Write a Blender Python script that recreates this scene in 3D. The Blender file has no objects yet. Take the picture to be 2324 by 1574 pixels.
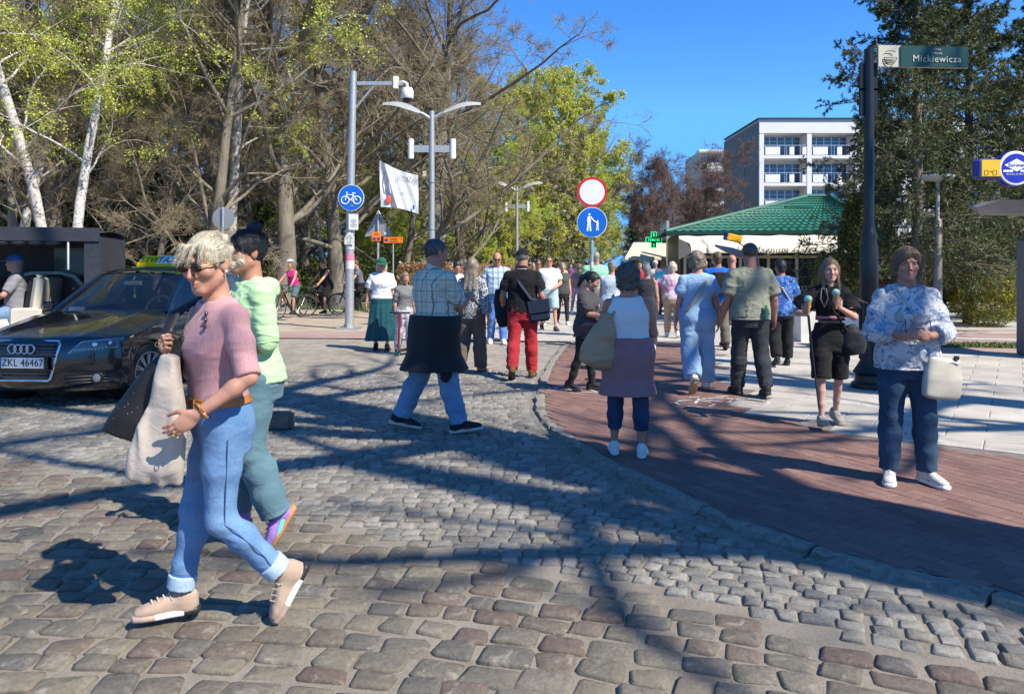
import bpy, math, random
import numpy as np
from mathutils import Vector, Matrix
random.seed(7)
rng = np.random.default_rng(11)
R = math.radians
scene = bpy.context.scene
COL = scene.collection
# ---------------------------------------------------------------- camera, sky, sun, exposure
cam_d = bpy.data.cameras.new('camera')
cam_d.sensor_width = 36.0
cam_d.lens = 26.3
cam_d.shift_y = -0.0754
cam_d.clip_start = 0.05
cam_d.clip_end = 3000
cam = bpy.data.objects.new('camera', cam_d)
cam.location = (0, 0, 1.5)
cam.rotation_euler = (R(90), 0, 0)
COL.objects.link(cam)
scene.camera = cam
SUN_AZ = Vector((0.77, -0.63, 0)).normalized()
SUN_EL = R(47)
SUN = Vector((SUN_AZ.x * math.cos(SUN_EL), SUN_AZ.y * math.cos(SUN_EL), math.sin(SUN_EL)))
world = bpy.data.worlds.new('World')
scene.world = world
world.use_nodes = True
wn = world.node_tree
wn.nodes.clear()
sky_n = wn.nodes.new('ShaderNodeTexSky')
sky_n.sky_type = 'NISHITA'
sky_n.sun_disc = False
sky_n.sun_elevation = SUN_EL
sky_n.sun_rotation = math.atan2(SUN_AZ.x, SUN_AZ.y)
sky_n.altitude = 0
sky_n.air_density = 0.5
sky_n.dust_density = 0.0
sky_n.ozone_density = 1.6
bg_n = wn.nodes.new('ShaderNodeBackground')
bg_n.inputs['Strength'].default_value = 0.12
out_n = wn.nodes.new('ShaderNodeOutputWorld')
hs_n = wn.nodes.new('ShaderNodeHueSaturation')
hs_n.inputs['Hue'].default_value = 0.503
hs_n.inputs['Saturation'].default_value = 1.3
hs_n.inputs['Value'].default_value = 1.9
wn.links.new(sky_n.outputs[0], hs_n.inputs['Color'])
cl_n = wn.nodes.new('ShaderNodeMix')          # even, clear blue down to the horizon
cl_n.data_type = 'RGBA'
cl_n.blend_type = 'DARKEN'
cl_n.inputs[0].default_value = 1.0
cl_n.inputs[7].default_value = (0.9, 3.1, 6.8, 1)
wn.links.new(hs_n.outputs[0], cl_n.inputs[6])
wn.links.new(cl_n.outputs[2], bg_n.inputs[0])
wn.links.new(bg_n.outputs[0], out_n.inputs[0])
sun_d = bpy.data.lights.new('sun', 'SUN')
sun_d.energy = 5.0
sun_d.angle = R(0.53)
sun_d.color = (1.0, 0.92, 0.79)
sun = bpy.data.objects.new('sun', sun_d)
sun.rotation_euler = SUN.to_track_quat('Z', 'Y').to_euler()
sun.location = (8, -8, 12)
COL.objects.link(sun)
vs = scene.view_settings
vs.view_transform = 'Standard'
vs.look = 'None'
vs.exposure = 0.64
vs.gamma = 1.0
vs.use_curve_mapping = False
scene.cycles.use_denoising = True
scene.cycles.max_bounces = 6
scene.cycles.transparent_max_bounces = 16
# ---------------------------------------------------------------- picture pixel -> place helpers (2324 px wide view)
FD, CXD, HZ = 1697.7, 1162.0, 612.0
def ground(x, y):
 Y = 1.5 * FD / (y - HZ)
 return ((x - CXD) / FD * Y, Y)
def at(x, y, Y):
 return Vector(((x - CXD) / FD * Y, Y, 1.5 - (y - HZ) / FD * Y))
# ---------------------------------------------------------------- numpy noise
_NL = rng.random((32, 32, 32)).astype(np.float32) * 2 - 1
def vnoise(p):
 p = np.asarray(p, np.float32)
 i = np.floor(p).astype(np.int64)
 f = p - i
 f = f * f * (3 - 2 * f)
 i &= 31
 j = (i + 1) & 31
 x0, y0, z0 = i[..., 0], i[..., 1], i[..., 2]
 x1, y1, z1 = j[..., 0], j[..., 1], j[..., 2]
 fx, fy, fz = f[..., 0], f[..., 1], f[..., 2]
 a = _NL[x0, y0, z0] * (1 - fx) + _NL[x1, y0, z0] * fx
 b = _NL[x0, y1, z0] * (1 - fx) + _NL[x1, y1, z0] * fx
 c = _NL[x0, y0, z1] * (1 - fx) + _NL[x1, y0, z1] * fx
 d = _NL[x0, y1, z1] * (1 - fx) + _NL[x1, y1, z1] * fx
 a = a * (1 - fy) + b * fy
 c = c * (1 - fy) + d * fy
 return a * (1 - fz) + c * fz
# ---------------------------------------------------------------- materials
_MATS = {}
def lin(c):
 return tuple((v / 12.92 if v <= 0.04045 else ((v + 0.055) / 1.055) ** 2.4) for v in c)
def rgb8(r, g, b):
 return lin((r / 255, g / 255, b / 255))
def newmat(name):
 m = bpy.data.materials.new(name)
 m.use_nodes = True
 nt = m.node_tree
 return m, nt, nt.nodes['Principled BSDF']
def N(nt, typ, **kw):
 n = nt.nodes.new(typ)
 for k, v in kw.items():
  setattr(n, k, v)
 return n
def texco(nt, kind='Object', scale=(1, 1, 1), rot=(0, 0, 0)):
 tc = N(nt, 'ShaderNodeTexCoord')
 mp = N(nt, 'ShaderNodeMapping')
 mp.inputs['Scale'].default_value = scale
 mp.inputs['Rotation'].default_value = rot
 nt.links.new(tc.outputs[kind], mp.inputs[0])
 return mp.outputs[0]
def noise(nt, vec, scale, detail=4, rough=0.6, dist=0.0):
 n = N(nt, 'ShaderNodeTexNoise')
 n.inputs['Scale'].default_value = scale
 n.inputs['Detail'].default_value = detail
 n.inputs['Roughness'].default_value = rough
 n.inputs['Distortion'].default_value = dist
 if vec is not None:
  nt.links.new(vec, n.inputs['Vector'])
 return n.outputs[0]
def ramp(nt, fac, stops, interp='LINEAR'):
 r = N(nt, 'ShaderNodeValToRGB')
 r.color_ramp.interpolation = interp
 els = r.color_ramp.elements
 while len(els) < len(stops):
  els.new(0.5)
 for e, (p, c) in zip(els, stops):
  e.position = p
  e.color = (*c[:3], 1) if len(c) < 4 else c
 nt.links.new(fac, r.inputs[0])
 return r.outputs[0]
def mixc(nt, fac, a, b, mode='MIX'):
 m = N(nt, 'ShaderNodeMix', data_type='RGBA', blend_type=mode)
 for sock, v in ((m.inputs[0], fac), (m.inputs[6], a), (m.inputs[7], b)):
  if isinstance(v, (int, float)):
   sock.default_value = v
  elif isinstance(v, tuple):
   sock.default_value = (*v[:3], 1)
  else:
   nt.links.new(v, sock)
 return m.outputs[2]
def math_n(nt, op, a, b=None, clamp=False):
 m = N(nt, 'ShaderNodeMath', operation=op, use_clamp=clamp)
 for i, v in enumerate((a, b)):
  if v is None:
   continue
  if isinstance(v, (int, float)):
   m.inputs[i].default_value = v
  else:
   nt.links.new(v, m.inputs[i])
 return m.outputs[0]
def bump(nt, bs, h, strength=0.3, dist=0.01):
 b = N(nt, 'ShaderNodeBump')
 b.inputs['Strength'].default_value = strength
 b.inputs['Distance'].default_value = dist
 nt.links.new(h, b.inputs['Height'])
 nt.links.new(b.outputs[0], bs.inputs['Normal'])
def mat(name, col, rough=0.6, var=0.12, scale=8.0, bmp=0.0, bscale=60.0, bdist=0.004, metal=0.0, spec=0.5, coat=0.0,
  stretch=(1, 1, 1), trans=0.0, alpha=1.0, emit=None, es=0.0, sheen=0.0):
 if name in _MATS:
  return _MATS[name]
 m, nt, bs = newmat(name)
 v = texco(nt, 'Object', stretch)
 if var > 0:
  n = noise(nt, v, scale, 5)
  d = tuple(c * (1 - var * 1.6) for c in col)
  u = tuple(min(1, c * (1 + var * 1.3)) for c in col)
  nt.links.new(ramp(nt, n, [(0.25, d), (0.75, u)]), bs.inputs['Base Color'])
 else:
  bs.inputs['Base Color'].default_value = (*col, 1)
 bs.inputs['Roughness'].default_value = rough
 bs.inputs['Metallic'].default_value = metal
 bs.inputs['Specular IOR Level'].default_value = spec
 bs.inputs['Coat Weight'].default_value = coat
 bs.inputs['Sheen Weight'].default_value = sheen
 bs.inputs['Transmission Weight'].default_value = trans
 bs.inputs['Alpha'].default_value = alpha
 if emit:
  bs.inputs['Emission Color'].default_value = (*emit, 1)
  bs.inputs['Emission Strength'].default_value = es
 if bmp > 0:
  bump(nt, bs, noise(nt, v, bscale, 4), bmp, bdist)
 _MATS[name] = m
 return m
# ---------------------------------------------------------------- mesh helpers
def fastmesh(name, v, quads=None, tris=None, smooth=True, col=None, midx=None):
 v = np.asarray(v, np.float32).reshape(-1, 3)
 q = np.zeros((0, 4), np.int32) if quads is None or len(quads) == 0 else np.asarray(quads, np.int32)
 t = np.zeros((0, 3), np.int32) if tris is None or len(tris) == 0 else np.asarray(tris, np.int32)
 me = bpy.data.meshes.new(name)
 me.vertices.add(len(v))
 me.vertices.foreach_set('co', v.ravel())
 nl = q.size + t.size
 me.loops.add(nl)
 me.loops.foreach_set('vertex_index', np.concatenate([q.ravel(), t.ravel()]).astype(np.int32))
 npoly = len(q) + len(t)
 me.polygons.add(npoly)
 st = np.concatenate([np.arange(len(q)) * 4, len(q) * 4 + np.arange(len(t)) * 3]).astype(np.int32)
 me.polygons.foreach_set('loop_start', st)
 if midx is not None:
  me.polygons.foreach_set('material_index', np.asarray(midx, np.int32))
 me.polygons.foreach_set('use_smooth', np.full(npoly, bool(smooth)))
 if col is not None:
  a = me.color_attributes.new('Col', 'FLOAT_COLOR', 'POINT')
  c = np.ones((len(v), 4), np.float32)
  c[:, :3] = col
  a.data.foreach_set('color', c.ravel())
 me.update(calc_edges=True)
 me.validate(verbose=False)
 return me
def link(name, me, m=None, parent=None, loc=None, rot=None, scale=None):
 o = bpy.data.objects.new(name, me)
 COL.objects.link(o)
 if parent is not None:
  o.parent = parent
 if loc is not None:
  o.location = loc
 if rot is not None:
  o.rotation_euler = rot
 if scale is not None:
  o.scale = scale
 if m is not None and me is not None:
  ms = m if isinstance(m, (list, tuple)) else [m]
  if len(me.materials) == 0:
   for x in ms:
    me.materials.append(x)
  else:
   for i, x in enumerate(ms):
    if me.materials[i] != x:
     o.material_slots[i].link = 'OBJECT'
     o.material_slots[i].material = x
 return o
def tag(o, label, cat, group=None, kind=None):
 o['label'] = label
 o['category'] = cat
 if group:
  o['group'] = group
 if kind:
  o['kind'] = kind
 return o
def struct(o, label=None, cat=None):
 o['kind'] = 'structure'
 if label:
  o['label'] = label
  o['category'] = cat
 return o
def thing(name, label, cat, loc=(0, 0, 0), rz=0.0, group=None):
 o = bpy.data.objects.new(name, None)
 o.empty_display_size = 0.2
 COL.objects.link(o)
 o.location = loc
 o.rotation_euler = (0, 0, rz)
 return tag(o, label, cat, group)
def copy_tree(o, parent=None):
 c = o.copy()
 COL.objects.link(c)
 c.parent = parent
 for ch in o.children:
  copy_tree(ch, c)
 return c
class MB:
 """collects simple solids; build() links them as one mesh"""
 def __init__(s):
  s.v, s.f, s.mi = [], [], []
  s.cur = 0
 def add(s, vs, fs):
  o = len(s.v)
  s.v += [tuple(p) for p in vs]
  s.f += [tuple(i + o for i in f) for f in fs]
  s.mi += [s.cur] * len(fs)
  return s
 def box(s, c, d, rot=None, taper=1.0):
  x, y, z = d[0] / 2, d[1] / 2, d[2] / 2
  vs = [Vector((sx * x * (taper if sz > 0 else 1), sy * y * (taper if sz > 0 else 1), sz * z)) for sz in (-1, 1) for sy in (-1, 1) for sx in (-1, 1)]
  if rot is not None:
   vs = [rot @ p for p in vs]
  c = Vector(c)
  return s.add([p + c for p in vs], [(0, 2, 3, 1), (4, 5, 7, 6), (0, 1, 5, 4), (2, 6, 7, 3), (0, 4, 6, 2), (1, 3, 7, 5)])
 def rbox(s, c, d, b=0.02, rot=None):
  """box with bevelled edges"""
  x, y, z = [max(q / 2, b * 1.01) for q in d]
  ring = []
  def oct_(hx, hy, bb):
   return [(hx - bb, -hy), (hx, -hy + bb), (hx, hy - bb), (hx - bb, hy), (-hx + bb, hy), (-hx, hy - bb), (-hx, -hy + bb), (-hx + bb, -hy)]
  vs = []
  for zz, ins in ((-z, b), (-z + b, 0), (z - b, 0), (z, b)):
   for px, py in oct_(x - ins, y - ins, b):
    vs.append(Vector((px, py, zz)))
  if rot is not None:
   vs = [rot @ p for p in vs]
  c = Vector(c)
  fs = [tuple(range(7, -1, -1)), tuple(range(24, 32))]
  for k in range(3):
   for i in range(8):
    j = (i + 1) % 8
    fs.append((k * 8 + i, k * 8 + j, k * 8 + 8 + j, k * 8 + 8 + i))
  return s.add([p + c for p in vs], fs)
 def tube(s, pts, rad, n=8, caps=True, flat=None):
  pts = [Vector(p) for p in pts]
  if isinstance(rad, (int, float)):
   rad = [rad] * len(pts)
  vs = []
  up = None
  for i, p in enumerate(pts):
   d = (pts[min(i + 1, len(pts) - 1)] - pts[max(i - 1, 0)])
   d = d.normalized() if d.length > 1e-9 else Vector((0, 0, 1))
   if up is None:
    up = Vector((0, 0, 1)) if abs(d.z) < 0.9 else Vector((1, 0, 0))
   a = d.cross(up)
   a = a.normalized() if a.length > 1e-6 else d.orthogonal().normalized()
   b = a.cross(d).normalized()
   up = b
   ra, rb = (rad[i], rad[i]) if flat is None else (rad[i] * flat[0], rad[i] * flat[1])
   for k in range(n):
    t = 2 * math.pi * k / n
    vs.append(p + a * (math.cos(t) * ra) + b * (math.sin(t) * rb))
  fs = []
  for i in range(len(pts) - 1):
   for k in range(n):
    l = (k + 1) % n
    fs.append((i * n + k, i * n + l, i * n + n + l, i * n + n + k))
  if caps:
   fs.append(tuple(range(n - 1, -1, -1)))
   fs.append(tuple(range((len(pts) - 1) * n, len(pts) * n)))
  return s.add(vs, fs)
 def lathe(s, prof, n=20, c=(0, 0, 0), M=None, caps=True):
  vs, fs = [], []
  c = Vector(c)
  for r, z in prof:
   for k in range(n):
    t = 2 * math.pi * k / n
    p = Vector((r * math.cos(t), r * math.sin(t), z))
    vs.append((M @ p if M is not None else p) + c)
  for i in range(len(prof) - 1):
   for k in range(n):
    l = (k + 1) % n
    fs.append((i * n + k, i * n + l, i * n + n + l, i * n + n + k))
  if caps:
   fs.append(tuple(range(n - 1, -1, -1)))
   fs.append(tuple(range((len(prof) - 1) * n, len(prof) * n)))
  return s.add(vs, fs)
 def torus(s, c, r, t, n=28, m=8, M=None, arc=2 * math.pi):
  pts = []
  full = abs(arc - 2 * math.pi) < 1e-6
  vs, fs = [], []
  c = Vector(c)
  k_n = n if full else n + 1
  for k in range(k_n):
   a = arc * k / n
   for j in range(m):
    b = 2 * math.pi * j / m
    p = Vector(((r + t * math.cos(b)) * math.cos(a), (r + t * math.cos(b)) * math.sin(a), t * math.sin(b)))
    vs.append((M @ p if M is not None else p) + c)
  for k in range(n):
   l = (k + 1) % k_n
   for j in range(m):
    i = (j + 1) % m
    fs.append((k * m + j, l * m + j, l * m + i, k * m + i))
  return s.add(vs, fs)
 def prism(s, poly, h, M=None, c=(0, 0, 0)):
  """polygon in x,z; thickness h along y"""
  n = len(poly)
  c = Vector(c)
  vs = [Vector((x, -h / 2, z)) for x, z in poly] + [Vector((x, h / 2, z)) for x, z in poly]
  if M is not None:
   vs = [M @ p for p in vs]
  fs = [tuple(range(n)), tuple(range(2 * n - 1, n - 1, -1))]
  for i in range(n):
   j = (i + 1) % n
   fs.append((j, i, i + n, j + n))
  return s.add([p + c for p in vs], fs)
 def ball(s, c, r, n=14, m=9, M=None):
  if isinstance(r, (int, float)):
   r = (r, r, r)
  vs, fs = [], []
  c = Vector(c)
  for i in range(m + 1):
   th = math.pi * i / m
   for k in range(n):
    t = 2 * math.pi * k / n
    p = Vector((r[0] * math.sin(th) * math.cos(t), r[1] * math.sin(th) * math.sin(t), r[2] * math.cos(th)))
    vs.append((M @ p if M is not None else p) + c)
  for i in range(m):
   for k in range(n):
    l = (k + 1) % n
    fs.append((i * n + k, i * n + n + k, i * n + n + l, i * n + l))
  return s.add(vs, fs)
 def mesh(s, name, smooth=False):
  me = bpy.data.meshes.new(name)
  me.from_pydata([tuple(p) for p in s.v], [], s.f)
  me.polygons.foreach_set('material_index', s.mi)
  me.polygons.foreach_set('use_smooth', [bool(smooth)] * len(s.f))
  if smooth:
   me.set_sharp_from_angle(angle=R(38))
  me.update()
  return me
 def build(s, name, m, parent=None, smooth=False, loc=None, rot=None):
  return link(name, s.mesh(name, smooth), m, parent, loc, rot)
def strip(name, pts_l, pts_r, m, parent=None):
 vs = list(pts_l) + list(pts_r)
 n = len(pts_l)
 fs = [(i, n + i, n + i + 1, i + 1) for i in range(n - 1)]
 me = bpy.data.meshes.new(name)
 me.from_pydata([tuple(p) for p in vs], [], fs)
 me.update()
 return link(name, me, m, parent)
# ---------------------------------------------------------------- lettering (made while the scene is still empty)
def text_mesh(s, size=1.0, shear=0.0, depth=0.0, spacing=1.0):
 c = bpy.data.curves.new('lettering', 'FONT')
 c.body = s
 c.size = size
 c.shear = shear
 c.extrude = depth
 c.space_character = spacing
 c.align_x = 'CENTER'
 c.align_y = 'CENTER'
 c.resolution_u = 3
 o = bpy.data.objects.new('lettering', c)
 COL.objects.link(o)
 bpy.context.view_layer.update()
 me = bpy.data.meshes.new_from_object(o.evaluated_get(bpy.context.evaluated_depsgraph_get()))
 bpy.data.objects.remove(o)
 bpy.data.curves.remove(c)
 return me
TXT = {k: text_mesh(*a) for k, a in dict(
 plate=('ZKL 46467', 0.1, 0, 0.001, 1.05), pl=('PL', 0.03, 0, 0.001), taxi=('TAXI', 0.14, 0.25, 0.001), stw=('STW', 0.13, 0.35, 0.001), tnum=('19', 0.13, 0.3, 0.001),
 cafe=('Ice Magnum Café', 0.36, 0.35, 0.002, 1.1), uwazaj=('UWAŻAJ!', 0.27, 0, 0.001), micki=('Mickiewicza', 0.19, 0, 0.001, 1.1), ulica=('ulica', 0.085, 0, 0.001, 1.1),
 adama=('Adama', 0.075, 0, 0.001, 1.1), euronet=('Euronet', 0.085, 0, 0.001), worldwide=('WORLDWIDE', 0.042, 0, 0.001, 1.5), clock=('14:00:45', 0.2, 0, 0.002), dollar=('S', 0.24, 0, 0.002),
 tee=('THE RO', 0.075, 0.15, 0.001), ten=('10', 0.1, 0, 0.001), bslova=('regulamin plaży i kąpieli', 0.07, 0, 0.001), okr=('Promenada', 0.08, 0, 0.001),
 okr2=('Centrum\nDworzec', 0.07, 0, 0.001), arrow=('!', 0.2, 0, 0.001)).items()}
def text(key, m, parent, loc, rot=(R(90), 0, 0), name='lettering'):
 return link(name, TXT[key], m, parent, loc, rot)
# ================================================================ GROUND
PZ = 0.032          # height of the footway above the cobbled road
def poly_obj(name, pts, z, m, parent=None):
 me = bpy.data.meshes.new(name)
 me.from_pydata([(p[0], p[1], z) for p in pts], [], [tuple(range(len(pts)))])
 me.update()
 return link(name, me, m, parent)
def inpoly(x, y, poly):
 c = False
 j = len(poly) - 1
 for i in range(len(poly)):
  xi, yi = poly[i][:2]
  xj, yj = poly[j][:2]
  if (yi > y) != (yj > y) and x < (xj - xi) * (y - yi) / (yj - yi) + xi:
   c = not c
  j = i
 return c
# earth and grass under everything
m, nt, bs = newmat('earth_grass')
v = texco(nt, 'Object')
big = noise(nt, v, 0.25, 4)
fine = noise(nt, v, 6.0, 6)
c1 = ramp(nt, fine, [(0.3, (0.05, 0.075, 0.018)), (0.7, (0.12, 0.135, 0.04))])
c2 = ramp(nt, fine, [(0.3, (0.12, 0.09, 0.055)), (0.7, (0.24, 0.19, 0.125))])
nt.links.new(mixc(nt, ramp(nt, big, [(0.42, (0, 0, 0)), (0.58, (1, 1, 1))]), c1, c2), bs.inputs['Base Color'])
bs.inputs['Roughness'].default_value = 0.95
bump(nt, bs, noise(nt, v, 25, 5), 0.5, 0.03)
M_EARTH = m
struct(poly_obj('ground', [(-900, -300), (900, -300), (900, 1500), (-900, 1500)], -0.075, M_EARTH))
# kerb line between cobbles and footway (world x, y)
KERB = [(3.9, 0.2), (3.05, 1.6), (2.23, 3.18), (1.82, 3.62), (1.5, 3.95), (1.16, 4.46), (0.88, 5.1), (0.64, 5.66), (0.4, 6.5), (0.29, 7.05), (0.21, 7.9), (0.28, 9.4), (0.55, 12.0), (0.95, 14.6), (1.1, 15.3)]
def catmull(P, n=8):
 out = []
 for i in range(len(P) - 1):
  p0, p1, p2, p3 = P[max(i - 1, 0)], P[i], P[i + 1], P[min(i + 2, len(P) - 1)]
  for k in range(n):
   t = k / n
   out.append(tuple(0.5 * (2 * b + (c - a) * t + (2 * a - 5 * b + 4 * c - d) * t * t + (3 * b - a - 3 * c + d) * t ** 3) for a, b, c, d in zip(p0, p1, p2, p3)))
 out.append(P[-1])
 return out
KC = catmull(KERB)
ROAD = [(-14, -3)] + [(4.6, -3)] + KC + [(1.1, 15.4), (-4, 16.2), (-14, 16.6)]
# joint sand between the setts
m, nt, bs = newmat('joint_sand')
v = texco(nt, 'Object')
n1 = noise(nt, v, 2.2, 6)
n2 = noise(nt, v, 70, 4)
nt.links.new(mixc(nt, 0.4, ramp(nt, n1, [(0.3, (0.15, 0.13, 0.1)), (0.7, (0.29, 0.26, 0.213))]), ramp(nt, n2, [(0.3, (0.14, 0.12, 0.095)), (0.7, (0.33, 0.298, 0.25))])), bs.inputs['Base Color'])
bs.inputs['Roughness'].default_value = 0.95
bump(nt, bs, noise(nt, v, 120, 5), 0.6, 0.01)
M_SAND = m
road = struct(poly_obj('cobbled_road', ROAD, -0.0095, M_SAND))
def sett_mat(name, src):
 m, nt, bs = newmat(name)
 if src == 'obj':
  rnd = N(nt, 'ShaderNodeObjectInfo').outputs['Random']
  v = texco(nt, 'Object')
  tc = N(nt, 'ShaderNodeNewGeometry')
  v = tc.outputs['Position']
 else:
  a = N(nt, 'ShaderNodeAttribute', attribute_name='Col')
  sp = N(nt, 'ShaderNodeSeparateColor')
  nt.links.new(a.outputs['Color'], sp.inputs[0])
  rnd = sp.outputs[0]
  v = N(nt, 'ShaderNodeNewGeometry').outputs['Position']
 return m, nt, bs, rnd, v
def finish_sett(m, nt, bs, rnd, v, stops, dust, dustcol, k):
 base = ramp(nt, rnd, stops, 'CONSTANT')
 n = noise(nt, v, 38, 6, 0.7)
 base = mixc(nt, 1.0, base, ramp(nt, n, [(0.25, (0.62, 0.62, 0.62)), (0.75, (1.3, 1.3, 1.3))]), 'MULTIPLY')
 n3 = noise(nt, v, 11, 6, 0.7, 0.6)
 fac = ramp(nt, n3, [(dust, (0, 0, 0)), (dust + 0.12, (k, k, k))])
 base = mixc(nt, fac, base, dustcol)
 nt.links.new(base, bs.inputs['Base Color'])
 bs.inputs['Roughness'].default_value = 0.68
 bs.inputs['Specular IOR Level'].default_value = 0.35
 bump(nt, bs, noise(nt, v, 55, 7, 0.7), 0.75, 0.012)
 return m
WARM = lambda P_: [(p_, (c_[0] * 0.97, c_[1] * 0.94, c_[2] * 0.89)) for p_, c_ in P_]
big_pal = [(0, (0.165, 0.155, 0.128)), (0.16, (0.2, 0.182, 0.145)), (0.34, (0.135, 0.13, 0.118)), (0.5, (0.2, 0.185, 0.155)), (0.64, (0.15, 0.117, 0.1)), (0.74, (0.155, 0.14, 0.115)), (0.88, (0.165, 0.136, 0.114))]
sm_pal = [(0, (0.21, 0.21, 0.2)), (0.2, (0.27, 0.265, 0.245)), (0.4, (0.17, 0.17, 0.165)), (0.55, (0.24, 0.23, 0.205)), (0.72, (0.3, 0.29, 0.27)), (0.88, (0.2, 0.185, 0.165))]
big_pal, sm_pal = WARM(big_pal), WARM(sm_pal)
M_SETT = finish_sett(*sett_mat('granite_sett', 'obj'), big_pal, 0.56, (0.36, 0.325, 0.265), 0.6)
M_SETT_S = finish_sett(*sett_mat('granite_sett_far', 'att'), big_pal, 0.56, (0.36, 0.325, 0.265), 0.6)
M_SM = finish_sett(*sett_mat('small_sett_stone', 'obj'), sm_pal, 0.6, (0.36, 0.33, 0.27), 0.5)
M_SM_S = finish_sett(*sett_mat('small_sett_stone_far', 'att'), sm_pal, 0.6, (0.36, 0.33, 0.27), 0.5)
def sett_shape(n, jit, dome, seed, sq=0.135):
 """unit sett: n-gon superellipse in 1x1, returns verts (4 rings) and faces"""
 rr = np.random.default_rng(seed)
 per = n // 4
 ox, oy = [], []
 for cxs, cys, a0 in ((1, 1, 0), (-1, 1, 90), (-1, -1, 180), (1, -1, 270)):
  cr = sq * rr.uniform(0.6, 1.35)
  jx, jy = rr.normal(0, jit, 2)
  for k in range(per):
   a = math.radians(a0 + 90 * (k + 0.5) / per if per < 3 else a0 + 90 * k / (per - 1))
   ox.append(cxs * (0.5 - cr + jx) + cr * math.cos(a) + rr.normal(0, jit * 0.35))
   oy.append(cys * (0.5 - cr + jy) + cr * math.sin(a) + rr.normal(0, jit * 0.35))
 ox, oy = np.array(ox), np.array(oy)
 vs = []
 for s, z in ((1.0, -0.045), (1.0, -0.0105), (0.955, -0.003), (0.76, dome * 0.8)):
  zz = z + (rr.normal(0, 0.0016, n) if z > -0.02 else 0)
  vs.append(np.stack([ox * s, oy * s, np.full(n, z) + zz - z], 1))
 vs.append(np.array([[0, 0, dome + rr.normal(0, 0.0015)]]))
 v = np.concatenate(vs)
 q, tr = [], []
 for k in range(3):
  for i in range(n):
   j = (i + 1) % n
   q.append((k * n + i, k * n + j, k * n + n + j, k * n + n + i))
 for i in range(n):
  tr.append((3 * n + i, 3 * n + (i + 1) % n, 4 * n))
 return v, np.array(q), np.array(tr)
BIGS = [sett_shape(12, 0.035, 0.0045, 100 + i) for i in range(14)]
SMS = [sett_shape(8, 0.045, 0.0035, 200 + i, 0.12) for i in range(14)]
def lay(setts, shapes, names, mats, parent, limit):
 """setts: (x, y, angle, length, width, tilt). The nearest are parts, the rest one part."""
 def vis(s):
  return s[1] > 2.55 and abs(s[0]) < 0.685 * s[1] + 0.1
 near = sorted([s for s in setts if vis(s)], key=lambda s: s[1])[:limit]
 ids = set(id(s) for s in near)
 far = [s for s in setts if id(s) not in ids]
 mes = []
 for i, (v, q, t) in enumerate(shapes):
  me = fastmesh(names[0], v, q, t)
  me.materials.append(mats[0])
  mes.append(me)
 for s in near:
  link(names[0], mes[random.randrange(len(mes))], None, parent, (s[0], s[1], s[5]), (random.gauss(0, 0.022), random.gauss(0, 0.022), s[2] + random.choice((0, math.pi))), (s[3], s[4], 1))
 V, Q, T, C = [], [], [], []
 off = 0
 for s in far:
  v, q, t = shapes[random.randrange(len(shapes))]
  ca, sa = math.cos(s[2]), math.sin(s[2])
  x, y = v[:, 0] * s[3], v[:, 1] * s[4]
  gx, gy = random.gauss(0, 0.025), random.gauss(0, 0.025)
  V.append(np.stack([s[0] + x * ca - y * sa, s[1] + x * sa + y * ca, v[:, 2] + s[5] + x * gx + y * gy], 1))
  Q.append(q + off)
  T.append(t + off)
  C.append(np.full((len(v), 3), random.random()))
  off += len(v)
 if far:
  o = link(names[1], fastmesh(names[1], np.concatenate(V), np.concatenate(Q), np.concatenate(T), True, np.concatenate(C)), mats[1], parent)
  o['kind'] = 'stuff'
def bound(x):
 return 3.815 - 0.535 * x + 0.05 * math.sin(x * 3.1)
ROADP = ROAD
def inroad(x, y, mrg=0.0):
 return inpoly(x - mrg * 0.4, y, ROADP) and inpoly(x + mrg, y + mrg * 0.5, ROADP)
big = []
cx, cy = -1.9, -4.6
r = 5.2
while r < 13.5:
 th = R(20) + random.random() * 0.02
 w = random.uniform(0.115, 0.155)
 while th < R(160):
  L = random.uniform(0.14, 0.23)
  x, y = cx + r * math.cos(th + L / 2 / r), cy + r * math.sin(th + L / 2 / r)
  if 2.2 < y < bound(x) - 0.06 and abs(x) < 0.72 * y + 0.9 and inroad(x, y, 0.12):
   big.append((x + random.gauss(0, 0.007), y + random.gauss(0, 0.008), th + L / 2 / r - math.pi / 2 + random.gauss(0, 0.07), L - random.uniform(0.006, 0.026), w - random.uniform(0.005, 0.02), random.gauss(0, 0.0035)))
  th += L / r
 r += w
lay(big, BIGS, ('sett', 'sett_field'), (M_SETT, M_SETT_S), road, 300)
sm = []
y = 2.2
cx, cy = -2.2, -22.0
r = 24.6
while r < 36.5:
 w = random.uniform(0.088, 0.11)
 x = -9.0
 while x < 3.0:
  L = random.uniform(0.085, 0.135)
  xx = x + L / 2
  yy = cy + math.sqrt(max(r * r - (xx - cx) ** 2, 0)) - max(0, xx - 0.2) * 0.22
  ang = -(xx - cx) / r - (0.2 if xx > 0.2 else 0)
  if bound(xx) + 0.04 < yy < 11.2 and abs(xx) < 0.72 * yy + 0.3 and inroad(xx, yy, 0.07):
   sm.append((xx + random.gauss(0, 0.004), yy + random.gauss(0, 0.004), ang + random.gauss(0, 0.06), L - random.uniform(0.002, 0.01), w - random.uniform(0.002, 0.008), random.gauss(0, 0.003)))
  x += L
 r += w
lay(sm, SMS, ('small_sett', 'small_sett_field'), (M_SM, M_SM_S), road, 300)
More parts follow.
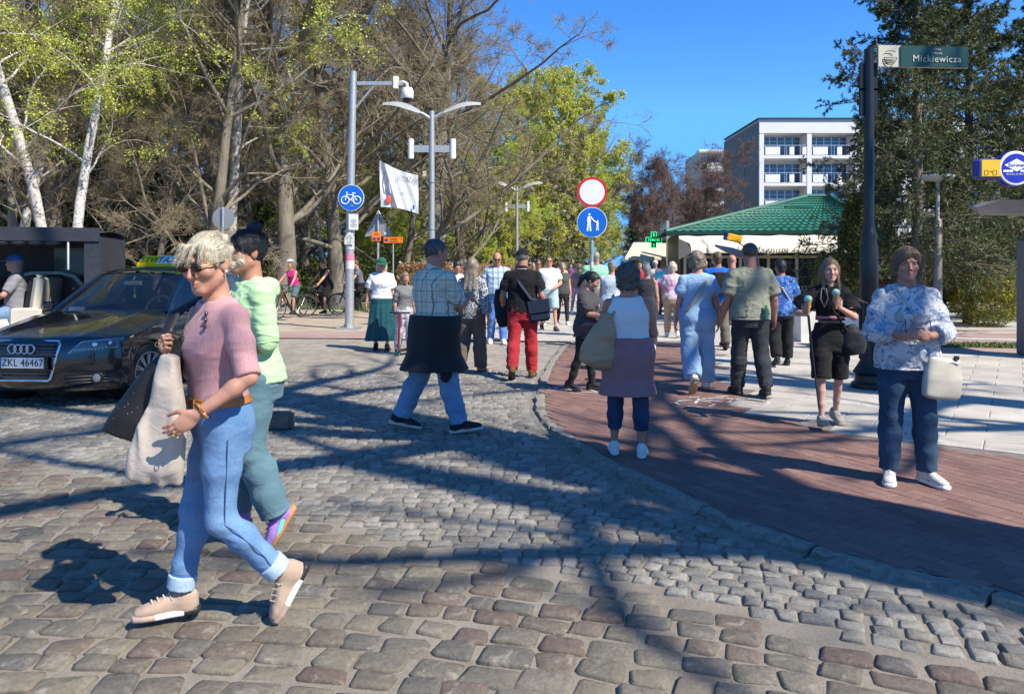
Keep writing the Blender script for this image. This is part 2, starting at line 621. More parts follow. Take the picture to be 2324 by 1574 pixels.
# distant part of the cobbles: too small to tell apart
m, nt, bs = newmat('far_setts')
v = texco(nt, 'Object')
br = N(nt, 'ShaderNodeTexBrick')
br.inputs['Scale'].default_value = 1.0
br.inputs['Brick Width'].default_value = 0.125
br.inputs['Row Height'].default_value = 0.11
br.inputs['Mortar Size'].default_value = 0.008
br.inputs['Color1'].default_value = (0.2, 0.18, 0.15, 1)
br.inputs['Color2'].default_value = (0.33, 0.3, 0.245, 1)
br.inputs['Mortar'].default_value = (0.3, 0.27, 0.22, 1)
dv = N(nt, 'ShaderNodeVectorMath', operation='ADD')
nv = N(nt, 'ShaderNodeTexNoise')
nv.inputs['Scale'].default_value = 9
nt.links.new(v, nv.inputs['Vector'])
sv = N(nt, 'ShaderNodeVectorMath', operation='SCALE')
sv.inputs['Scale'].default_value = 0.05
nt.links.new(nv.outputs[1], sv.inputs[0])
nt.links.new(v, dv.inputs[0])
nt.links.new(sv.outputs[0], dv.inputs[1])
nt.links.new(dv.outputs[0], br.inputs['Vector'])
nt.links.new(br.outputs[0], bs.inputs['Base Color'])
bs.inputs['Roughness'].default_value = 0.8
bump(nt, bs, br.outputs['Fac'], -0.6, 0.015)
o = poly_obj('distant_setts', [(-14, 11.1), (0.42, 11.1)] + [p for p in KC if p[1] > 11.2] + [(1.1, 15.4), (-4, 16.2), (-14, 16.6)], 0.0, m, road)
o['kind'] = 'stuff'
# kerb: separate granite blocks following the curve
m, nt, bs = newmat('kerb_granite')
v = texco(nt, 'Object')
nt.links.new(ramp(nt, noise(nt, v, 22, 7, 0.7), [(0.3, (0.12, 0.11, 0.093)), (0.7, (0.32, 0.3, 0.255))]), bs.inputs['Base Color'])
bs.inputs['Roughness'].default_value = 0.85
bump(nt, bs, noise(nt, v, 30, 7, 0.7), 0.7, 0.015)
M_KERB = m
kerb = bpy.data.objects.new('kerb', None)
COL.objects.link(kerb)
struct(kerb)
KD = catmull(KERB, 24)
acc, start = 0.0, 0
cuts = [0]
for i in range(1, len(KD)):
 acc += math.dist(KD[i], KD[i - 1])
 if acc > random.uniform(0.75, 1.0):
  cuts.append(i)
  acc = 0
cuts.append(len(KD) - 1)
def kerb_side(i):
 a, b = KD[max(i - 1, 0)], KD[min(i + 1, len(KD) - 1)]
 t = Vector((b[0] - a[0], b[1] - a[1])).normalized()
 return Vector((KD[i][0], KD[i][1])), Vector((t.y, -t.x)), t      # right-hand side = footway
for a, b in zip(cuts[:-1], cuts[1:]):
 if b - a < 2:
  continue
 idx = list(range(a, b + 1, 3))
 if idx[-1] != b:
  idx.append(b)
 vs, fs = [], []
 dz = random.gauss(0, 0.006)
 prof = [(-0.012, -0.06), (-0.01, -0.007), (0.046, -0.003), (0.058, 0.034), (0.135, 0.037), (0.15, 0.028), (0.152, -0.06)]
 for kk, i in enumerate(idx):
  p, nrm, t = kerb_side(i)
  sh = 0.01 if kk == 0 else (-0.01 if kk == len(idx) - 1 else 0)
  for k, (u, z) in enumerate(prof):
   rag = random.gauss(0, 0.012) if k in (2, 3) else random.gauss(0, 0.003)
   q = p + nrm * (u + rag) + t * sh
   vs.append((q.x, q.y, z + (dz + random.gauss(0, 0.004) if z > 0 else 0)))
 n = len(prof)
 for i in range(len(idx) - 1):
  for k in range(n - 1):
   fs.append((i * n + k, i * n + k + 1, i * n + n + k + 1, i * n + n + k))
 fs.append(tuple(range(n)))
 fs.append(tuple(range((len(idx) - 1) * n + n - 1, (len(idx) - 1) * n - 1, -1)))
 me = bpy.data.meshes.new('kerb_stone')
 me.from_pydata(vs, [], fs)
 me.polygons.foreach_set('use_smooth', [True] * len(fs))
 me.set_sharp_from_angle(angle=R(50))
 link('kerb_stone', me, M_KERB, kerb)
# footway bedding and promenade
m, nt, bs = newmat('footway_bed')
v = texco(nt, 'Object')
nt.links.new(ramp(nt, noise(nt, v, 14, 5), [(0.3, (0.13, 0.105, 0.09)), (0.7, (0.22, 0.19, 0.165))]), bs.inputs['Base Color'])
bs.inputs['Roughness'].default_value = 0.95
M_BED = m
inner = []
for i in range(0, len(KD), 6):
 p, nrm, t = kerb_side(i)
 inner.append((p.x + nrm.x * 0.15, p.y + nrm.y * 0.15))
struct(poly_obj('footway', [(5.0, -3.0)] + inner + [(1.3, 15.4), (16, 15.4), (16, -3)], PZ - 0.008, M_BED))
fw = bpy.data.objects['footway']
# red clinker zone / grey slab zone
EDGE = [(5.6, 4.6), (4.6, 5.35), (3.99, 5.83), (3.12, 6.41), (2.72, 7.13), (2.58, 8.06), (2.75, 9.5), (3.1, 11.5), (3.45, 13.2), (3.3, 14.7)]
REDP = inner + [(1.4, 14.75), (3.3, 14.75)] + EDGE[::-1] + [(9, 2.2), (9, -2.5), (5, -2.5)]
GREYP = EDGE + [(3.3, 15.3), (15.5, 15.3), (15.5, -2), (9.2, -2), (9.2, 2.2)]
GREYP = EDGE[::-1] + [(9.0, 2.1), (15.5, 2.1), (15.5, 12.1), (6.9, 13.0), (6.6, 15.3), (3.3, 15.3)]
def pav_mat(name, lo, hi, src, bs_=40, rough=0.85):
 m, nt, bs = newmat(name)
 g = N(nt, 'ShaderNodeNewGeometry').outputs['Position']
 if src == 'obj':
  rnd = N(nt, 'ShaderNodeObjectInfo').outputs['Random']
 else:
  a = N(nt, 'ShaderNodeAttribute', attribute_name='Col')
  sp = N(nt, 'ShaderNodeSeparateColor')
  nt.links.new(a.outputs['Color'], sp.inputs[0])
  rnd = sp.outputs[0]
 base = ramp(nt, rnd, [(0, lo), (1, hi)])
 base = mixc(nt, 1.0, base, ramp(nt, noise(nt, g, 60, 6, 0.75), [(0.25, (0.72, 0.72, 0.72)), (0.75, (1.22, 1.22, 1.22))]), 'MULTIPLY')
 base = mixc(nt, 1.0, base, ramp(nt, noise(nt, g, 1.3, 5, 0.7), [(0.3, (0.78, 0.78, 0.78)), (0.65, (1.12, 1.12, 1.12))]), 'MULTIPLY')
 nt.links.new(base, bs.inputs['Base Color'])
 bs.inputs['Roughness'].default_value = rough
 bs.inputs['Specular IOR Level'].default_value = 0.3
 bump(nt, bs, noise(nt, g, 150, 4), 0.35, 0.004)
 return m
M_RED = pav_mat('red_clinker', (0.18, 0.105, 0.088), (0.235, 0.14, 0.118), 'obj')
M_RED_S = pav_mat('red_clinker_far', (0.18, 0.105, 0.088), (0.235, 0.14, 0.118), 'att')
M_SLAB = pav_mat('grey_slab', (0.4, 0.37, 0.315), (0.5, 0.465, 0.405), 'obj')
M_SLAB_S = pav_mat('grey_slab_far', (0.4, 0.37, 0.315), (0.5, 0.465, 0.405), 'att')
def paver(b):
 h = 0.5
 i = h - b
 v = [(-h, -h, -0.03), (h, -h, -0.03), (h, h, -0.03), (-h, h, -0.03), (-h, -h, -0.003), (h, -h, -0.003), (h, h, -0.003), (-h, h, -0.003), (-i, -i, 0), (i, -i, 0), (i, i, 0), (-i, i, 0)]
 q = [(8, 9, 10, 11)]
 for k in range(4):
  j = (k + 1) % 4
  q += [(k, j, j + 4, k + 4), (k + 4, j + 4, j + 8, k + 8)]
 return np.array(v, np.float32), np.array(q)
def lay_pavers(cells, names, mats, parent, limit, z):
 near = sorted([c for c in cells if abs(c[0]) < 0.685 * c[1] and c[1] > 2.5], key=lambda c: c[1])[:limit]
 ids = set(id(c) for c in near)
 v, q = paver(0.018)
 me = fastmesh(names[0], v, q, None, False)
 me.materials.append(mats[0])
 for c in near:
  link(names[0], me, None, parent, (c[0], c[1], z + random.gauss(0, 0.0008)), (random.gauss(0, 0.004), random.gauss(0, 0.004), c[2]), (c[3], c[4], 1))
 V, Q, C = [], [], []
 off = 0
 for c in cells:
  if id(c) in ids:
   continue
  ca, sa = math.cos(c[2]), math.sin(c[2])
  x, y = v[:, 0] * c[3], v[:, 1] * c[4]
  V.append(np.stack([c[0] + x * ca - y * sa, c[1] + x * sa + y * ca, v[:, 2] + z + random.gauss(0, 0.0008) + x * random.gauss(0, 0.004)], 1))
  Q.append(q + off)
  C.append(np.full((len(v), 3), random.random()))
  off += len(v)
 o = link(names[1], fastmesh(names[1], np.concatenate(V), np.concatenate(Q), None, False, np.concatenate(C)), mats[1], parent)
 o['kind'] = 'stuff'
def grid_cells(poly, ang, L, W, gap, x0, x1, y0, y1, bond=True):
 out = []
 ca, sa = math.cos(ang), math.sin(ang)
 n = int((abs(x1 - x0) + abs(y1 - y0)) / min(L, W)) + 2
 for j in range(-n, n):
  for i in range(-n, n):
   u = (i + (0.5 if bond and j % 2 else 0)) * L
   w = j * W
   x, y = x0 + u * ca - w * sa, y0 + u * sa + w * ca
   if y0 <= y <= y1 and x0 <= x <= x1 and abs(x) < 0.72 * y + 1.2 and inpoly(x, y, poly):
    out.append((x, y, ang, L - gap, W - gap))
 return out
red_c = grid_cells(REDP, R(-62), 0.2, 0.1, 0.003, 0.0, 7.0, 2.3, 15.0)
lay_pavers(red_c, ('clinker_brick', 'clinker_brick_field'), (M_RED, M_RED_S), fw, 300, PZ)
sl_c = grid_cells(GREYP, R(-34), 0.6, 0.4, 0.006, 2.0, 14.0, 2.3, 15.3)
lay_pavers(sl_c, ('paving_slab', 'paving_slab_field'), (M_SLAB, M_SLAB_S), fw, 300, PZ + 0.002)
# promenade beyond the crossing
def slab_tex(name, a, b, mort, bw, rh, ang):
 m, nt, bs = newmat(name)
 v = texco(nt, 'Object', (1, 1, 1), (0, 0, ang))
 br = N(nt, 'ShaderNodeTexBrick')
 br.inputs['Scale'].default_value = 1
 br.inputs['Brick Width'].default_value = bw
 br.inputs['Row Height'].default_value = rh
 br.inputs['Mortar Size'].default_value = 0.012
 br.inputs['Color1'].default_value = (*a, 1)
 br.inputs['Color2'].default_value = (*b, 1)
 br.inputs['Mortar'].default_value = (*mort, 1)
 nt.links.new(v, br.inputs['Vector'])
 c = mixc(nt, 1.0, br.outputs[0], ramp(nt, noise(nt, v, 0.6, 5, 0.7), [(0.3, (0.8, 0.8, 0.8)), (0.7, (1.12, 1.12, 1.12))]), 'MULTIPLY')
 nt.links.new(c, bs.inputs['Base Color'])
 bs.inputs['Roughness'].default_value = 0.85
 return m
DIRP = Vector((0.131, 1.0)).normalized()
def prom(s, t):
 """promenade coordinates: s sideways from its left edge, t along"""
 return (-2.3 + DIRP.x * t + DIRP.y * s, 15.6 + DIRP.y * t - DIRP.x * s)
M_PROM = slab_tex('promenade_slabs', (0.4, 0.375, 0.33), (0.47, 0.44, 0.39), (0.2, 0.19, 0.17), 1.0, 0.6, R(-7.5))
struct(poly_obj('promenade', [(-2.7, 16.0), (1.1, 15.43), (16, 15.43), (16, 19), prom(13.5, 22), prom(13.5, 260), prom(-0.5, 260), prom(-0.5, 4)], PZ - 0.006, M_PROM))
M_INLAY = mat('red_inlay', (0.24, 0.13, 0.11), 0.85, 0.15, 6)
pr = bpy.data.objects['promenade']
for k in range(26):
 s, t = (1.6, 3.4, 5.2)[k % 3], 3.0 + (k // 3) * 4.2 + (k % 3) * 1.1
 poly_obj('inlay_slab', [prom(s, t), prom(s + 0.9, t), prom(s + 0.9, t + 0.42), prom(s, t + 0.42)], PZ + 0.001, M_INLAY, pr)
# right-hand footway with lawns
M_PINK = slab_tex('pink_footway', (0.34, 0.235, 0.2), (0.39, 0.275, 0.235), (0.26, 0.2, 0.18), 0.4, 0.2, 0.3)
struct(poly_obj('side_footway', [(6.6, 15.43), (6.95, 13.0), (15.5, 12.1), (40, 10.5), (40, 18.3), (16, 18.3), (6.9, 18.4)], PZ - 0.002, M_PINK))
M_CONC = mat('pale_concrete', (0.5, 0.48, 0.44), 0.9, 0.1, 12, 0.3, 120)
sfw = bpy.data.objects['side_footway']
def band(pts, z=PZ + 0.003):
 return poly_obj('edging_band', pts, z, M_CONC, sfw)
band([(7.0, 12.75), (16, 11.85), (16, 12.2), (7.0, 13.1)])
band([(7.3, 17.4), (16, 17.2), (16, 17.5), (7.3, 17.75)])
band([(7.3, 16.9), (8.0, 16.9), (13.2, 14.6), (12.2, 14.6)], PZ + 0.005)
# left side: pink strip along the cobbles, sandy cycle path
struct(poly_obj('cycle_path_edge', [(-14, 16.6), (-4, 16.2), (-2.6, 16.05), (-2.5, 18.0), (-4, 18.0), (-14, 18.2)], 0.02, M_PINK))
m, nt, bs = newmat('sandy_path')
v = texco(nt, 'Object')
nt.links.new(ramp(nt, noise(nt, v, 1.6, 7, 0.7), [(0.3, (0.26, 0.21, 0.15)), (0.7, (0.46, 0.39, 0.3))]), bs.inputs['Base Color'])
bs.inputs['Roughness'].default_value = 0.95
bump(nt, bs, noise(nt, v, 30, 5), 0.4, 0.02)
struct(poly_obj('sandy_path', [(-14, 18.2), (-4, 18.0), (-2.5, 18.0), (-2.9, 21), (-5.5, 27), (-6.5, 27.8), (-40, 27.4), (-40, 20)], 0.012, m))
# grass blades as stuff
def grass_mat():
 m, nt, bs = newmat('grass_blades')
 a = N(nt, 'ShaderNodeAttribute', attribute_name='Col')
 nt.links.new(a.outputs['Color'], bs.inputs['Base Color'])
 bs.inputs['Roughness'].default_value = 0.7
 return m
M_GRASS = grass_mat()
def grass(name, label, poly, n, h0, h1, z, cols):
 xs = [p[0] for p in poly]
 ys = [p[1] for p in poly]
 P = []
 while len(P) < n:
  x, y = random.uniform(min(xs), max(xs)), random.uniform(min(ys), max(ys))
  if inpoly(x, y, poly):
   P.append((x, y))
 P = np.array(P)
 a = rng.uniform(0, 2 * np.pi, n)
 h = rng.uniform(h0, h1, n)
 w = h * 0.13 + 0.004
 b0 = np.stack([P[:, 0] - np.cos(a) * w, P[:, 1] - np.sin(a) * w, np.full(n, z)], 1)
 b1 = np.stack([P[:, 0] + np.cos(a) * w, P[:, 1] + np.sin(a) * w, np.full(n, z)], 1)
 tp = np.stack([P[:, 0] + rng.normal(0, 0.4, n) * h, P[:, 1] + rng.normal(0, 0.4, n) * h, z + h], 1)
 V = np.stack([b0, b1, tp], 1).reshape(-1, 3)
 c = np.array(cols)[rng.integers(0, len(cols), n)] * rng.uniform(0.75, 1.25, (n, 1))
 o = link(name, fastmesh(name, V, None, np.arange(3 * n).reshape(-1, 3), False, np.repeat(c, 3, 0)), M_GRASS)
 tag(o, label, 'grass', None, 'stuff')
M_LAWN = mat('lawn_soil', (0.1, 0.12, 0.03), 0.95, 0.3, 9)
struct(poly_obj('lawn_strip', [(7.1, 14.3), (12.4, 13.55), (12.6, 14.25), (8.4, 15.0)], PZ + 0.004, M_LAWN))
G1 = [(0.09, 0.14, 0.03), (0.13, 0.17, 0.045), (0.15, 0.16, 0.05), (0.07, 0.11, 0.025)]
grass('grass_tufts', 'short green grass on the narrow strip beside the right-hand footway', [(7.1, 14.3), (12.4, 13.55), (12.6, 14.25), (8.4, 15.0)], 5000, 0.03, 0.07, PZ + 0.004, G1)
grass('grass_lawn', 'shaded lawn grass below the round bush and spruces', [(7, 18.5), (22, 18.3), (24, 26), (7, 26)], 16000, 0.05, 0.13, -0.075, G1)
grass('grass_verge', 'long grass at the edge of the wood behind the cyclists', [(-26, 27.6), (-6.2, 27.9), (-3.2, 22), (-2.9, 40), (-26, 44)], 16000, 0.1, 0.3, -0.075, [(0.08, 0.12, 0.03), (0.12, 0.15, 0.04), (0.2, 0.17, 0.08), (0.06, 0.09, 0.02)])
# paint: bicycle symbols on the red clinker
M_PAINT = mat('worn_white_paint', (0.62, 0.6, 0.57), 0.7, 0.25, 18)
def bike_mark(name, label, c, s, ang):
 t = thing(name, label, 'road marking', (c[0], c[1], PZ + 0.0045), ang)
 t.scale = (s, s, 1)
 def line(P, w=0.045):
  vs, fs = [], []
  for i, (x, y) in enumerate(P):
   x0, y0 = P[max(i - 1, 0)]
   x1, y1 = P[min(i + 1, len(P) - 1)]
   d = Vector((x1 - x0, y1 - y0)).normalized() * w / 2
   vs += [(x + d.y, y - d.x, 0), (x - d.y, y + d.x, 0)]
   if i:
    fs.append((2 * i - 2, 2 * i, 2 * i + 1, 2 * i - 1))
  MB().add(vs, fs).build('painted_stroke', M_PAINT, t)
 for wx in (-0.42, 0.42):
  for a in (0.2, 1.4, 2.6, 3.9, 5.1):
   a1 = a + 0.8 + random.random() * 0.3
   line([(wx + 0.27 * math.cos(a + (a1 - a) * k / 8), 0.27 * math.sin(a + (a1 - a) * k / 8)) for k in range(9)])
 for P in ([(-0.42, 0), (-0.2, 0.38)], [(-0.15, 0.4), (0.2, 0.4)], [(-0.18, 0.34), (0.02, 0.04)], [(0.06, 0), (0.38, 0.02)], [(0.22, 0.36), (0.42, 0.06)], [(-0.32, 0.5), (-0.14, 0.52)], [(0.12, 0.52), (0.32, 0.52)]):
  line(P)
bike_mark('bicycle_marking', 'worn white bicycle symbol painted beside the woman in pale blue', (2.32, 8.25), 0.75, R(8))
bike_mark('bicycle_marking', 'worn white bicycle symbol under the dark-haired girl in grey', (0.95, 9.2), 0.62, R(170))
# small loose things on the road
M_IRON = mat('cast_iron', (0.12, 0.115, 0.105), 0.6, 0.3, 30, 0.4, 90, 0.004, 0.4)
def valve_cover(px, py, r, label):
 x, y = ground(px, py)
 t = thing('valve_cover', label, 'manhole cover', (x, y, 0.0), 0.3)
 MB().lathe([(r * 1.1, -0.03), (r * 1.1, 0.006), (r * 0.98, 0.008), (r * 0.95, 0.003)], 24).build('rim', M_IRON, t)
 b = MB().lathe([(r * 0.92, -0.02), (r * 0.92, 0.005)], 24)
 for k in range(8):
  a = k * math.pi / 4
  b.box((r * 0.55 * math.cos(a), r * 0.55 * math.sin(a), 0.006), (r * 0.35, r * 0.1, 0.006), Matrix.Rotation(a, 3, 'Z'))
 b.build('lid', M_IRON, t)
valve_cover(45, 1212, 0.105, 'round iron valve cover nearer to the camera at the left edge')
valve_cover(18, 1131, 0.1, 'smaller iron valve cover farther back at the left edge')
M_LEAFDRY = mat('dry_leaf', (0.5, 0.24, 0.09), 0.8, 0.2, 30)
x, y = ground(110, 1252)
b = MB().add([(-0.035, 0, 0.004), (-0.01, -0.02, 0.01), (0.03, -0.008, 0.022), (0.036, 0.01, 0.03), (0.0, 0.02, 0.016), (0, 0, 0.006)], [(0, 1, 5), (1, 2, 5), (2, 3, 5), (3, 4, 5), (4, 0, 5)])
tag(b.build('dry_leaf', M_LEAFDRY, None, False, (x, y, 0.004)), 'curled orange dry leaf lying on the setts', 'leaf')
M_LOG = mat('weathered_wood', (0.16, 0.125, 0.1), 0.85, 0.35, 9, 0.6, 40, 0.01, stretch=(1, 8, 8))
x, y = ground(612, 972)
t = thing('wooden_block', 'short dark timber block lying on the cobbles behind the two women', 'wooden block', (x, y, 0), R(6))
MB().rbox((0, 0, 0.076), (0.42, 0.2, 0.152), 0.02).build('beam', M_LOG, t)
MB().rbox((0.213, 0, 0.076), (0.008, 0.17, 0.12), 0.003).build('end_grain', mat('end_grain', (0.22, 0.16, 0.115), 0.9, 0.3, 25), t)
# ================================================================ TREES
def tubes_np(P, Rr, n):
 """P: (B, K, 3) polylines, Rr: (B, K) radii -> verts, quads (no caps)"""
 B, K, _ = P.shape
 d = np.empty_like(P)
 d[:, 1:-1] = P[:, 2:] - P[:, :-2]
 d[:, 0] = P[:, 1] - P[:, 0]
 d[:, -1] = P[:, -1] - P[:, -2]
 d /= np.linalg.norm(d, axis=2, keepdims=True) + 1e-9
 ref = np.where(np.abs(d[:, :1, 2:3]) > 0.85, np.array([1.0, 0, 0]), np.array([0, 0, 1.0]))
 a = np.cross(d, ref)
 a /= np.linalg.norm(a, axis=2, keepdims=True) + 1e-9
 b = np.cross(a, d)
 t = np.arange(n) / n * 2 * np.pi
 V = P[:, :, None] + Rr[:, :, None, None] * (a[:, :, None] * np.cos(t)[:, None] + b[:, :, None] * np.sin(t)[:, None])
 idx = np.arange(B * K * n).reshape(B, K, n)
 nx = np.roll(idx, -1, 2)
 Q = np.stack([idx[:, :-1], nx[:, :-1], nx[:, 1:], idx[:, 1:]], -1).reshape(-1, 4)
 return V.reshape(-1, 3), Q
def grow(rg, p0, d0, L, K, bend, up, r0, r1):
 """B branches at once -> polylines"""
 B = len(p0)
 P = np.zeros((B, K, 3))
 P[:, 0] = p0
 d = d0 / (np.linalg.norm(d0, axis=1, keepdims=True) + 1e-9)
 for k in range(1, K):
  d = d + rg.normal(0, bend, (B, 3))
  d[:, 2] += up
  d /= np.linalg.norm(d, axis=1, keepdims=True) + 1e-9
  P[:, k] = P[:, k - 1] + d * (L / (K - 1))[:, None]
 t = np.linspace(0, 1, K)
 return P, r0[:, None] * (1 - t) + r1[:, None] * t
def sprout(rg, P, Rr, n, t0, t1, ang0, ang1, lf, rf, lfall=0.5):
 """n children per branch"""
 B, K, _ = P.shape
 bi = np.repeat(np.arange(B), n)
 t = rg.uniform(t0, t1, B * n)
 x = t * (K - 1)
 i = np.minimum(x.astype(int), K - 2)
 f = (x - i)[:, None]
 p = P[bi, i] * (1 - f) + P[bi, i + 1] * f
 d = P[bi, i + 1] - P[bi, i]
 ln = np.linalg.norm(d, axis=1, keepdims=True)
 d = d / (ln + 1e-9)
 r = Rr[bi, i] * (1 - f[:, 0]) + Rr[bi, i + 1] * f[:, 0]
 L = np.linalg.norm(np.diff(P, axis=1), axis=2).sum(1)[bi]
 rv = rg.normal(0, 1, (B * n, 3))
 rv -= (rv * d).sum(1, keepdims=True) * d
 rv /= np.linalg.norm(rv, axis=1, keepdims=True) + 1e-9
 a = rg.uniform(ang0, ang1, B * n)[:, None]
 nd = d * np.cos(a) + rv * np.sin(a)
 nl = L * lf * (1 - lfall * t) * rg.uniform(0.6, 1.25, B * n)
 return p, nd, nl, r * rf
def leaf_quads(rg, pts, dirs, size, asp=0.6):
 n = len(pts)
 a = rg.normal(0, 1, (n, 3)) + dirs * 0.6
 a /= np.linalg.norm(a, axis=1, keepdims=True)
 b = np.cross(a, rg.normal(0, 1, (n, 3)))
 b /= np.linalg.norm(b, axis=1, keepdims=True)
 s = size * rg.uniform(0.6, 1.3, (n, 1))
 V = np.stack([pts, pts + a * s * 0.5 + b * s * asp * 0.5, pts + a * s, pts + a * s * 0.5 - b * s * asp * 0.5], 1)
 return V.reshape(-1, 3), np.arange(4 * n).reshape(-1, 4)
def bark(name, lo, hi, scale=6, stretch=(1, 1, 0.25), lich=None):
 m, nt, bs = newmat(name)
 v = texco(nt, 'Object', stretch)
 n = noise(nt, v, scale, 7, 0.7, 0.4)
 c = ramp(nt, n, [(0.3, lo), (0.7, hi)])
 if lich:
  c = mixc(nt, ramp(nt, noise(nt, v, 2.5, 5), [(0.5, (0, 0, 0)), (0.68, (0.7, 0.7, 0.7))]), c, lich)
 nt.links.new(c, bs.inputs['Base Color'])
 bs.inputs['Roughness'].default_value = 0.9
 bump(nt, bs, n, 0.8, 0.03)
 return m
M_BARK = bark('oak_bark', (0.1, 0.084, 0.066), (0.27, 0.24, 0.195), 6, (1, 1, 0.25), (0.2, 0.19, 0.09))
M_TWIG = bark('twig_bark', (0.19, 0.15, 0.105), (0.4, 0.32, 0.22), 3, (1, 1, 1), (0.27, 0.24, 0.085))
M_TWIG_R = bark('red_twig_bark', (0.09, 0.055, 0.048), (0.19, 0.125, 0.105), 3, (1, 1, 1))
m, nt, bs = newmat('birch_bark')
v = texco(nt, 'Object', (1, 1, 1.6))
n = noise(nt, v, 7, 6, 0.75, 1.0)
zc = N(nt, 'ShaderNodeSeparateXYZ')
nt.links.new(v, zc.inputs[0])
c = ramp(nt, n, [(0.38, (0.035, 0.03, 0.028)), (0.45, (0.42, 0.4, 0.37)), (0.7, (0.68, 0.65, 0.6))])
nt.links.new(c, bs.inputs['Base Color'])
bs.inputs['Roughness'].default_value = 0.75
bump(nt, bs, n, 0.4, 0.02)
M_BIRCH = m
def leafmat(name, cols, trans=0.35):
 m, nt, bs = newmat(name)
 a = N(nt, 'ShaderNodeAttribute', attribute_name='Col')
 nt.links.new(a.outputs['Color'], bs.inputs['Base Color'])
 bs.inputs['Roughness'].default_value = 0.55
 tr = N(nt, 'ShaderNodeBsdfTranslucent')
 nt.links.new(a.outputs['Color'], tr.inputs[0])
 mx = N(nt, 'ShaderNodeMixShader')
 mx.inputs[0].default_value = trans
 nt.links.new(bs.outputs[0], mx.inputs[1])
 nt.links.new(tr.outputs[0], mx.inputs[2])
 nt.links.new(mx.outputs[0], nt.nodes['Material Output'].inputs[0])
 return m
M_LEAF = leafmat('leaf', None)
M_NEEDLE = leafmat('needle', None, 0.15)
def cat_geo(parts):
 V, Q, o = [], [], 0
 for v, q in parts:
  V.append(v)
  Q.append(q + o)
  o += len(v)
 return np.concatenate(V), np.concatenate(Q)
def deciduous(seed, H, tr, fork, nb, spread, twigs, leaf_n, leaf_size, leaf_cols, low=0.25, up=0.05, n3=6, lean=(0, 0), tw_r=0.006, droop=0.0, tip=0.3, limb_r=0.33):
 """returns meshes: trunk (with limbs), twigs, leaves"""
 rg = np.random.default_rng(seed)
 K = 9
 P0, R0 = grow(rg, np.zeros((1, 3)) + np.array([[0, 0, -0.1]]), np.array([[lean[0], lean[1], 1.0]]), np.array([H]), K, 0.055, 0.02, np.array([tr]), np.array([tr * tip]))
 R0[:, 0] *= 1.35
 geo_t = [tubes_np(P0, R0, 12)]
 p, d, L, r = sprout(rg, P0, R0, nb, low, 0.98, R(35), R(72), spread, 0.5, 0.35)
 r = np.clip(r, tr * 0.12, tr * limb_r)
 P1, R1 = grow(rg, p, d, L, 8, 0.16, up, r, r * 0.22)
 geo_t.append(tubes_np(P1, R1, 7))
 p, d, L, r = sprout(rg, P1, R1, n3, 0.2, 1.0, R(25), R(65), 0.5, 0.6)
 P2, R2 = grow(rg, p, d, L, 6, 0.2, up * 0.7, np.maximum(r, 0.012), np.maximum(r * 0.25, 0.006))
 geo_t.append(tubes_np(P2, R2, 5))
 p, d, L, r = sprout(rg, P2, R2, 5, 0.15, 1.0, R(25), R(70), 0.5, 0.6)
 P3, R3 = grow(rg, p, d, L, 5, 0.22, -droop, np.clip(r, 0.006, 0.016), np.full(len(r), 0.004))
 geo_w = [tubes_np(P3, R3, 3)]
 p, d, L, r = sprout(rg, P3, R3, twigs, 0.1, 1.0, R(25), R(75), 0.55, 0.6)
 L = np.maximum(L, 0.4)
 P4, R4 = grow(rg, p, d, L, 3, 0.2, -droop, np.full(len(L), tw_r), np.full(len(L), tw_r * 0.5))
 geo_w.append(tubes_np(P4, R4, 3))
 leaf = None
 if leaf_n:
  B = len(P4)
  bi = rg.integers(0, B, leaf_n)
  f = rg.uniform(0.2, 1, (leaf_n, 1)) * 2
  i = np.minimum(f.astype(int), 1)
  g = f - i
  pts = np.take_along_axis(P4[bi], i[:, :, None].repeat(3, 2), 1)[:, 0] * (1 - g) + np.take_along_axis(P4[bi], (i + 1)[:, :, None].repeat(3, 2), 1)[:, 0] * g
  lv, lq = leaf_quads(rg, pts + rg.normal(0, 0.04, pts.shape), np.array([0, 0, -0.3]), leaf_size)
  cl = np.array(leaf_cols)[rg.integers(0, len(leaf_cols), leaf_n)] * rg.uniform(0.75, 1.3, (leaf_n, 1))
  leaf = fastmesh('leaves', lv, lq, None, False, np.repeat(cl, 4, 0))
 return fastmesh('trunk', *cat_geo(geo_t)), fastmesh('twigs', *cat_geo(geo_w)), leaf
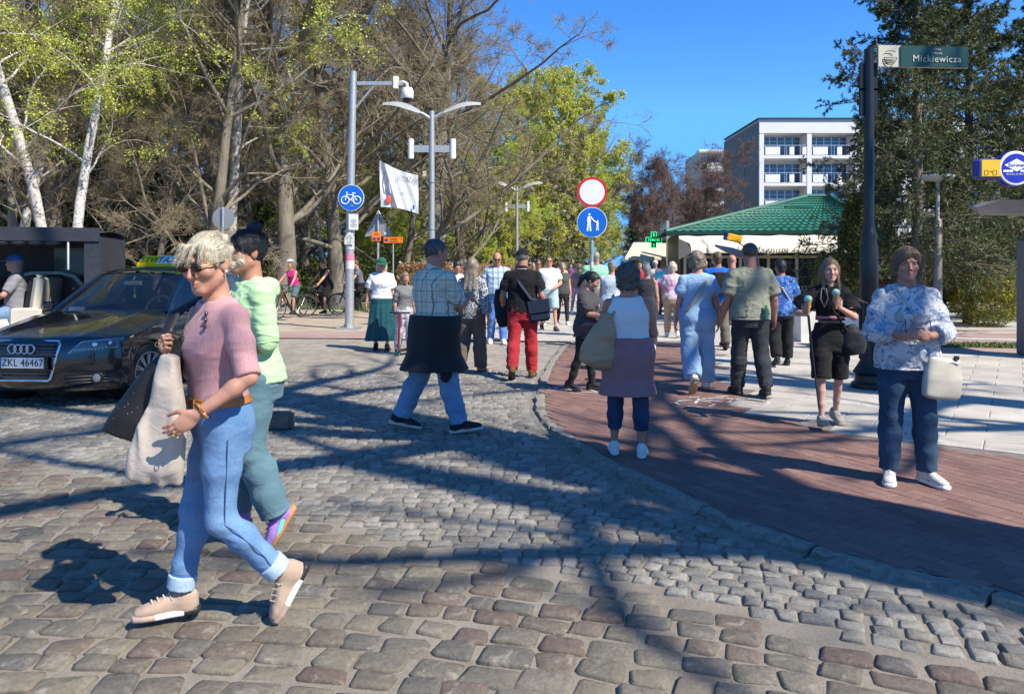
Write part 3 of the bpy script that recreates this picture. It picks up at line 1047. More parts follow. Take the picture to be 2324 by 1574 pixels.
def conifer(seed, H, tr, rad, nwh, per, cols, first=0.08, bare=False, curve=0.9, needle=0.07, ns=13, lf=0.42, vary=0.72):
 rg = np.random.default_rng(seed)
 P0, R0 = grow(rg, np.array([[0, 0, -0.1]]), np.array([[0, 0, 1.0]]), np.array([H]), 8, 0.01, 0.05, np.array([tr]), np.array([0.015]))
 gt = [tubes_np(P0, R0, 10)]
 nB = nwh * per
 t = np.repeat(first + (0.985 - first) * (np.arange(nwh) / nwh) ** 0.95, per) + rg.normal(0, 0.008, nB)
 t = np.clip(t, first, 0.985)
 a = rg.uniform(0, 2 * np.pi, nB)
 p = np.stack([np.interp(t * H, P0[0, :, 2] + 0.1, P0[0, :, 0]), np.interp(t * H, P0[0, :, 2] + 0.1, P0[0, :, 1]), t * H - 0.1], 1)
 L = rad * (1 - t) ** curve * rg.uniform(vary, 1.12, nB) + 0.15
 el = R(20) * t * 2 - R(18) + rg.normal(0, 0.1, nB)
 d = np.stack([np.cos(a) * np.cos(el), np.sin(a) * np.cos(el), np.sin(el)], 1)
 P1, R1 = grow(rg, p, d, L, 7, 0.06, 0.05, np.clip(0.012 * L, 0.008, 0.04), np.full(nB, 0.004))
 gt.append(tubes_np(P1, R1, 4))
 p, d, L2, r = sprout(rg, P1, R1, ns, 0.1, 1.0, R(35), R(65), lf, 0.5, 0.65)
 d[:, 2] -= 0.25
 L2 = np.maximum(L2, 0.14)
 P2, R2 = grow(rg, p, d, L2, 4, 0.1, -0.05, np.full(len(L2), 0.006), np.full(len(L2), 0.003))
 p, d, L3, r = sprout(rg, P2, R2, 3, 0.1, 1.0, R(30), R(60), 0.5, 0.6, 0.4)
 P3, R3 = grow(rg, p, d, np.maximum(L3, 0.1), 4, 0.1, -0.02, np.full(len(L3), 0.004), np.full(len(L3), 0.002))
 gw = [tubes_np(P2, R2, 3)]
 # needle sprays: flat narrow blades along every shoot
 PP = np.concatenate([P2, P3, ])
 k = 13
 B = len(PP)
 bi = np.repeat(np.arange(B), k)
 x = rg.uniform(0, 3, B * k)
 i = np.minimum(x.astype(int), 2)
 f = (x - i)[:, None]
 pt = PP[bi, i] * (1 - f) + PP[bi, i + 1] * f
 dr = PP[bi, i + 1] - PP[bi, i]
 dr /= np.linalg.norm(dr, axis=1, keepdims=True) + 1e-9
 sd = np.cross(dr, rg.normal(0, 1, dr.shape))
 sd /= np.linalg.norm(sd, axis=1, keepdims=True) + 1e-9
 ax = dr * 0.8 + sd * 0.75
 w = np.cross(ax, rg.normal(0, 1, ax.shape))
 w /= np.linalg.norm(w, axis=1, keepdims=True) + 1e-9
 s = needle * rg.uniform(0.7, 1.3, (len(pt), 1))
 V = np.stack([pt - w * s * 0.16, pt + w * s * 0.16, pt + ax * s], 1).reshape(-1, 3)
 T = np.arange(len(V)).reshape(-1, 3)
 c = np.array(cols)[rg.integers(0, len(cols), len(pt))] * rg.uniform(0.7, 1.3, (len(pt), 1))
 nm = fastmesh('needles', V, None, T, False, np.repeat(c, 3, 0))
 return fastmesh('trunk', *cat_geo(gt)), fastmesh('twigs', *cat_geo(gw)), nm
def tree(name, label, meshes, mats, loc, rz=0.0, s=1.0, group=None, names=('trunk', 'twigs', 'leaves'), sz=None):
 t = thing(name, label, 'tree', (loc[0], loc[1], -0.07), rz, group)
 t.scale = (s, s, sz or s)
 crown = None
 link(names[0], meshes[0], mats[0], t)
 crown = link('crown', meshes[1], mats[1], t)
 if meshes[2] is not None:
  link(names[2], meshes[2], mats[2], crown)
 return t
OLIVE = [(0.17, 0.17, 0.05), (0.13, 0.14, 0.035), (0.2, 0.17, 0.07), (0.15, 0.11, 0.05)]
SPRING = [(0.24, 0.29, 0.04), (0.19, 0.25, 0.03), (0.28, 0.3, 0.06), (0.15, 0.2, 0.03)]
LIME = [(0.3, 0.33, 0.05), (0.25, 0.3, 0.04), (0.34, 0.33, 0.07), (0.2, 0.24, 0.035)]
RUST = [(0.26, 0.15, 0.05), (0.28, 0.2, 0.06), (0.22, 0.2, 0.05)]
DARKG = [(0.03, 0.05, 0.018), (0.045, 0.065, 0.02), (0.06, 0.08, 0.02), (0.035, 0.045, 0.02)]
SPR = [(0.045, 0.065, 0.02), (0.065, 0.085, 0.025), (0.085, 0.095, 0.03), (0.035, 0.05, 0.018)]
BM = (M_BARK, M_TWIG, M_LEAF)
def up(cols, k):
 return [tuple(min(0.9, v_ * k) for v_ in c_) for c_ in cols]
OLIVE, SPRING, LIME, RUST, SPR, DARKG = up(OLIVE, 1.5), up(SPRING, 2.0), up(LIME, 2.0), up(RUST, 1.3), up(SPR, 1.5), up(DARKG, 1.3)
TA = deciduous(1, 15, 0.27, 0, 32, 0.54, 13, 12000, 0.055, OLIVE, 0.09, 0.03)
TB = deciduous(2, 17, 0.34, 0, 34, 0.5, 13, 12000, 0.055, OLIVE, 0.1, 0.05, lean=(0.08, 0))
TC = deciduous(3, 11, 0.15, 0, 30, 0.5, 13, 9000, 0.055, OLIVE, 0.04, 0.02, 5)
TD = deciduous(4, 13, 0.26, 0, 28, 0.44, 5, 110000, 0.1, SPRING, 0.08, 0.05)
TE = deciduous(5, 14, 0.26, 0, 28, 0.44, 5, 120000, 0.105, LIME + RUST[:1], 0.06, 0.05)
TBi = deciduous(6, 15, 0.15, 0, 18, 0.3, 6, 26000, 0.07, LIME + [(0.3, 0.36, 0.05)], 0.25, 0.0, 5, (0.0, 0.0), 0.004, 0.1, 0.5, 0.25)
TR = deciduous(8, 8.4, 0.2, 0, 24, 0.72, 12, 14000, 0.06, [(0.2, 0.11, 0.09), (0.17, 0.1, 0.08)], 0.12, 0.12, 8, tw_r=0.011)
TS = deciduous(21, 17, 0.6, 0, 11, 0.5, 5, 2000, 0.05, OLIVE, 0.36, 0.03, 4, tip=0.4)
CS = conifer(9, 16, 0.22, 4.3, 21, 9, SPR, 0.14, needle=0.085, ns=24, lf=0.33, vary=0.5)
CD = conifer(10, 15, 0.22, 3.4, 36, 7, DARKG, 0.05, needle=0.14)
# --- the wood on the left of the promenade (trunks seen at the picture's x)
def wood(meshes, name, label, px, Y, rz, s=1.0, mats=BM, group='bare spring trees of the wood', sz=None):
 x = (px - CXD) / FD * Y
 return tree(name, label, meshes, mats, (x, Y), rz, s, group, sz=sz)
wood(TB, 'broadleaf_tree', 'thick grey trunk just right of the dark-haired woman, bare crown', 640, 27, 0.4, 1.0)
wood(TA, 'broadleaf_tree', 'thick bare tree behind the cycle-sign pole, between cyclists', 768, 30, 2.0, 1.15)
wood(TA, 'broadleaf_tree', 'leaning bare tree left of the grey sign back', 480, 24, 3.9, 0.8)
wood(TB, 'broadleaf_tree', 'bare tree behind the lamp post whose boughs reach over the promenade', 985, 31, 5.3, 0.95)
wood(TC, 'broadleaf_tree', 'slim bare tree between the sign triangle and the lamp post', 905, 33, 1.0, 1.15)
wood(TA, 'broadleaf_tree', 'bare olive-twigged tree above the man in the checked shirt', 1050, 39, 0.7, 0.95)
wood(TB, 'broadleaf_tree', 'bare tree right behind the black buggy canopy', 130, 25, 2.6, 0.8)
wood(TC, 'broadleaf_tree', 'thin leaning grey-barked tree at the far left edge', 60, 21, 4.0, 0.95)
wood(TC, 'broadleaf_tree', 'small bare tree between buggy and blonde woman', 345, 25, 2.2, 0.9)
wood(TA, 'broadleaf_tree', 'bare tree in the second row above the taxi sign', 400, 37, 5.0, 1.0)
wood(TC, 'broadleaf_tree', 'bare thicket tree in the second row right of the birch pair', 240, 33, 0.3, 1.2)
wood(TB, 'broadleaf_tree', 'tall bare tree in the second row behind the pink cyclist', 700, 41, 3.3, 1.05)
wood(TC, 'broadleaf_tree', 'bare tree in the second row behind the first cyclist', 585, 35, 5.7, 1.15)
wood(TA, 'broadleaf_tree', 'bare tree deep in the wood left of the lamp post', 850, 46, 1.6, 1.1)
wood(TB, 'broadleaf_tree', 'bare tree deep in the wood at the left edge', 20, 38, 1.1, 1.1)
wood(TA, 'broadleaf_tree', 'bare tree deep in the wood above the buggy', 190, 47, 4.4, 1.2)
for k, (px, Y, s, rz, lb) in enumerate(((300, 56, 1.2, 1.0, 'buggy roof'), (500, 54, 1.2, 2.0, 'grey sign back'), (640, 60, 1.3, 0.2, 'dark-haired woman'), (760, 58, 1.2, 3.0, 'black-clad cyclist'), (80, 60, 1.3, 4.0, 'buggy driver'), (410, 62, 1.35, 5.0, 'taxi windscreen'), (930, 62, 1.2, 1.4, 'white banner'), (-60, 45, 1.1, 2.2, 'left edge, nearer one'), (-180, 58, 1.2, 0.9, 'left edge, farther one'))):
 wood((TA, TB)[k % 2], 'broadleaf_tree', 'bare tree in the back row of the wood, behind the ' + lb, px, Y, rz, s)
# birches
BIM = (M_BIRCH, M_TWIG, M_LEAF)
wood(TBi, 'birch_tree', 'white birch with pale green leaves, right trunk of the pair', 152, 20, 0.3, 0.95, BIM, 'birches')
wood(TBi, 'birch_tree', 'white birch with pale green leaves, left trunk of the pair', 132, 20.6, 2.5, 1.0, BIM, 'birches')
wood(TBi, 'birch_tree', 'birch with a slanting white trunk above the grey sign back', 522, 26, 4.1, 1.15, BIM, 'birches')
wood(TBi, 'birch_tree', 'slim birch behind the man on the black bicycle', 735, 36, 1.2, 0.9, BIM, 'birches')
wood(TBi, 'birch_tree', 'birch at the left edge with the brightest leaves', 20, 23, 5.5, 1.0, BIM, 'birches')
# dark evergreens in the wood
CM = (M_BARK, M_TWIG, M_NEEDLE)
for px, Y, s, lb in ((230, 36, 1.0, 'tall dark fir right of the birch pair'), (60, 33, 0.85, 'dark fir behind the birches at the left edge'), (300, 44, 0.95, 'dark fir above the taxi'), (345, 30, 0.42, 'young dark fir left of the blonde woman'), (420, 33, 0.4, 'young fir hiding part of the white house'), (560, 48, 0.9, 'dark fir behind the leaning birch'), (130, 50, 1.1, 'dark fir in the back of the wood'), (850, 52, 0.8, 'dark fir behind the triangular sign')):
 wood(CD, 'fir_tree', lb, px, Y, px * 0.1, s, CM, 'dark firs in the wood')
# green spring trees further along the promenade
for px, Y, s, rz, ms, lb in ((1090, 52, 0.85, 0.3, TD, 'fresh green tree behind the second lamp post'), (1165, 62, 1.15, 1.9, TE, 'yellow-green tree left of the second lamp post top'), (1020, 56, 0.9, 4.0, TD, 'fresh green tree behind the first lamp post'),
        (1225, 72, 1.35, 2.7, TE, 'tall yellow-green tree above the third lamp post'), (1282, 86, 1.55, 0.9, TE, 'tallest yellow-green tree left of the no-vehicles sign'), (1315, 104, 1.5, 5.1, TD, 'green tree behind the no-vehicles sign'),
        (1340, 125, 1.55, 3.6, TE, 'yellow-green tree just right of the sign post, far away'), (955, 47, 0.55, 2.2, TD, 'low green tree behind the brown hedge'), (1130, 46, 0.5, 1.1, TE, 'low yellow-green tree above the plaid-shirt man'),
        (1362, 160, 1.5, 0.4, TD, 'green tree closing the far end of the promenade'), (640, 50, 0.6, 0.2, TD, 'green undergrowth tree behind the pink cyclist'), (800, 44, 0.5, 1.2, TE, 'green undergrowth tree behind the cycle-sign pole'), (870, 40, 0.42, 2.2, TD, 'green undergrowth tree behind the orange signs')):
 wood(ms, 'leafy_tree', lb, px, Y, rz, s, BM, 'fresh green trees along the promenade')
# right of the promenade
for px, Y, s, rz, lb in ((1480, 62, 1.0, 0.4, 'reddish bare tree, left one of two left of the hotel'), (1580, 66, 1.12, 2.4, 'reddish bare tree touching the hotel wall'), (1535, 72, 1.1, 4.1, 'reddish bare tree behind the other two reddish trees')):
 wood(TR, 'budding_tree', lb, px, Y, rz, s, (M_BARK, M_TWIG_R, M_LEAF), 'reddish budding trees left of the hotel')
for px, Y, s, rz, lb in ((1440, 110, 0.8, 1.4, 'dark fir far off right of the sign post'), (1490, 84, 0.42, 0.4, 'small dark fir behind the pharmacy cross')):
 wood(CD, 'fir_tree', lb, px, Y, rz, s, CM, 'dark firs by the promenade')
SPM = (bark('spruce_bark', (0.07, 0.06, 0.048), (0.22, 0.195, 0.165), 9), M_TWIG, M_NEEDLE)
wood(CS, 'spruce_tree', 'big spruce with pale bare lower trunk behind the street-name sign', 2085, 18.8, 0.3, 0.83, SPM, 'spruces')
wood(CS, 'spruce_tree', 'dark spruce with a thick trunk right of the round-topped lamp', 2200, 20.8, 2.2, 0.8, SPM, 'spruces')
wood(CS, 'spruce_tree', 'dark spruce at the right edge behind the bank sign', 2345, 22, 4.0, 0.64, SPM, 'spruces')
wood(CS, 'spruce_tree', 'smaller spruce in front of the hotel, left of the black pole', 1985, 24, 1.0, 0.5, SPM, 'spruces')
wood(CS, 'spruce_tree', 'low spruce behind the round bush', 2300, 25, 5.0, 0.34, SPM, 'spruces')
wood(CS, 'spruce_tree', 'spruce filling the gap behind the round-topped lamp', 2140, 27, 3.0, 0.5, SPM, 'spruces')
# trees standing just outside the picture on the right: their shadows lie on the paving
tree('broadleaf_tree', 'thick bare tree just outside the right edge, its trunk shadow on the red paving', TS, BM, (5.55, 1.15), 1.0, 1.0, 'bare trees beside the crossing')
tree('broadleaf_tree', 'bare tree outside the right edge, its twig shadows on the grey slabs', TS, BM, (11.8, 3.2), 2.0, 0.8, 'bare trees beside the crossing')
tree('broadleaf_tree', 'bare tree outside the right edge behind the camera, branch shadows on the kerb', TS, BM, (9.5, -1.3), 3.3, 0.85, 'bare trees beside the crossing')
# thickness of the wood behind: reads as one mass
rg = np.random.default_rng(55)
n = 60000
yy = rg.uniform(58, 95, n)
xx = (rg.uniform(-500, 1330, n) - CXD) / FD * yy
zz = rg.beta(1.0, 1.5, n) * 15
top = 15 - np.clip((xx + 2) * 0.1, -3, 3)
cols = np.array([(0.08, 0.1, 0.03), (0.17, 0.16, 0.06), (0.22, 0.18, 0.11), (0.26, 0.21, 0.14), (0.13, 0.15, 0.045)])
lv, lq = leaf_quads(rg, np.stack([xx, yy, zz * top / 15], 1), np.zeros(3), 0.6, 0.5)
c = cols[rg.integers(0, 5, n)] * rg.uniform(0.6, 1.3, (n, 1))
tag(link('distant_wood', fastmesh('distant_wood', lv, lq, None, False, np.repeat(c, 4, 0)), M_LEAF), 'dense dark undergrowth closing the wood at the back', 'woodland', None, 'stuff')
# ================================================================ BUILDINGS
M_GALV = mat('galvanised_steel', (0.42, 0.44, 0.45), 0.5, 0.1, 14, 0.1, 80, 0.003, 0.55)
M_WHITEP = mat('white_paint', (0.75, 0.75, 0.74), 0.45, 0.05, 10)
M_GREYP = mat('grey_paint', (0.33, 0.34, 0.34), 0.5, 0.08, 10)
M_BLACKP = mat('black_paint', (0.012, 0.013, 0.016), 0.35, 0.1, 10, 0.1, 30)
M_DARK = mat('dark_plastic', (0.02, 0.02, 0.022), 0.5, 0.1, 10)
M_BLUE = mat('sign_blue', (0.006, 0.12, 0.56), 0.3, 0.05, 3, coat=0.3)
M_RSIGN = mat('sign_red', (0.55, 0.012, 0.02), 0.3, 0.05, 3, coat=0.3)
M_WSIGN = mat('sign_white', (0.74, 0.74, 0.73), 0.35, 0.05, 4)
M_SBACK = mat('sign_back', (0.3, 0.31, 0.32), 0.5, 0.08, 8, metal=0.4)
M_ORANGE = mat('sign_orange', (0.85, 0.2, 0.012), 0.4, 0.05, 6)
M_BLACKL = mat('black_lettering', (0.015, 0.015, 0.016), 0.5, 0)
M_WHITEL = mat('white_lettering', (0.8, 0.8, 0.78), 0.5, 0)
M_BLUEL = mat('blue_lettering', (0.02, 0.06, 0.4), 0.5, 0)
RX = Matrix.Rotation(R(90), 3, 'X')      # local z -> -y (towards the camera)
# ---- hotel
M_PLASTER = mat('hotel_plaster', (0.68, 0.68, 0.69), 0.8, 0.04, 0.6, 0.2, 30)
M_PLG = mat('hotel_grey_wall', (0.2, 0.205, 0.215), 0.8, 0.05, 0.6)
M_RECESS = mat('hotel_recess', (0.58, 0.54, 0.48), 0.8, 0.05, 0.6)
M_GLASS = mat('window_glass', (0.03, 0.07, 0.16), 0.06, 0.15, 0.7, spec=1.0, coat=0.5)
M_FRAME = mat('window_frame', (0.6, 0.61, 0.62), 0.5, 0.03)
M_BPANEL = mat('balcony_panel', (0.78, 0.78, 0.78), 0.4, 0.02)
M_RAIL = mat('balcony_rail', (0.55, 0.57, 0.6), 0.35, 0.05, metal=0.6)
YH = 81.0
def hx(px, Y=YH):
 return (px - CXD) / FD * Y
def hz(py, Y=YH):
 return 1.5 - (py - HZ) / FD * Y
hot = thing('hotel', 'pale grey four-storey hotel with recessed balconies behind the spruces', 'building', (hx(1722), YH, -0.07))
x0 = 0.0
W = 30.0
top = hz(270)
floors = [hz(352), hz(414), hz(474), hz(534)]           # slab tops
fh = floors[0] - floors[1]
b = MB()
b.box((W / 2, 7.2, top / 2), (W, 11.4, top))
b.build('wall', M_PLASTER, hot)
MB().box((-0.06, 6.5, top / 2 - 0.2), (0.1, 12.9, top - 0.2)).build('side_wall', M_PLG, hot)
MB().box((W / 2, 0.65, top - 0.75), (W, 1.7, 1.5)).build('parapet', M_PLASTER, hot)
MB().box((W / 2, 6.2, top + 0.05), (W + 0.4, 13.2, 0.12)).build('roof_edge', M_DARK, hot)
for i, xx in enumerate((7.0, 8.6)):
 MB().lathe([(0.28, 0), (0.28, 0.3), (0.36, 0.32), (0.3, 0.5)], 10, (xx, 3, top + 0.1)).build('roof_vent', M_GREYP, hot)
bay = 5.15
for fi, zf in enumerate(floors + [floors[-1] - fh]):
 MB().box((W / 2, 0.62, zf - 0.17), (W, 1.75, 0.34)).build('balcony_slab', M_PLASTER, hot)
 for k in range(6):
  xa = 0.55 + k * bay
  if xa + bay > W:
   continue
  win = MB().box((xa + bay / 2 - 0.2, 1.46, zf + 1.2), (bay - 0.7, 0.06, 2.2)).build('window', M_FRAME, hot)
  ww = (bay - 1.0)
  for j in range(5):
   px0 = xa + 0.32 + j * ww / 5
   MB().box((px0 + ww / 10 - 0.04, 1.42, zf + 0.95), (ww / 5 - 0.12, 0.05, 1.55)).build('pane', M_GLASS, win)
   MB().box((px0 + ww / 10 - 0.04, 1.42, zf + 2.0), (ww / 5 - 0.12, 0.05, 0.42)).build('pane', M_GLASS, win)
  rail = MB()
  rail.box((xa + bay / 2 - 0.25, -0.2, zf + 1.08), (bay - 0.45, 0.06, 0.06))
  for j in range(7):
   rail.box((xa + 0.1 + j * (bay - 0.6) / 6, -0.2, zf + 0.55), (0.045, 0.045, 1.1))
  ro = rail.build('balcony_railing', M_RAIL, hot)
  for j, (u0, u1) in enumerate(((0.02, 0.36), (0.58, 0.69), (0.88, 0.98))):
   MB().box((xa + (u0 + u1) / 2 * (bay - 0.5), -0.23, zf + 0.48), ((u1 - u0) * (bay - 0.5), 0.03, 0.85)).build('panel', M_BPANEL, ro)
for k in range(7):
 xa = 0.22 + k * bay
 if xa < W:
  MB().box((xa, 0.6, top / 2 - 0.8), (0.5, 1.8, top - 1.6)).build('pier', M_PLASTER, hot)
for zf in floors[:3]:
 for yy in (5.0,):
  MB().box((-0.125, yy, zf + 1.2), (0.05, 0.9, 1.9)).build('side_window', M_GLASS, hot)
# ---- farther slab of flats behind the reddish trees
YF = 120.0
fl = thing('apartment_block', 'white balcony block half hidden behind the reddish trees, left of the hotel', 'building', (hx(1592, YF), YF, -0.07))
Wf = hx(1700, YF) - hx(1592, YF)
topf = hz(340, YF)
MB().box((Wf / 2, 6, topf / 2), (Wf, 10, topf)).build('wall', M_RECESS, fl)
z = topf
k = 0
while z > 3:
 MB().box((Wf / 2, 0.2, z - 0.2), (Wf + 1.2, 2.2, 0.35)).build('balcony_slab', M_BPANEL, fl)
 for j in range(2):
  wi = MB().box((1.9 + j * 3.9, 0.97, z - 1.75), (2.8, 0.1, 2.1)).build('window', M_FRAME, fl)
  MB().box((1.9 + j * 3.9, 0.9, z - 1.75), (2.5, 0.06, 1.8)).build('pane', M_GLASS, wi)
 MB().box((Wf / 2, -0.85, z - 2.6), (Wf + 1.0, 0.06, 0.9)).build('balcony_front', M_GLASS if k % 2 else M_BPANEL, fl)
 z -= 3.1
 k += 1
# ---- green roofed cafe
YC = 30.0
M_GROOF = mat('green_roof_tile', (0.016, 0.125, 0.082), 0.5, 0.25, 1.6)
M_AWN = mat('cream_awning', (0.62, 0.58, 0.48), 0.8, 0.06, 2.5, 0.3, 12, 0.02)
M_CREAM = mat('cream_frame', (0.6, 0.55, 0.36), 0.5, 0.05)
M_SHOPD = mat('shop_interior', (0.06, 0.05, 0.042), 0.6, 0.4, 3)
caf = thing('cafe_pavilion', 'cafe pavilion with green tiled hip roof and cream awning with lettering', 'cafe', (hx(1530, YC), YC, 0.0), R(-7.5))
Wc = hx(1960, YC) - hx(1530, YC)
ez = hz(526, YC)
MB().box((Wc / 2 + 0.1, 4.2, ez / 2), (Wc - 0.4, 7.0, ez)).build('wall', M_SHOPD, caf)
# roof of tiles: wavy courses, one plane per slope with real steps
pk = at(1790, 452, YC + 4.2)
pkx, pkz = pk.x - caf.location.x, pk.z
def slope(A, B, C, D, nu, nv):
 """A-B eave, D-C ridge; tiles as steps"""
 vs, fs = [], []
 A, B, C, D = map(Vector, (A, B, C, D))
 nrm = (B - A).cross(D - A).normalized()
 for j in range(nv + 1):
  for s in (0, 1):
   if (j == 0 and s == 0) or (j == nv and s == 1):
    pass
   t = j / nv
   L0, R0 = A.lerp(D, t), B.lerp(C, t)
   for i in range(nu * 4 + 1):
    u = i / (nu * 4)
    h = 0.028 * math.sin(i * math.pi / 2) + (0.045 if s else 0.0)
    vs.append(L0.lerp(R0, u) + nrm * h)
 n = nu * 4 + 1
 for r_ in range(2 * (nv + 1) - 1):
  for i in range(n - 1):
   fs.append((r_ * n + i, r_ * n + i + 1, r_ * n + n + i + 1, r_ * n + n + i))
 me = bpy.data.meshes.new('roof_slope')
 me.from_pydata([tuple(p) for p in vs], [], fs)
 me.update()
 return me
rl, rr_ = -0.35, Wc + 0.2
link('roof_slope', slope((rl, -0.1, ez), (rr_, -0.1, ez), (pkx + 1.0, 4.2, pkz), (pkx, 4.2, pkz), 26, 13), M_GROOF, caf)
link('roof_slope', slope((rl, 8.6, ez), (rl, -0.1, ez), (pkx, 4.2, pkz), (pkx, 4.25, pkz), 22, 13), M_GROOF, caf)
link('roof_slope', slope((rr_, -0.1, ez), (rr_, 8.6, ez), (pkx + 1.0, 4.25, pkz), (pkx + 1.0, 4.2, pkz), 22, 13), M_GROOF, caf)
MB().tube([(rl, -0.12, ez + 0.02), (pkx, 4.2, pkz + 0.05)], 0.09, 8).tube([(rr_, -0.12, ez + 0.02), (pkx + 1, 4.2, pkz + 0.05)], 0.09, 8).tube([(pkx - 0.1, 4.2, pkz + 0.05), (pkx + 1.1, 4.2, pkz + 0.05)], 0.1, 8).build('ridge', M_GROOF, caf)
MB().box(((rl + rr_) / 2, -0.2, ez - 0.06), (rr_ - rl, 0.2, 0.14)).build('gutter', mat('dark_green_trim', (0.01, 0.05, 0.035), 0.4, 0.1), caf)
MB().box((pkx - 0.7, 2.8, pkz - 0.75), (1.1, 0.5, 0.5)).build('roof_hatch', M_GROOF, caf)
# awning: sloped fabric with scalloped valance and side cheek
az0, az1 = hz(533, YC), hz(563, YC - 1.6)
aw = bpy.data.meshes.new('awning')
xs = np.linspace(0.15, Wc - 0.6, 40)
vs = []
for yy, zz in ((-0.12, az0), (-0.6, az0 * 0.7 + az1 * 0.3 - 0.02), (-1.1, az0 * 0.35 + az1 * 0.65 - 0.03), (-1.6, az1), (-1.62, az1 - 0.2)):
 for i, xx in enumerate(xs):
  vs.append((xx + (0.35 if yy < -1.0 else 0) * (1 if xx < 1 else 0), yy + 0.02 * math.sin(xx * 9), zz + 0.015 * math.sin(xx * 5.0)))
n = len(xs)
fs = [(r_ * n + i, r_ * n + i + 1, r_ * n + n + i + 1, r_ * n + n + i) for r_ in range(4) for i in range(n - 1)]
aw.from_pydata(vs, [], fs)
aw.polygons.foreach_set('use_smooth', [True] * len(fs))
awo = link('awning', aw, M_AWN, caf)
MB().add([(0.16, -0.13, az0), (0.5, -1.6, az1), (0.5, -1.6, az1 - 0.2), (0.16, -0.13, 1.9)], [(0, 1, 2, 3)]).build('awning_cheek', M_AWN, caf)
text('cafe', mat('brown_lettering', (0.09, 0.07, 0.05), 0.6, 0), awo, (at(1760, 569, YC - 1.64).x - caf.location.x, -1.66, az1 - 0.1))
MB().box((Wc / 2, -0.22, 2.0), (Wc - 0.7, 0.08, 0.1)).build('lintel', M_CREAM, caf)
for k in range(7):
 MB().box((0.4 + k * (Wc - 1.2) / 6, -0.23, 1.1), (0.1, 0.1, 2.2)).build('mullion', M_CREAM if k % 3 == 0 else mat('white_frame', (0.55, 0.55, 0.5), 0.5, 0.05), caf)
for k in range(6):
 MB().box((0.4 + (k + 0.5) * (Wc - 1.2) / 6, 0.0 + 0.62, 1.4), ((Wc - 1.2) / 6 - 0.14, 0.05, 1.1)).build('shop_window', mat('shop_glass', (0.05, 0.055, 0.055), 0.08, 0.3, 2, spec=1.0), caf)
M_WIRE = mat('silver_wire', (0.5, 0.5, 0.48), 0.4, 0.05, metal=0.6)
fc = MB()
for k in range(int(Wc / 0.14)):
 fc.torus((0.5 + k * 0.14, -0.4, 0.62), 0.09, 0.012, 8, 4, RX)
 fc.torus((0.57 + k * 0.14, -0.4, 0.78), 0.09, 0.012, 8, 4, RX)
fo = fc.build('terrace_fence', M_WIRE, caf)
fo['kind'] = 'stuff'
# paddle-shaped orange yellow sign and a big folded parasol in front of the awning
arm = thing('hanging_sign', 'tilted yellow and blue cash sign on a bracket in front of the awning', 'sign', at(1700, 560, 26) - Vector((0, 0, 0)))
c0 = at(1664, 540, 26) - arm.location
MB().rbox(c0, (0.62, 0.08, 0.26), 0.03, Matrix.Rotation(R(12), 3, 'Y')).build('board', mat('cash_yellow', (0.85, 0.42, 0.01), 0.4, 0.05), arm)
MB().rbox(c0 + Vector((-0.26, -0.01, 0.055)), (0.15, 0.09, 0.26), 0.03, Matrix.Rotation(R(12), 3, 'Y')).build('logo_panel', mat('cash_blue', (0.015, 0.03, 0.28), 0.4, 0.05), arm)
MB().tube([c0 + Vector((0.15, 0.1, -0.1)), (0.35, 0.1, -0.35), (0.4, 0.1, -1.2), (0.4, 0.1, -2.3)], 0.03, 6).build('bracket', M_GREYP, arm)
pb = at(1660, 572, 25)
t = thing('folded_wing_lamp', 'dark flat wing-shaped lamp arm in front of the cafe awning', 'lamp', (pb.x, pb.y, PZ))
MB().tube([at(1622, 557, 25) - t.location, at(1660, 570, 25) - t.location, at(1705, 583, 25) - t.location], [0.03, 0.12, 0.1], 8, flat=(0.5, 1)).build('wing', M_SBACK, t)
MB().tube([at(1700, 582, 25) - t.location, (at(1700, 600, 25) - t.location).to_tuple(), (0.58, 0, 0)], 0.045, 8).build('post', M_GREYP, t)
# ---- pharmacy kiosk next to the cafe
YK = 40.0
kio = thing('pharmacy_kiosk', 'dark kiosk with cream awning left of the cafe', 'kiosk', (hx(1500, YK), YK, 0), R(-7.5))
Wk = hx(1600, YK) - hx(1500, YK)
kz = hz(545, YK)
MB().box((Wk / 2, 3, kz / 2), (Wk, 5, kz)).build('wall', mat('kiosk_wall', (0.16, 0.14, 0.11), 0.7, 0.15, 2), kio)
MB().box((Wk / 2, 3, kz + 0.06), (Wk + 0.6, 5.6, 0.14)).build('roof', mat('kiosk_roof', (0.035, 0.045, 0.04), 0.6, 0.1), kio)
aL, aR = hx(1428, YK - 1.5) - kio.location.x, Wk * 0.35
MB().add([(aL + 0.5, 0.4, kz - 0.1), (aR, 0.4, kz - 0.1), (aR, -1.6, kz - 0.95), (aL, -1.6, kz - 0.95), (aR, -1.62, kz - 1.08), (aL, -1.62, kz - 1.08), (aL, -1.6, kz - 0.95)], [(0, 1, 2, 3), (3, 2, 4, 5), (0, 3, 5)]).build('awning', mat('yellowish_awning', (0.66, 0.58, 0.38), 0.8, 0.05), kio)
MB().box((Wk * 0.62, 0.46, 1.1), (0.95, 0.1, 2.2)).build('door', mat('kiosk_door', (0.45, 0.42, 0.2), 0.5, 0.1), kio)
MB().box((0.1, 0.45, 1.3), (1.3, 0.1, 1.3)).build('counter_window', mat('kiosk_glass', (0.03, 0.035, 0.035), 0.1, 0.2, spec=1), kio)
MB().box((0.75, 0.42, 1.25), (0.6, 0.06, 0.5)).build('orange_poster', mat('poster_orange', (0.55, 0.22, 0.05), 0.5, 0.2, 9), kio)
cr = thing('pharmacy_cross', 'glowing green pharmacy cross showing the time', 'pharmacy sign', at(1483, 545, 38))
M_CRD = mat('cross_dark', (0.004, 0.03, 0.015), 0.4, 0)
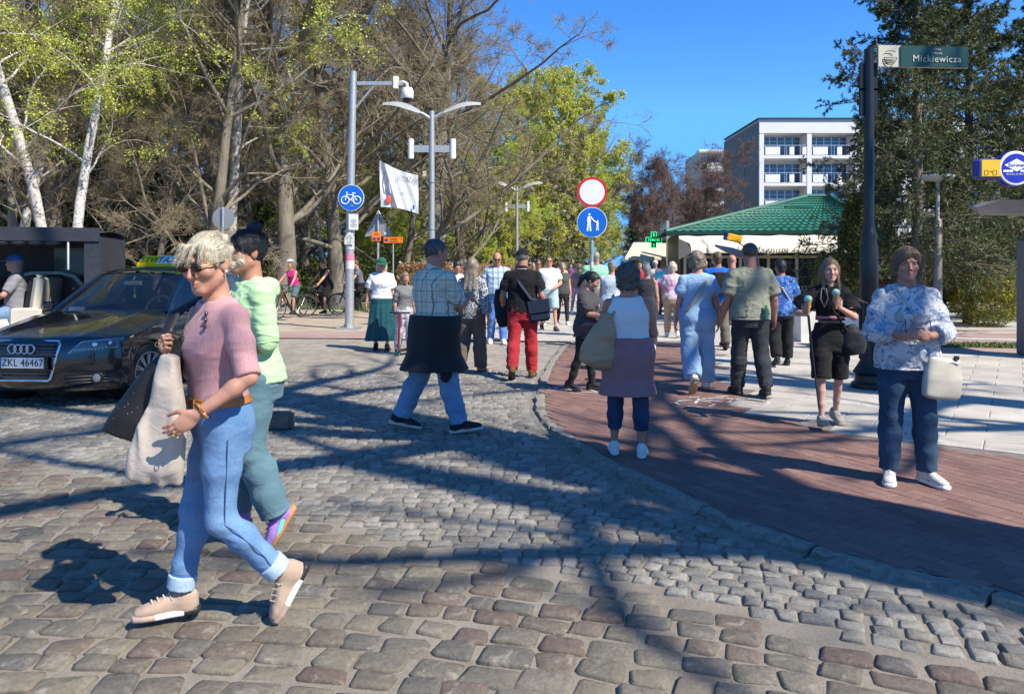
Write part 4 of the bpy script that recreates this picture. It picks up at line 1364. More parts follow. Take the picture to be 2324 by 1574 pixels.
M_CRL = mat('cross_led', (0.01, 0.5, 0.2), 0.4, 0, emit=(0.02, 1.0, 0.32), es=1.3)
s = 0.4
MB().box((0, 0, 0), (0.8, 0.16, 0.26)).box((0, 0, 0.265), (0.26, 0.16, 0.27)).box((0, 0, -0.265), (0.26, 0.16, 0.27)).build('housing', M_CRD, cr)
ol = [(-.4, -.13), (-.13, -.13), (-.13, -.4), (.13, -.4), (.13, -.13), (.4, -.13), (.4, .13), (.13, .13), (.13, .4), (-.13, .4), (-.13, .13), (-.4, .13), (-.4, -.13)]
MB().tube([(x_, -0.085, z_) for x_, z_ in ol], 0.014, 5).build('led_outline', M_CRL, cr)
o = text('clock', M_CRL, cr, (0, -0.085, 0))
o.scale = (0.9, 0.9, 0.9)
text('dollar', M_CRL, cr, (0, -0.085, 0.26))
text('dollar', M_CRL, cr, (0, -0.085, -0.27))
MB().box((0.55, 0.08, 0.0), (0.4, 0.05, 0.05)).box((0.78, 0.3, -0.7), (0.14, 0.14, 3.4)).build('bracket', M_GREYP, cr)
# ---- white house in the wood on the left
YW = 44.0
wh = thing('white_house', 'white villa with green roof glimpsed through the wood left of the blonde woman', 'house', (hx(345, YW), YW, -0.07))
Ww = hx(470, YW) - hx(345, YW)
wz = hz(515, YW)
MB().box((Ww / 2, 3, wz / 2), (Ww, 6, wz)).build('wall', mat('white_render', (0.72, 0.72, 0.72), 0.8, 0.05), wh)
MB().add([(-0.5, -0.6, wz), (Ww + 0.5, -0.6, wz), (Ww + 0.5, 6.6, wz), (-0.5, 6.6, wz), (1.0, 3, wz + 1.2), (Ww - 1, 3, wz + 1.2)], [(0, 1, 5, 4), (1, 2, 5), (2, 3, 4, 5), (3, 0, 4), (3, 2, 1, 0)]).build('roof', mat('pale_green_roof', (0.1, 0.26, 0.2), 0.6, 0.1), wh)
MB().box((Ww * 0.5, -0.8, hz(545, YW)), (Ww * 0.8, 1.6, 0.2)).build('porch_roof', _MATS['pale_green_roof'], wh)
for k in range(3):
 w_ = MB().box((0.8 + k * 1.1, -0.03, wz - 0.8), (0.7, 0.08, 0.9)).build('window', M_FRAME, wh)
 MB().box((0.8 + k * 1.1, -0.08, wz - 0.8), (0.55, 0.04, 0.75)).build('pane', M_GLASS, w_)
# ================================================================ POLES AND SIGNS
# ---- CCTV pole with cycle sign
x, y = ground(793, 748)
pol = thing('camera_pole', 'tall galvanised pole with white dome camera, round blue bicycle sign and plates', 'pole', (x, y, 0.0))
MB().tube([(0, 0, 0), (0.02, 0, 3.0), (0.1, 0, 6.45)], [0.115, 0.1, 0.085], 16).build('shaft', M_GALV, pol, True)
MB().box((0, 0, 0.03), (0.55, 0.55, 0.06)).box((0, 0, 0.14), (0.34, 0.05, 0.2), None, 0.5).box((0, 0, 0.14), (0.05, 0.34, 0.2), None, 0.5).build('base_plate', M_GALV, pol)
a0 = at(806, 190, y) - pol.location
MB().box(((a0.x + 1.15) / 2 + 0.12, 0, a0.z), (1.15, 0.08, 0.09)).tube([(0.15, 0, a0.z - 0.62), (0.62, 0, a0.z - 0.05)], 0.03, 8).build('arm', M_GALV, pol)
MB().box((1.17, 0, a0.z + 0.02), (0.12, 0.14, 0.3)).tube([(1.2, 0, a0.z + 0.02), (1.36, 0, a0.z + 0.04), (1.44, 0, a0.z), (1.45, 0, a0.z - 0.12)], 0.035, 8).lathe([(0.05, 0.02), (0.13, 0), (0.155, -0.08), (0.16, -0.22), (0.14, -0.26)], 16, (1.45, 0, a0.z - 0.12)).build('dome_camera', M_WHITEP, pol, True)
MB().ball((1.45, 0, a0.z - 0.38), (0.12, 0.12, 0.11), 14, 8).build('camera_lens', M_DARK, pol, True)
def round_sign(parent, c, r, face, rim, rimw=0.045, ydir=-1):
 c = Vector(c)
 s_ = MB().lathe([(r, -0.012), (r, 0.012)], 40, c, RX).build('sign_plate', rim, parent, True)
 MB().lathe([(r - rimw, 0), (r - rimw, 0.004)], 40, c + Vector((0, -0.013, 0)), RX).build('sign_face', face, s_, True)
 return s_
bz = (at(797, 449, y - 0.13) - pol.location)
sg = round_sign(pol, bz, 0.325, M_BLUE, M_WSIGN, 0.014)
yo = bz.y - 0.02
b = MB()
for wx in (-0.145, 0.145):
 b.torus((bz.x + wx, yo, bz.z - 0.06), 0.095, 0.013, 24, 6, RX)
def seg(P, r=0.012):
 b.tube([(bz.x + p[0], yo, bz.z + p[1]) for p in P], r, 6)
seg([(-0.145, -0.06), (-0.1, 0.1), (-0.115, 0.13), (-0.085, 0.14)])
seg([(-0.1, 0.07), (0.06, 0.07)])
seg([(-0.115, 0.04), (0.0, -0.07)])
seg([(0.0, -0.07), (0.07, 0.11)])
seg([(0.05, 0.06), (0.145, -0.06), (0.0, -0.07)])
seg([(0.03, 0.11), (0.11, 0.11)], 0.015)
b.build('bicycle_symbol', M_WHITEL, sg)
MB().box((bz.x + 0.03, yo - 0.005, bz.z - 0.2), (0.07, 0.004, 0.05)).build('sticker', M_SBACK, sg)
p = at(802, 504, y - 0.13) - pol.location
o = MB().rbox(p, (0.24, 0.015, 0.4), 0.006).build('notice_plate', M_WSIGN, pol)
for k in range(5):
 MB().box((p.x + 0.01, p.y - 0.011, p.z + 0.05 - k * 0.04), (0.15 - 0.02 * (k % 3), 0.004, 0.012)).build('text_line', M_SBACK, o)
p = at(792, 542, y - 0.13) - pol.location
o = MB().prism([(-0.11, -0.14), (0.11, -0.14), (0.11, 0.14), (-0.02, 0.14), (-0.11, 0.03)], 0.015, None, p).build('route_plate', mat('route_white', (0.6, 0.65, 0.6), 0.4, 0.05), pol)
text('ten', M_SBACK, o, (p.x, p.y - 0.012, p.z - 0.09))
b = MB()
for wx in (-0.05, 0.05):
 b.torus((p.x + wx, p.y - 0.01, p.z + 0.02), 0.03, 0.006, 12, 5, RX)
b.tube([(p.x - 0.05, p.y - 0.01, p.z + 0.02), (p.x - 0.02, p.y - 0.01, p.z + 0.08), (p.x + 0.04, p.y - 0.01, p.z + 0.08), (p.x + 0.05, p.y - 0.01, p.z + 0.02)], 0.006, 5)
b.build('cycle_mark', M_SBACK, o)
for zz, hh, cc, nm in ((1.72, 0.18, (0.75, 0.2, 0.3), 'pink_sticker'), (1.52, 0.3, (0.62, 0.62, 0.62), 'paper_sticker'), (2.0, 0.5, (0.5, 0.5, 0.51), 'paper_wrap')):
 MB().lathe([(0.112, 0), (0.110, hh)], 16, (0.015, 0, zz), None, False).build(nm, mat(nm, cc, 0.7, 0.25, 20), pol, True)
# ---- double wing lamp posts along the promenade
def lamp_post(label, px, Y, s=1.0, group='double-wing lamp posts along the promenade', rz=0.0):
 xx = (px - CXD) / FD * Y
 t = thing('lamp_post', label, 'street lamp', (xx, Y, PZ), rz, group)
 t.scale = (s, s, s)
 MB().tube([(0, 0, 0), (0, 0, 6.0)], [0.1, 0.075], 14).lathe([(0.17, 0), (0.17, 0.5), (0.13, 0.55)], 14).build('shaft', M_GALV, t, True)
 for sx in (-1, 1):
  MB().tube([(0, 0, 5.75), (sx * 0.25, 0, 5.92), (sx * 0.55, 0, 6.02)], [0.06, 0.05, 0.045], 8).build('arm', M_GALV, t, True)
  b = MB()
  n = 9
  vs, fs = [], []
  for i in range(n):
   u = i / (n - 1)
   xw = 0.35 + 1.05 * u
   zw = 5.98 + 0.24 * math.sin(u * 2.0)
   w = 0.22 * math.sin(math.pi * (0.18 + 0.74 * u)) + 0.03
   for k, (dy, dz) in enumerate(((-w, 0.0), (0, 0.045), (w, 0.0), (0, -0.04))):
    vs.append((sx * xw, dy, zw + dz + dy * 0.5))
  for i in range(n - 1):
   for k in range(4):
    l = (k + 1) % 4
    fs.append((i * 4 + k, i * 4 + l, i * 4 + 4 + l, i * 4 + 4 + k))
  fs += [(0, 1, 2, 3), tuple(range(4 * n - 1, 4 * n - 5, -1))]
  b.add(vs, fs).build('wing_lamp', M_GREYP if sx < 0 else mat('wing_pale', (0.42, 0.42, 0.4), 0.4, 0.08, 6), t, True)
  MB().lathe([(0.085, -0.28), (0.085, 0.28)], 14, (sx * 0.6, 0, 4.92)).build('spotlight', M_WHITEP if s > 0.1 else M_GREYP, t, True)
 MB().box((0, 0, 4.92), (1.1, 0.06, 0.2)).build('crossbar', M_GALV, t)
 return t
L1 = lamp_post('nearest double-wing lamp post behind the man in the checked shirt', 980, 21.4)
lamp_post('second double-wing lamp post along the promenade', 1173, 40.9)
lamp_post('third double-wing lamp post along the promenade', 1245, 60.4)
lamp_post('fourth lamp post, thin and far along the promenade', 1283, 80)
lamp_post('fifth lamp post, left of the sign post, far off', 1304, 99.5)
lamp_post('farthest lamp post left of the sign post', 1318, 119)
for k, yy in enumerate((4.25, 3.02)):
 pass
MB().torus((0, 0, 3.95), 0.09, 0.012, 14, 6).build('cable_tie', mat('green_tie', (0.05, 0.25, 0.16), 0.5, 0), L1)
MB().torus((0, 0, 2.62), 0.095, 0.012, 14, 6).build('cable_tie', _MATS['green_tie'], L1)
MB().box((-0.2, -0.05, 4.2), (0.1, 0.05, 0.14)).build('tag_plate', M_CREAM, L1)
# ---- banner tied between pole and lamp
YB = 21.0
cor = [at(861, 364, YB), at(949, 398, YB), at(950, 486, YB), at(864, 470, YB)]
n1, n2 = 28, 20
vs, fs = [], []
for j in range(n2 + 1):
 for i in range(n1 + 1):
  u, w = i / n1, j / n2
  p = cor[0].lerp(cor[1], u).lerp(cor[3].lerp(cor[2], u), w)
  sag = 0.1 * math.sin(math.pi * u) * (1 - 2 * w) * 0.6
  fold = 0.022 * math.sin(9 * u + 5 * w) + 0.012 * math.sin(21 * u - 8 * w) + 0.09 * math.exp(-((u - 0.17 - 0.3 * w) / 0.07) ** 2)
  vs.append((p.x - cor[0].x, p.y - cor[0].y - fold, p.z - cor[0].z - sag))
fs = [(j * (n1 + 1) + i, j * (n1 + 1) + i + 1, (j + 1) * (n1 + 1) + i + 1, (j + 1) * (n1 + 1) + i) for j in range(n2) for i in range(n1)]
me = bpy.data.meshes.new('sheet')
me.from_pydata(vs, [], fs)
me.polygons.foreach_set('use_smooth', [True] * len(fs))
ban = thing('banner', 'crumpled white banner with grey lettering tied beside the lamp post', 'banner', cor[0])
sh = link('sheet', me, mat('banner_white', (0.72, 0.73, 0.75), 0.6, 0.08, 1.4, 0.3, 9, 0.02), ban)
def on_ban(u, w, off=0.045):
 p = cor[0].lerp(cor[1], u).lerp(cor[3].lerp(cor[2], u), w) - cor[0]
 return (p.x, p.y - off, p.z)
M_BANL = mat('banner_grey_print', (0.2, 0.2, 0.24), 0.6, 0)
o = text('uwazaj', M_BANL, sh, on_ban(0.72, 0.2), (R(90), R(14), 0))
o.scale = (0.52, 0.62, 1)
o = text('bslova', M_BANL, sh, on_ban(0.72, 0.56), (R(90), R(12), 0))
o.scale = (0.55, 0.55, 0.55)
MB().ball(on_ban(0.22, 0.8), (0.08, 0.01, 0.12), 12, 8).build('red_float', mat('print_red', (0.7, 0.1, 0.04), 0.6, 0), sh)
b = MB()
b.tube([on_ban(0.15, 0.2), on_ban(0.12, 0.45), on_ban(0.18, 0.6)], 0.015, 5).build('printed_line', M_BANL, sh)
MB().tube([on_ban(0.26, 0.3), on_ban(0.24, 0.5), on_ban(0.28, 0.66)], 0.03, 5).build('printed_buoy', mat('print_grey', (0.42, 0.43, 0.46), 0.6, 0.1), sh)
MB().box(on_ban(0.87, 0.86), (0.05, 0.01, 0.12)).build('printed_crest', M_BLUEL, sh)
MB().tube([(0, 0, 0), at(802, 372, 19.0) - cor[0]], 0.008, 4).tube([cor[1] - cor[0], at(980, 388, 21.4) - cor[0]], 0.008, 4).tube([cor[2] - cor[0], at(980, 497, 21.4) - cor[0]], 0.008, 4).tube([cor[3] - cor[0], at(800, 487, 19.0) - cor[0]], 0.008, 4).build('ties', M_DARK, ban)
# ---- warning triangle seen from behind with orange plate
Yt = 22.5
x = (858 - CXD) / FD * Yt
t = thing('warning_sign', 'back of a triangular road sign with small orange plate on its post', 'road sign', (x, Yt, 0))
MB().tube([(0, 0, 0), (0, 0, at(858, 490, Yt).z)], 0.035, 10).build('post', M_GALV, t, True)
P3 = [(at(858, 478, Yt).x - x, at(858, 478, Yt).z), (at(889, 536, Yt).x - x, at(0, 536, Yt).z), (at(828, 536, Yt).x - x, at(0, 536, Yt).z)]
MB().prism(P3, 0.02, None, (0, 0.05, 0)).build('sign_plate', M_SBACK, t)
MB().tube([(p_[0], 0.05, p_[1]) for p_ in P3 + P3[:1]], 0.02, 6).build('rim', mat('pale_rim', (0.45, 0.46, 0.46), 0.5, 0.05, metal=0.3), t)
cz = at(0, 537, Yt).z
o = MB().rbox((-0.04, -0.05, cz), (0.27, 0.015, 0.28), 0.006).build('orange_plate', M_ORANGE, t)
for dx in (-0.06, 0.06):
 MB().box((-0.04 + dx, -0.061, cz - 0.07), (0.085, 0.004, 0.085)).build('route_number', mat('plate_violet', (0.06, 0.04, 0.2), 0.5, 0), o)
MB().tube([(-0.1, -0.06, cz + 0.05), (-0.04, -0.06, cz + 0.09), (0.03, -0.06, cz + 0.05)], 0.01, 5).build('bridge_symbol', M_BLACKL, o)
MB().box((0.22, 0.035, at(0, 530, Yt).z), (0.09, 0.004, 0.06)).build('sticker', M_WSIGN, t)
Yo = 24.5
x = (892 - CXD) / FD * Yo
t = thing('direction_sign', 'orange cycle-route direction board on a thin post', 'road sign', (x, Yo, 0))
MB().tube([(0, 0.03, 0), (0, 0.03, at(0, 538, Yo).z)], 0.025, 8).build('post', M_GALV, t, True)
cz = at(0, 545, Yo).z
o = MB().rbox((0, 0, cz), (0.63, 0.02, 0.2), 0.008).build('board', M_ORANGE, t)
for k in range(3):
 MB().box((0.02, -0.012, cz + 0.05 - k * 0.05), (0.26 - 0.04 * (k == 0), 0.004, 0.018)).build('text_line', M_BLACKL, o)
MB().box((-0.22, -0.012, cz), (0.12, 0.004, 0.09)).build('pictogram', _MATS['plate_violet'], o)
text('arrow', M_BLACKL, o, (0.27, -0.012, cz))
# ---- grey round sign from behind
Yr = 22.0
x = (506 - CXD) / FD * Yr
t = thing('round_sign_back', 'grey back of a round road sign above the blonde woman', 'road sign', (x, Yr, 0))
MB().tube([(0, 0, 0), (0, 0, at(0, 470, Yr).z)], 0.035, 10).build('post', M_GALV, t, True)
MB().lathe([(0.31, -0.01), (0.33, 0.012), (0.31, 0.014)], 32, (0, 0.06, at(0, 495, Yr).z), RX).build('sign_plate', M_SBACK, t, True)
MB().prism([(-0.02, -0.02), (0.16, -0.02), (0.24, -0.12), (0.16, -0.2), (-0.02, -0.2)], 0.012, None, (0, 0.06, at(0, 523, Yr).z)).build('arrow_plate', M_SBACK, t)
# ---- no-vehicles and pedestrians sign
Yn = 14.4
x = (1343 - CXD) / FD * Yn
t = thing('sign_post', 'post with red-ringed white disc above a round blue pedestrian sign', 'road sign', (x, Yn, PZ))
MB().tube([(0, 0, 0), (0, 0, at(0, 405, Yn).z - PZ)], 0.034, 12).build('post', M_GALV, t, True)
MB().lathe([(0.037, 0), (0.036, 0.24)], 12, (0, 0, at(0, 580, Yn).z), None, False).build('sticker', mat('post_sticker', (0.2, 0.36, 0.36), 0.6, 0.5, 40), t, True)
MB().lathe([(0.0365, 0), (0.036, 0.12)], 12, (0, 0, at(0, 612, Yn).z), None, False).build('sticker', mat('post_sticker_white', (0.55, 0.58, 0.6), 0.6, 0.3, 40), t, True)
s1 = round_sign(t, (0, -0.05, at(0, 437, Yn).z - PZ), 0.29, M_WSIGN, M_RSIGN, 0.05)
bz = Vector((0, -0.05, at(0, 505, Yn).z - PZ))
s2 = round_sign(t, bz, 0.29, M_BLUE, M_WSIGN, 0.012)
b = MB()
def man(cx_, cz_, h):
 b.ball((bz.x + cx_, bz.y - 0.018, bz.z + cz_ + 0.43 * h), (0.065 * h, 0.006, 0.065 * h), 10, 6)
 P = [(-0.1, 0.3), (0.0, 0.36), (0.09, 0.3), (0.1, 0.05), (0.07, 0.0), (0.12, -0.5), (0.03, -0.5), (-0.01, -0.05), (-0.06, -0.5), (-0.15, -0.5), (-0.09, 0.0), (-0.13, 0.05)]
 b.prism([(cx_ + q[0] * h, cz_ + q[1] * h) for q in P], 0.008, None, (bz.x, bz.y - 0.018, bz.z))
man(-0.055, 0.0, 0.34)
man(0.105, -0.06, 0.2)
b.tube([(bz.x - 0.03, bz.y - 0.018, bz.z + 0.1), (bz.x + 0.035, bz.y - 0.018, bz.z + 0.02), (bz.x + 0.09, bz.y - 0.018, bz.z - 0.01)], 0.014, 6)
b.build('pedestrian_symbol', M_WHITEL, s2)
# ---- street name pole
x, y = ground(1972, 886)
t = thing('street_name_pole', 'black fluted pole carrying the dark green street-name board', 'pole', (x, y, PZ), 0)
topz = at(0, 112, y).z - PZ
MB().lathe([(0.21, 0), (0.21, 0.06), (0.17, 0.09), (0.16, 0.16), (0.19, 0.2), (0.15, 0.26), (0.105, 0.34), (0.1, 1.1), (0.11, 1.14), (0.105, 1.75), (0.085, 1.82), (0.1, 1.88), (0.075, 1.95), (0.06, 2.05), (0.056, topz)], 20).build('shaft', M_BLACKP, t, True)
b = MB()
for k in range(12):
 a = k * math.pi / 6
 b.tube([(0.102 * math.cos(a), 0.102 * math.sin(a), 0.36), (0.102 * math.cos(a), 0.102 * math.sin(a), 1.08)], 0.014, 5)
b.build('flutes', M_BLACKP, t)
for zz in (at(0, 175, y).z, at(0, 232, y).z):
 MB().box((0, 0.02, zz - PZ), (0.21, 0.05, 0.34)).build('bracket', M_BLACKP, t)
MB().lathe([(0.062, 0), (0.061, 0.09)], 12, (0, 0, at(0, 590, y).z - PZ), None, False).build('sticker', mat('torn_sticker', (0.6, 0.6, 0.6), 0.7, 0.3, 30), t, True)
RZs = Matrix.Rotation(R(4), 3, 'Z')
M_SGREEN = mat('street_sign_green', (0.008, 0.055, 0.05), 0.35, 0.08, 5, coat=0.2)
cz = at(0, 131, y).z - PZ
bw = (2200 - 1990) / FD * y
o = MB().box((0.08 + bw / 2, -0.02, cz), (bw, 0.03, 0.265), RZs).build('name_board', mat('street_sign_cream', (0.5, 0.48, 0.4), 0.5, 0.1), t)
o2 = MB().box((0.08 + bw * 0.62, -0.04, cz), (bw * 0.755, 0.012, 0.255), RZs).build('green_field', M_SGREEN, o)
M_SLET = mat('street_lettering', (0.55, 0.55, 0.5), 0.5, 0)
for key, dz in (('ulica', 0.09), ('adama', 0.04), ('micki', -0.035)):
 oo = text(key, M_SLET, o, (0.08 + bw * 0.64, -0.052, cz + dz), (R(90), 0, R(4)))
 oo.scale = (0.62, 0.62, 0.62)
b = MB()
ex = 0.08 + bw * 0.125
b.tube([(ex + 0.075 * math.cos(a), -0.085, cz - 0.02 + 0.09 * math.sin(a)) for a in np.linspace(math.pi, 2 * math.pi, 12)], 0.005, 5)
b.tube([(ex + 0.065 * math.cos(a), -0.085, cz + 0.03 + 0.03 * math.sin(a)) for a in np.linspace(0.3, math.pi - 0.3, 8)], 0.004, 5)
for k in range(3):
 b.tube([(ex - 0.07 + k * 0.012, -0.085, cz - 0.022 - k * 0.022), (ex, -0.085, cz - 0.028 - k * 0.022), (ex + 0.07 - k * 0.012, -0.085, cz - 0.022 - k * 0.022)], 0.004, 5)
b.build('emblem', M_BLACKL, o)
# ---- disc-topped lamp
Yd = 17.6
x = (2128 - CXD) / FD * Yd
t = thing('disc_lamp', 'lamp with flat disc head on a thick brown metal column', 'street lamp', (x, Yd, -0.07))
M_BRONZE = mat('bronze_paint', (0.2, 0.185, 0.15), 0.42, 0.08, 4, metal=0.4)
z1 = at(0, 500, Yd).z + 0.07
z2 = at(0, 407, Yd).z + 0.07
MB().lathe([(0.098, 0), (0.098, z1), (0.085, z1 + 0.02)], 20).build('column', M_BRONZE, t, True)
MB().lathe([(0.04, z1), (0.04, z2)], 12).build('stem', M_GREYP, t, True)
MB().lathe([(0.06, z2 - 0.06), (0.3, z2 - 0.02), (0.36, z2 + 0.03), (0.36, z2 + 0.07), (0.3, z2 + 0.09)], 24).build('lamp_head', mat('pale_lamp', (0.4, 0.45, 0.42), 0.35, 0.05), t, True)
for k in range(9):
 a = k * 0.7
 MB().tube([(0.26 * math.cos(a), 0.26 * math.sin(a), z2 + 0.08), (0.27 * math.cos(a), 0.27 * math.sin(a), z2 + 0.2)], 0.006, 4).build('bird_spike', M_SBACK, t)
# ---- cash machine kiosk with canopy and bank sign at the right edge
x, y = ground(2372, 818)
t = thing('cash_machine', 'grey and blue cash machine cabinet with flat canopy at the right edge', 'cash machine', (x, y, PZ))
MB().rbox((0.12, 0.2, 1.0), (0.5, 0.7, 2.0), 0.04).build('cabinet', mat('cabinet_grey', (0.12, 0.125, 0.14), 0.5, 0.06), t)
MB().rbox((0.12, -0.165, 0.5), (0.46, 0.03, 0.85), 0.01).build('lower_panel', mat('cabinet_blue', (0.03, 0.035, 0.16), 0.4, 0.1), t)
MB().rbox((0.12, -0.165, 1.45), (0.4, 0.03, 0.4), 0.01).build('screen_panel', mat('screen_dark', (0.015, 0.018, 0.025), 0.15, 0.1), t)
MB().rbox((0.12, -0.2, 1.1), (0.4, 0.1, 0.06), 0.01).build('keypad_shelf', M_SBACK, t)
wz_ = at(0, 472, y).z - PZ
b = MB()
b.add([(-1.18, -0.1, wz_ - 0.0), (-1.0, -0.4, wz_ + 0.1), (1.4, -0.5, wz_ + 0.05), (1.4, 0.8, wz_ + 0.1), (-1.0, 0.5, wz_ + 0.1), (-0.9, -0.2, wz_ - 0.1), (1.4, -0.3, wz_ - 0.14), (1.4, 0.6, wz_ - 0.12), (-0.9, 0.3, wz_ - 0.1)], [(0, 1, 4), (1, 2, 3, 4), (0, 5, 1), (1, 5, 6, 2), (0, 4, 8), (4, 3, 7, 8), (5, 8, 7, 6), (0, 8, 5), (2, 6, 7, 3)])
b.build('canopy', mat('canopy_grey', (0.2, 0.2, 0.21), 0.45, 0.1), t)
MB().tube([(0.62, 0.3, 0), (0.62, 0.3, 3.55)], 0.06, 10).build('post', M_GREYP, t, True)
sc_ = at(2297, 384, y) - t.location
M_EB = mat('bank_blue', (0.02, 0.03, 0.42), 0.3, 0.05, coat=0.3)
MB().lathe([(0.285, -0.09), (0.3, 0.0), (0.285, 0.09)], 36, sc_, RX).build('sign_drum', mat('sign_shell', (0.03, 0.04, 0.3), 0.35, 0.05), t, True)
MB().lathe([(0.285, 0.0), (0.27, 0.012)], 36, sc_ + Vector((0, -0.09, 0)), RX).build('sign_ring', M_WSIGN, t, True)
fc_ = MB().lathe([(0.24, 0.0), (0.238, 0.014)], 36, sc_ + Vector((0, -0.095, 0)), RX).build('sign_face', M_EB, t, True)
MB().prism([(-0.2, 0.05), (0, 0.155), (0.2, 0.05), (0, -0.055)], 0.004, None, sc_ + Vector((0, -0.112, 0))).build('diamond', M_WHITEL, fc_)
MB().box(sc_ + Vector((-0.14, -0.112, -0.045)), (0.16, 0.004, 0.035)).build('white_bar', M_WHITEL, fc_)
MB().box(sc_ + Vector((0.14, -0.112, -0.045)), (0.16, 0.004, 0.035)).build('white_bar', M_WHITEL, fc_)
text('euronet', M_BLUEL, fc_, sc_ + Vector((0, -0.118, 0.05)))
text('worldwide', M_WHITEL, fc_, sc_ + Vector((0, -0.113, -0.1)))
yb = sc_ + Vector((-0.42, 0, -0.0))
MB().rbox(yb, (0.42, 0.17, 0.33), 0.04).build('sign_box', _MATS['sign_shell'], t)
MB().rbox(yb + Vector((0.02, -0.085, 0)), (0.34, 0.03, 0.28), 0.012).build('yellow_panel', mat('bank_yellow', (0.85, 0.5, 0.02), 0.35, 0.04, coat=0.2), t)
b = MB()
for dx in (-0.07, 0.07):
 q = yb + Vector((dx, -0.103, -0.07))
 b.tube([q + Vector((-0.03, 0, -0.035)), q + Vector((0.03, 0, -0.035)), q + Vector((0.03, 0, 0.035)), q + Vector((-0.03, 0, 0.035)), q + Vector((-0.03, 0, -0.035))], 0.004, 4)
b.tube([yb + Vector((-0.04, -0.103, -0.06)), yb + Vector((0, -0.103, -0.045)), yb + Vector((0.04, -0.103, -0.07))], 0.004, 4)
b.build('card_symbol', mat('brown_print', (0.35, 0.18, 0.01), 0.5, 0), t)
MB().tube([sc_ + Vector((0.25, 0.0, 0)), (0.62, 0.3, sc_.z)], 0.04, 8).build('bracket', M_GREYP, t)
# ---- planters, poster stand
M_PLANTER = mat('white_planter', (0.62, 0.61, 0.58), 0.7, 0.06, 5)
for px, py, w_, h_, lb in ((1826, 778, 0.34, 0.62, 'tall white planter behind the girl with ice creams, on her right'), (1920, 790, 0.5, 0.62, 'white planter between the girl and the black pole')):
 x, y = ground(px, py)
 t = thing('planter', lb, 'planter', (x, y, PZ), R(8), 'white planters by the cafe')
 MB().box((0, 0, h_ / 2), (w_, w_, h_), None, 1.12).build('pot', M_PLANTER, t)
 MB().box((0, 0, h_ - 0.01), (w_ * 0.98, w_ * 0.98, 0.04)).build('soil', mat('potting_soil', (0.05, 0.035, 0.025), 0.95, 0.2), t)
x, y = ground(2012, 722)
t = thing('poster_stand', 'pinkish poster board behind the black pole', 'poster stand', (x, y, PZ))
MB().rbox((0, 0, 1.55), (0.85, 0.06, 0.75), 0.01).build('board', mat('poster_pink', (0.62, 0.34, 0.26), 0.6, 0.3, 5), t)
MB().box((0, 0, 1.95), (0.95, 0.1, 0.06)).box((-0.38, 0, 0.6), (0.05, 0.05, 1.2)).box((0.38, 0, 0.6), (0.05, 0.05, 1.2)).build('frame', mat('brown_frame', (0.1, 0.05, 0.035), 0.6, 0.1), t)
for k, cc in enumerate(((0.6, 0.02, 0.08), (0.75, 0.25, 0.03), (0.3, 0.1, 0.5), (0.7, 0.05, 0.3))):
 MB().ball((-0.15 + 0.11 * k, -0.1, 0.95 - 0.12 * (k % 2)), (0.1, 0.06, 0.14), 8, 6).build('toy', mat('toy_%s' % 'abcd'[k], cc, 0.4, 0.1), t)
# ---- hedges and bushes (leaf clumps)
def clump(name, label, cat, loc, fn, n, size, cols, matl, stem_pts=None):
 rg = np.random.default_rng(abs(hash(label)) % 9999 if False else len(label) * 37 + n)
 P = fn(rg, n)
 lv, lq = leaf_quads(rg, P, np.zeros(3), size, 0.65)
 c = np.array(cols)[rg.integers(0, len(cols), n)] * rg.uniform(0.7, 1.3, (n, 1))
 t = thing(name, label, cat, loc)
 link('foliage', fastmesh('foliage', lv, lq, None, False, np.repeat(c, 4, 0)), matl, t)
 b = MB()
 rr = random.Random(n)
 for sp in stem_pts or []:
  b.tube([(sp[0], sp[1], 0), (sp[0] + rr.gauss(0, 0.1), sp[1] + rr.gauss(0, 0.1), sp[2] * 0.55), (sp[0] + rr.gauss(0, 0.2), sp[1] + rr.gauss(0, 0.2), sp[2])], [0.03, 0.022, 0.01], 5)
 if stem_pts:
  b.build('stems', M_TWIG, t)
 return t
def ellip(rx, ry, rz_, shell=0.35, bumps=0.12):
 def f(rg, n):
  d = rg.normal(0, 1, (n, 3))
  d /= np.linalg.norm(d, axis=1, keepdims=True)
  d[:, 2] = np.abs(d[:, 2]) * np.where(rg.random(n) < 0.25, -0.9, 1)
  r = 1 - shell * rg.random(n) ** 2 + bumps * vnoise(d * 4 + 3) + 0.06 * vnoise(d * 11)
  return d * r[:, None] * np.array([rx, ry, rz_]) + np.array([0, 0, rz_ * 0.97])
 return f
BUSH = [(0.3, 0.3, 0.035), (0.22, 0.23, 0.03), (0.15, 0.165, 0.028), (0.36, 0.32, 0.045)]
x, y = ground(2243, 742)
clump('round_bush', 'rounded yellow-green bush beside the cash machine', 'bush', (x, y, -0.06), ellip(0.93, 0.85, 0.86), 17000, 0.055, BUSH, M_LEAF, [(0, 0, 0.9), (0.2, 0.1, 0.8), (-0.2, 0.1, 0.8)])
HEDGE = [(0.3, 0.17, 0.085), (0.36, 0.22, 0.11), (0.22, 0.12, 0.06), (0.4, 0.27, 0.15)]
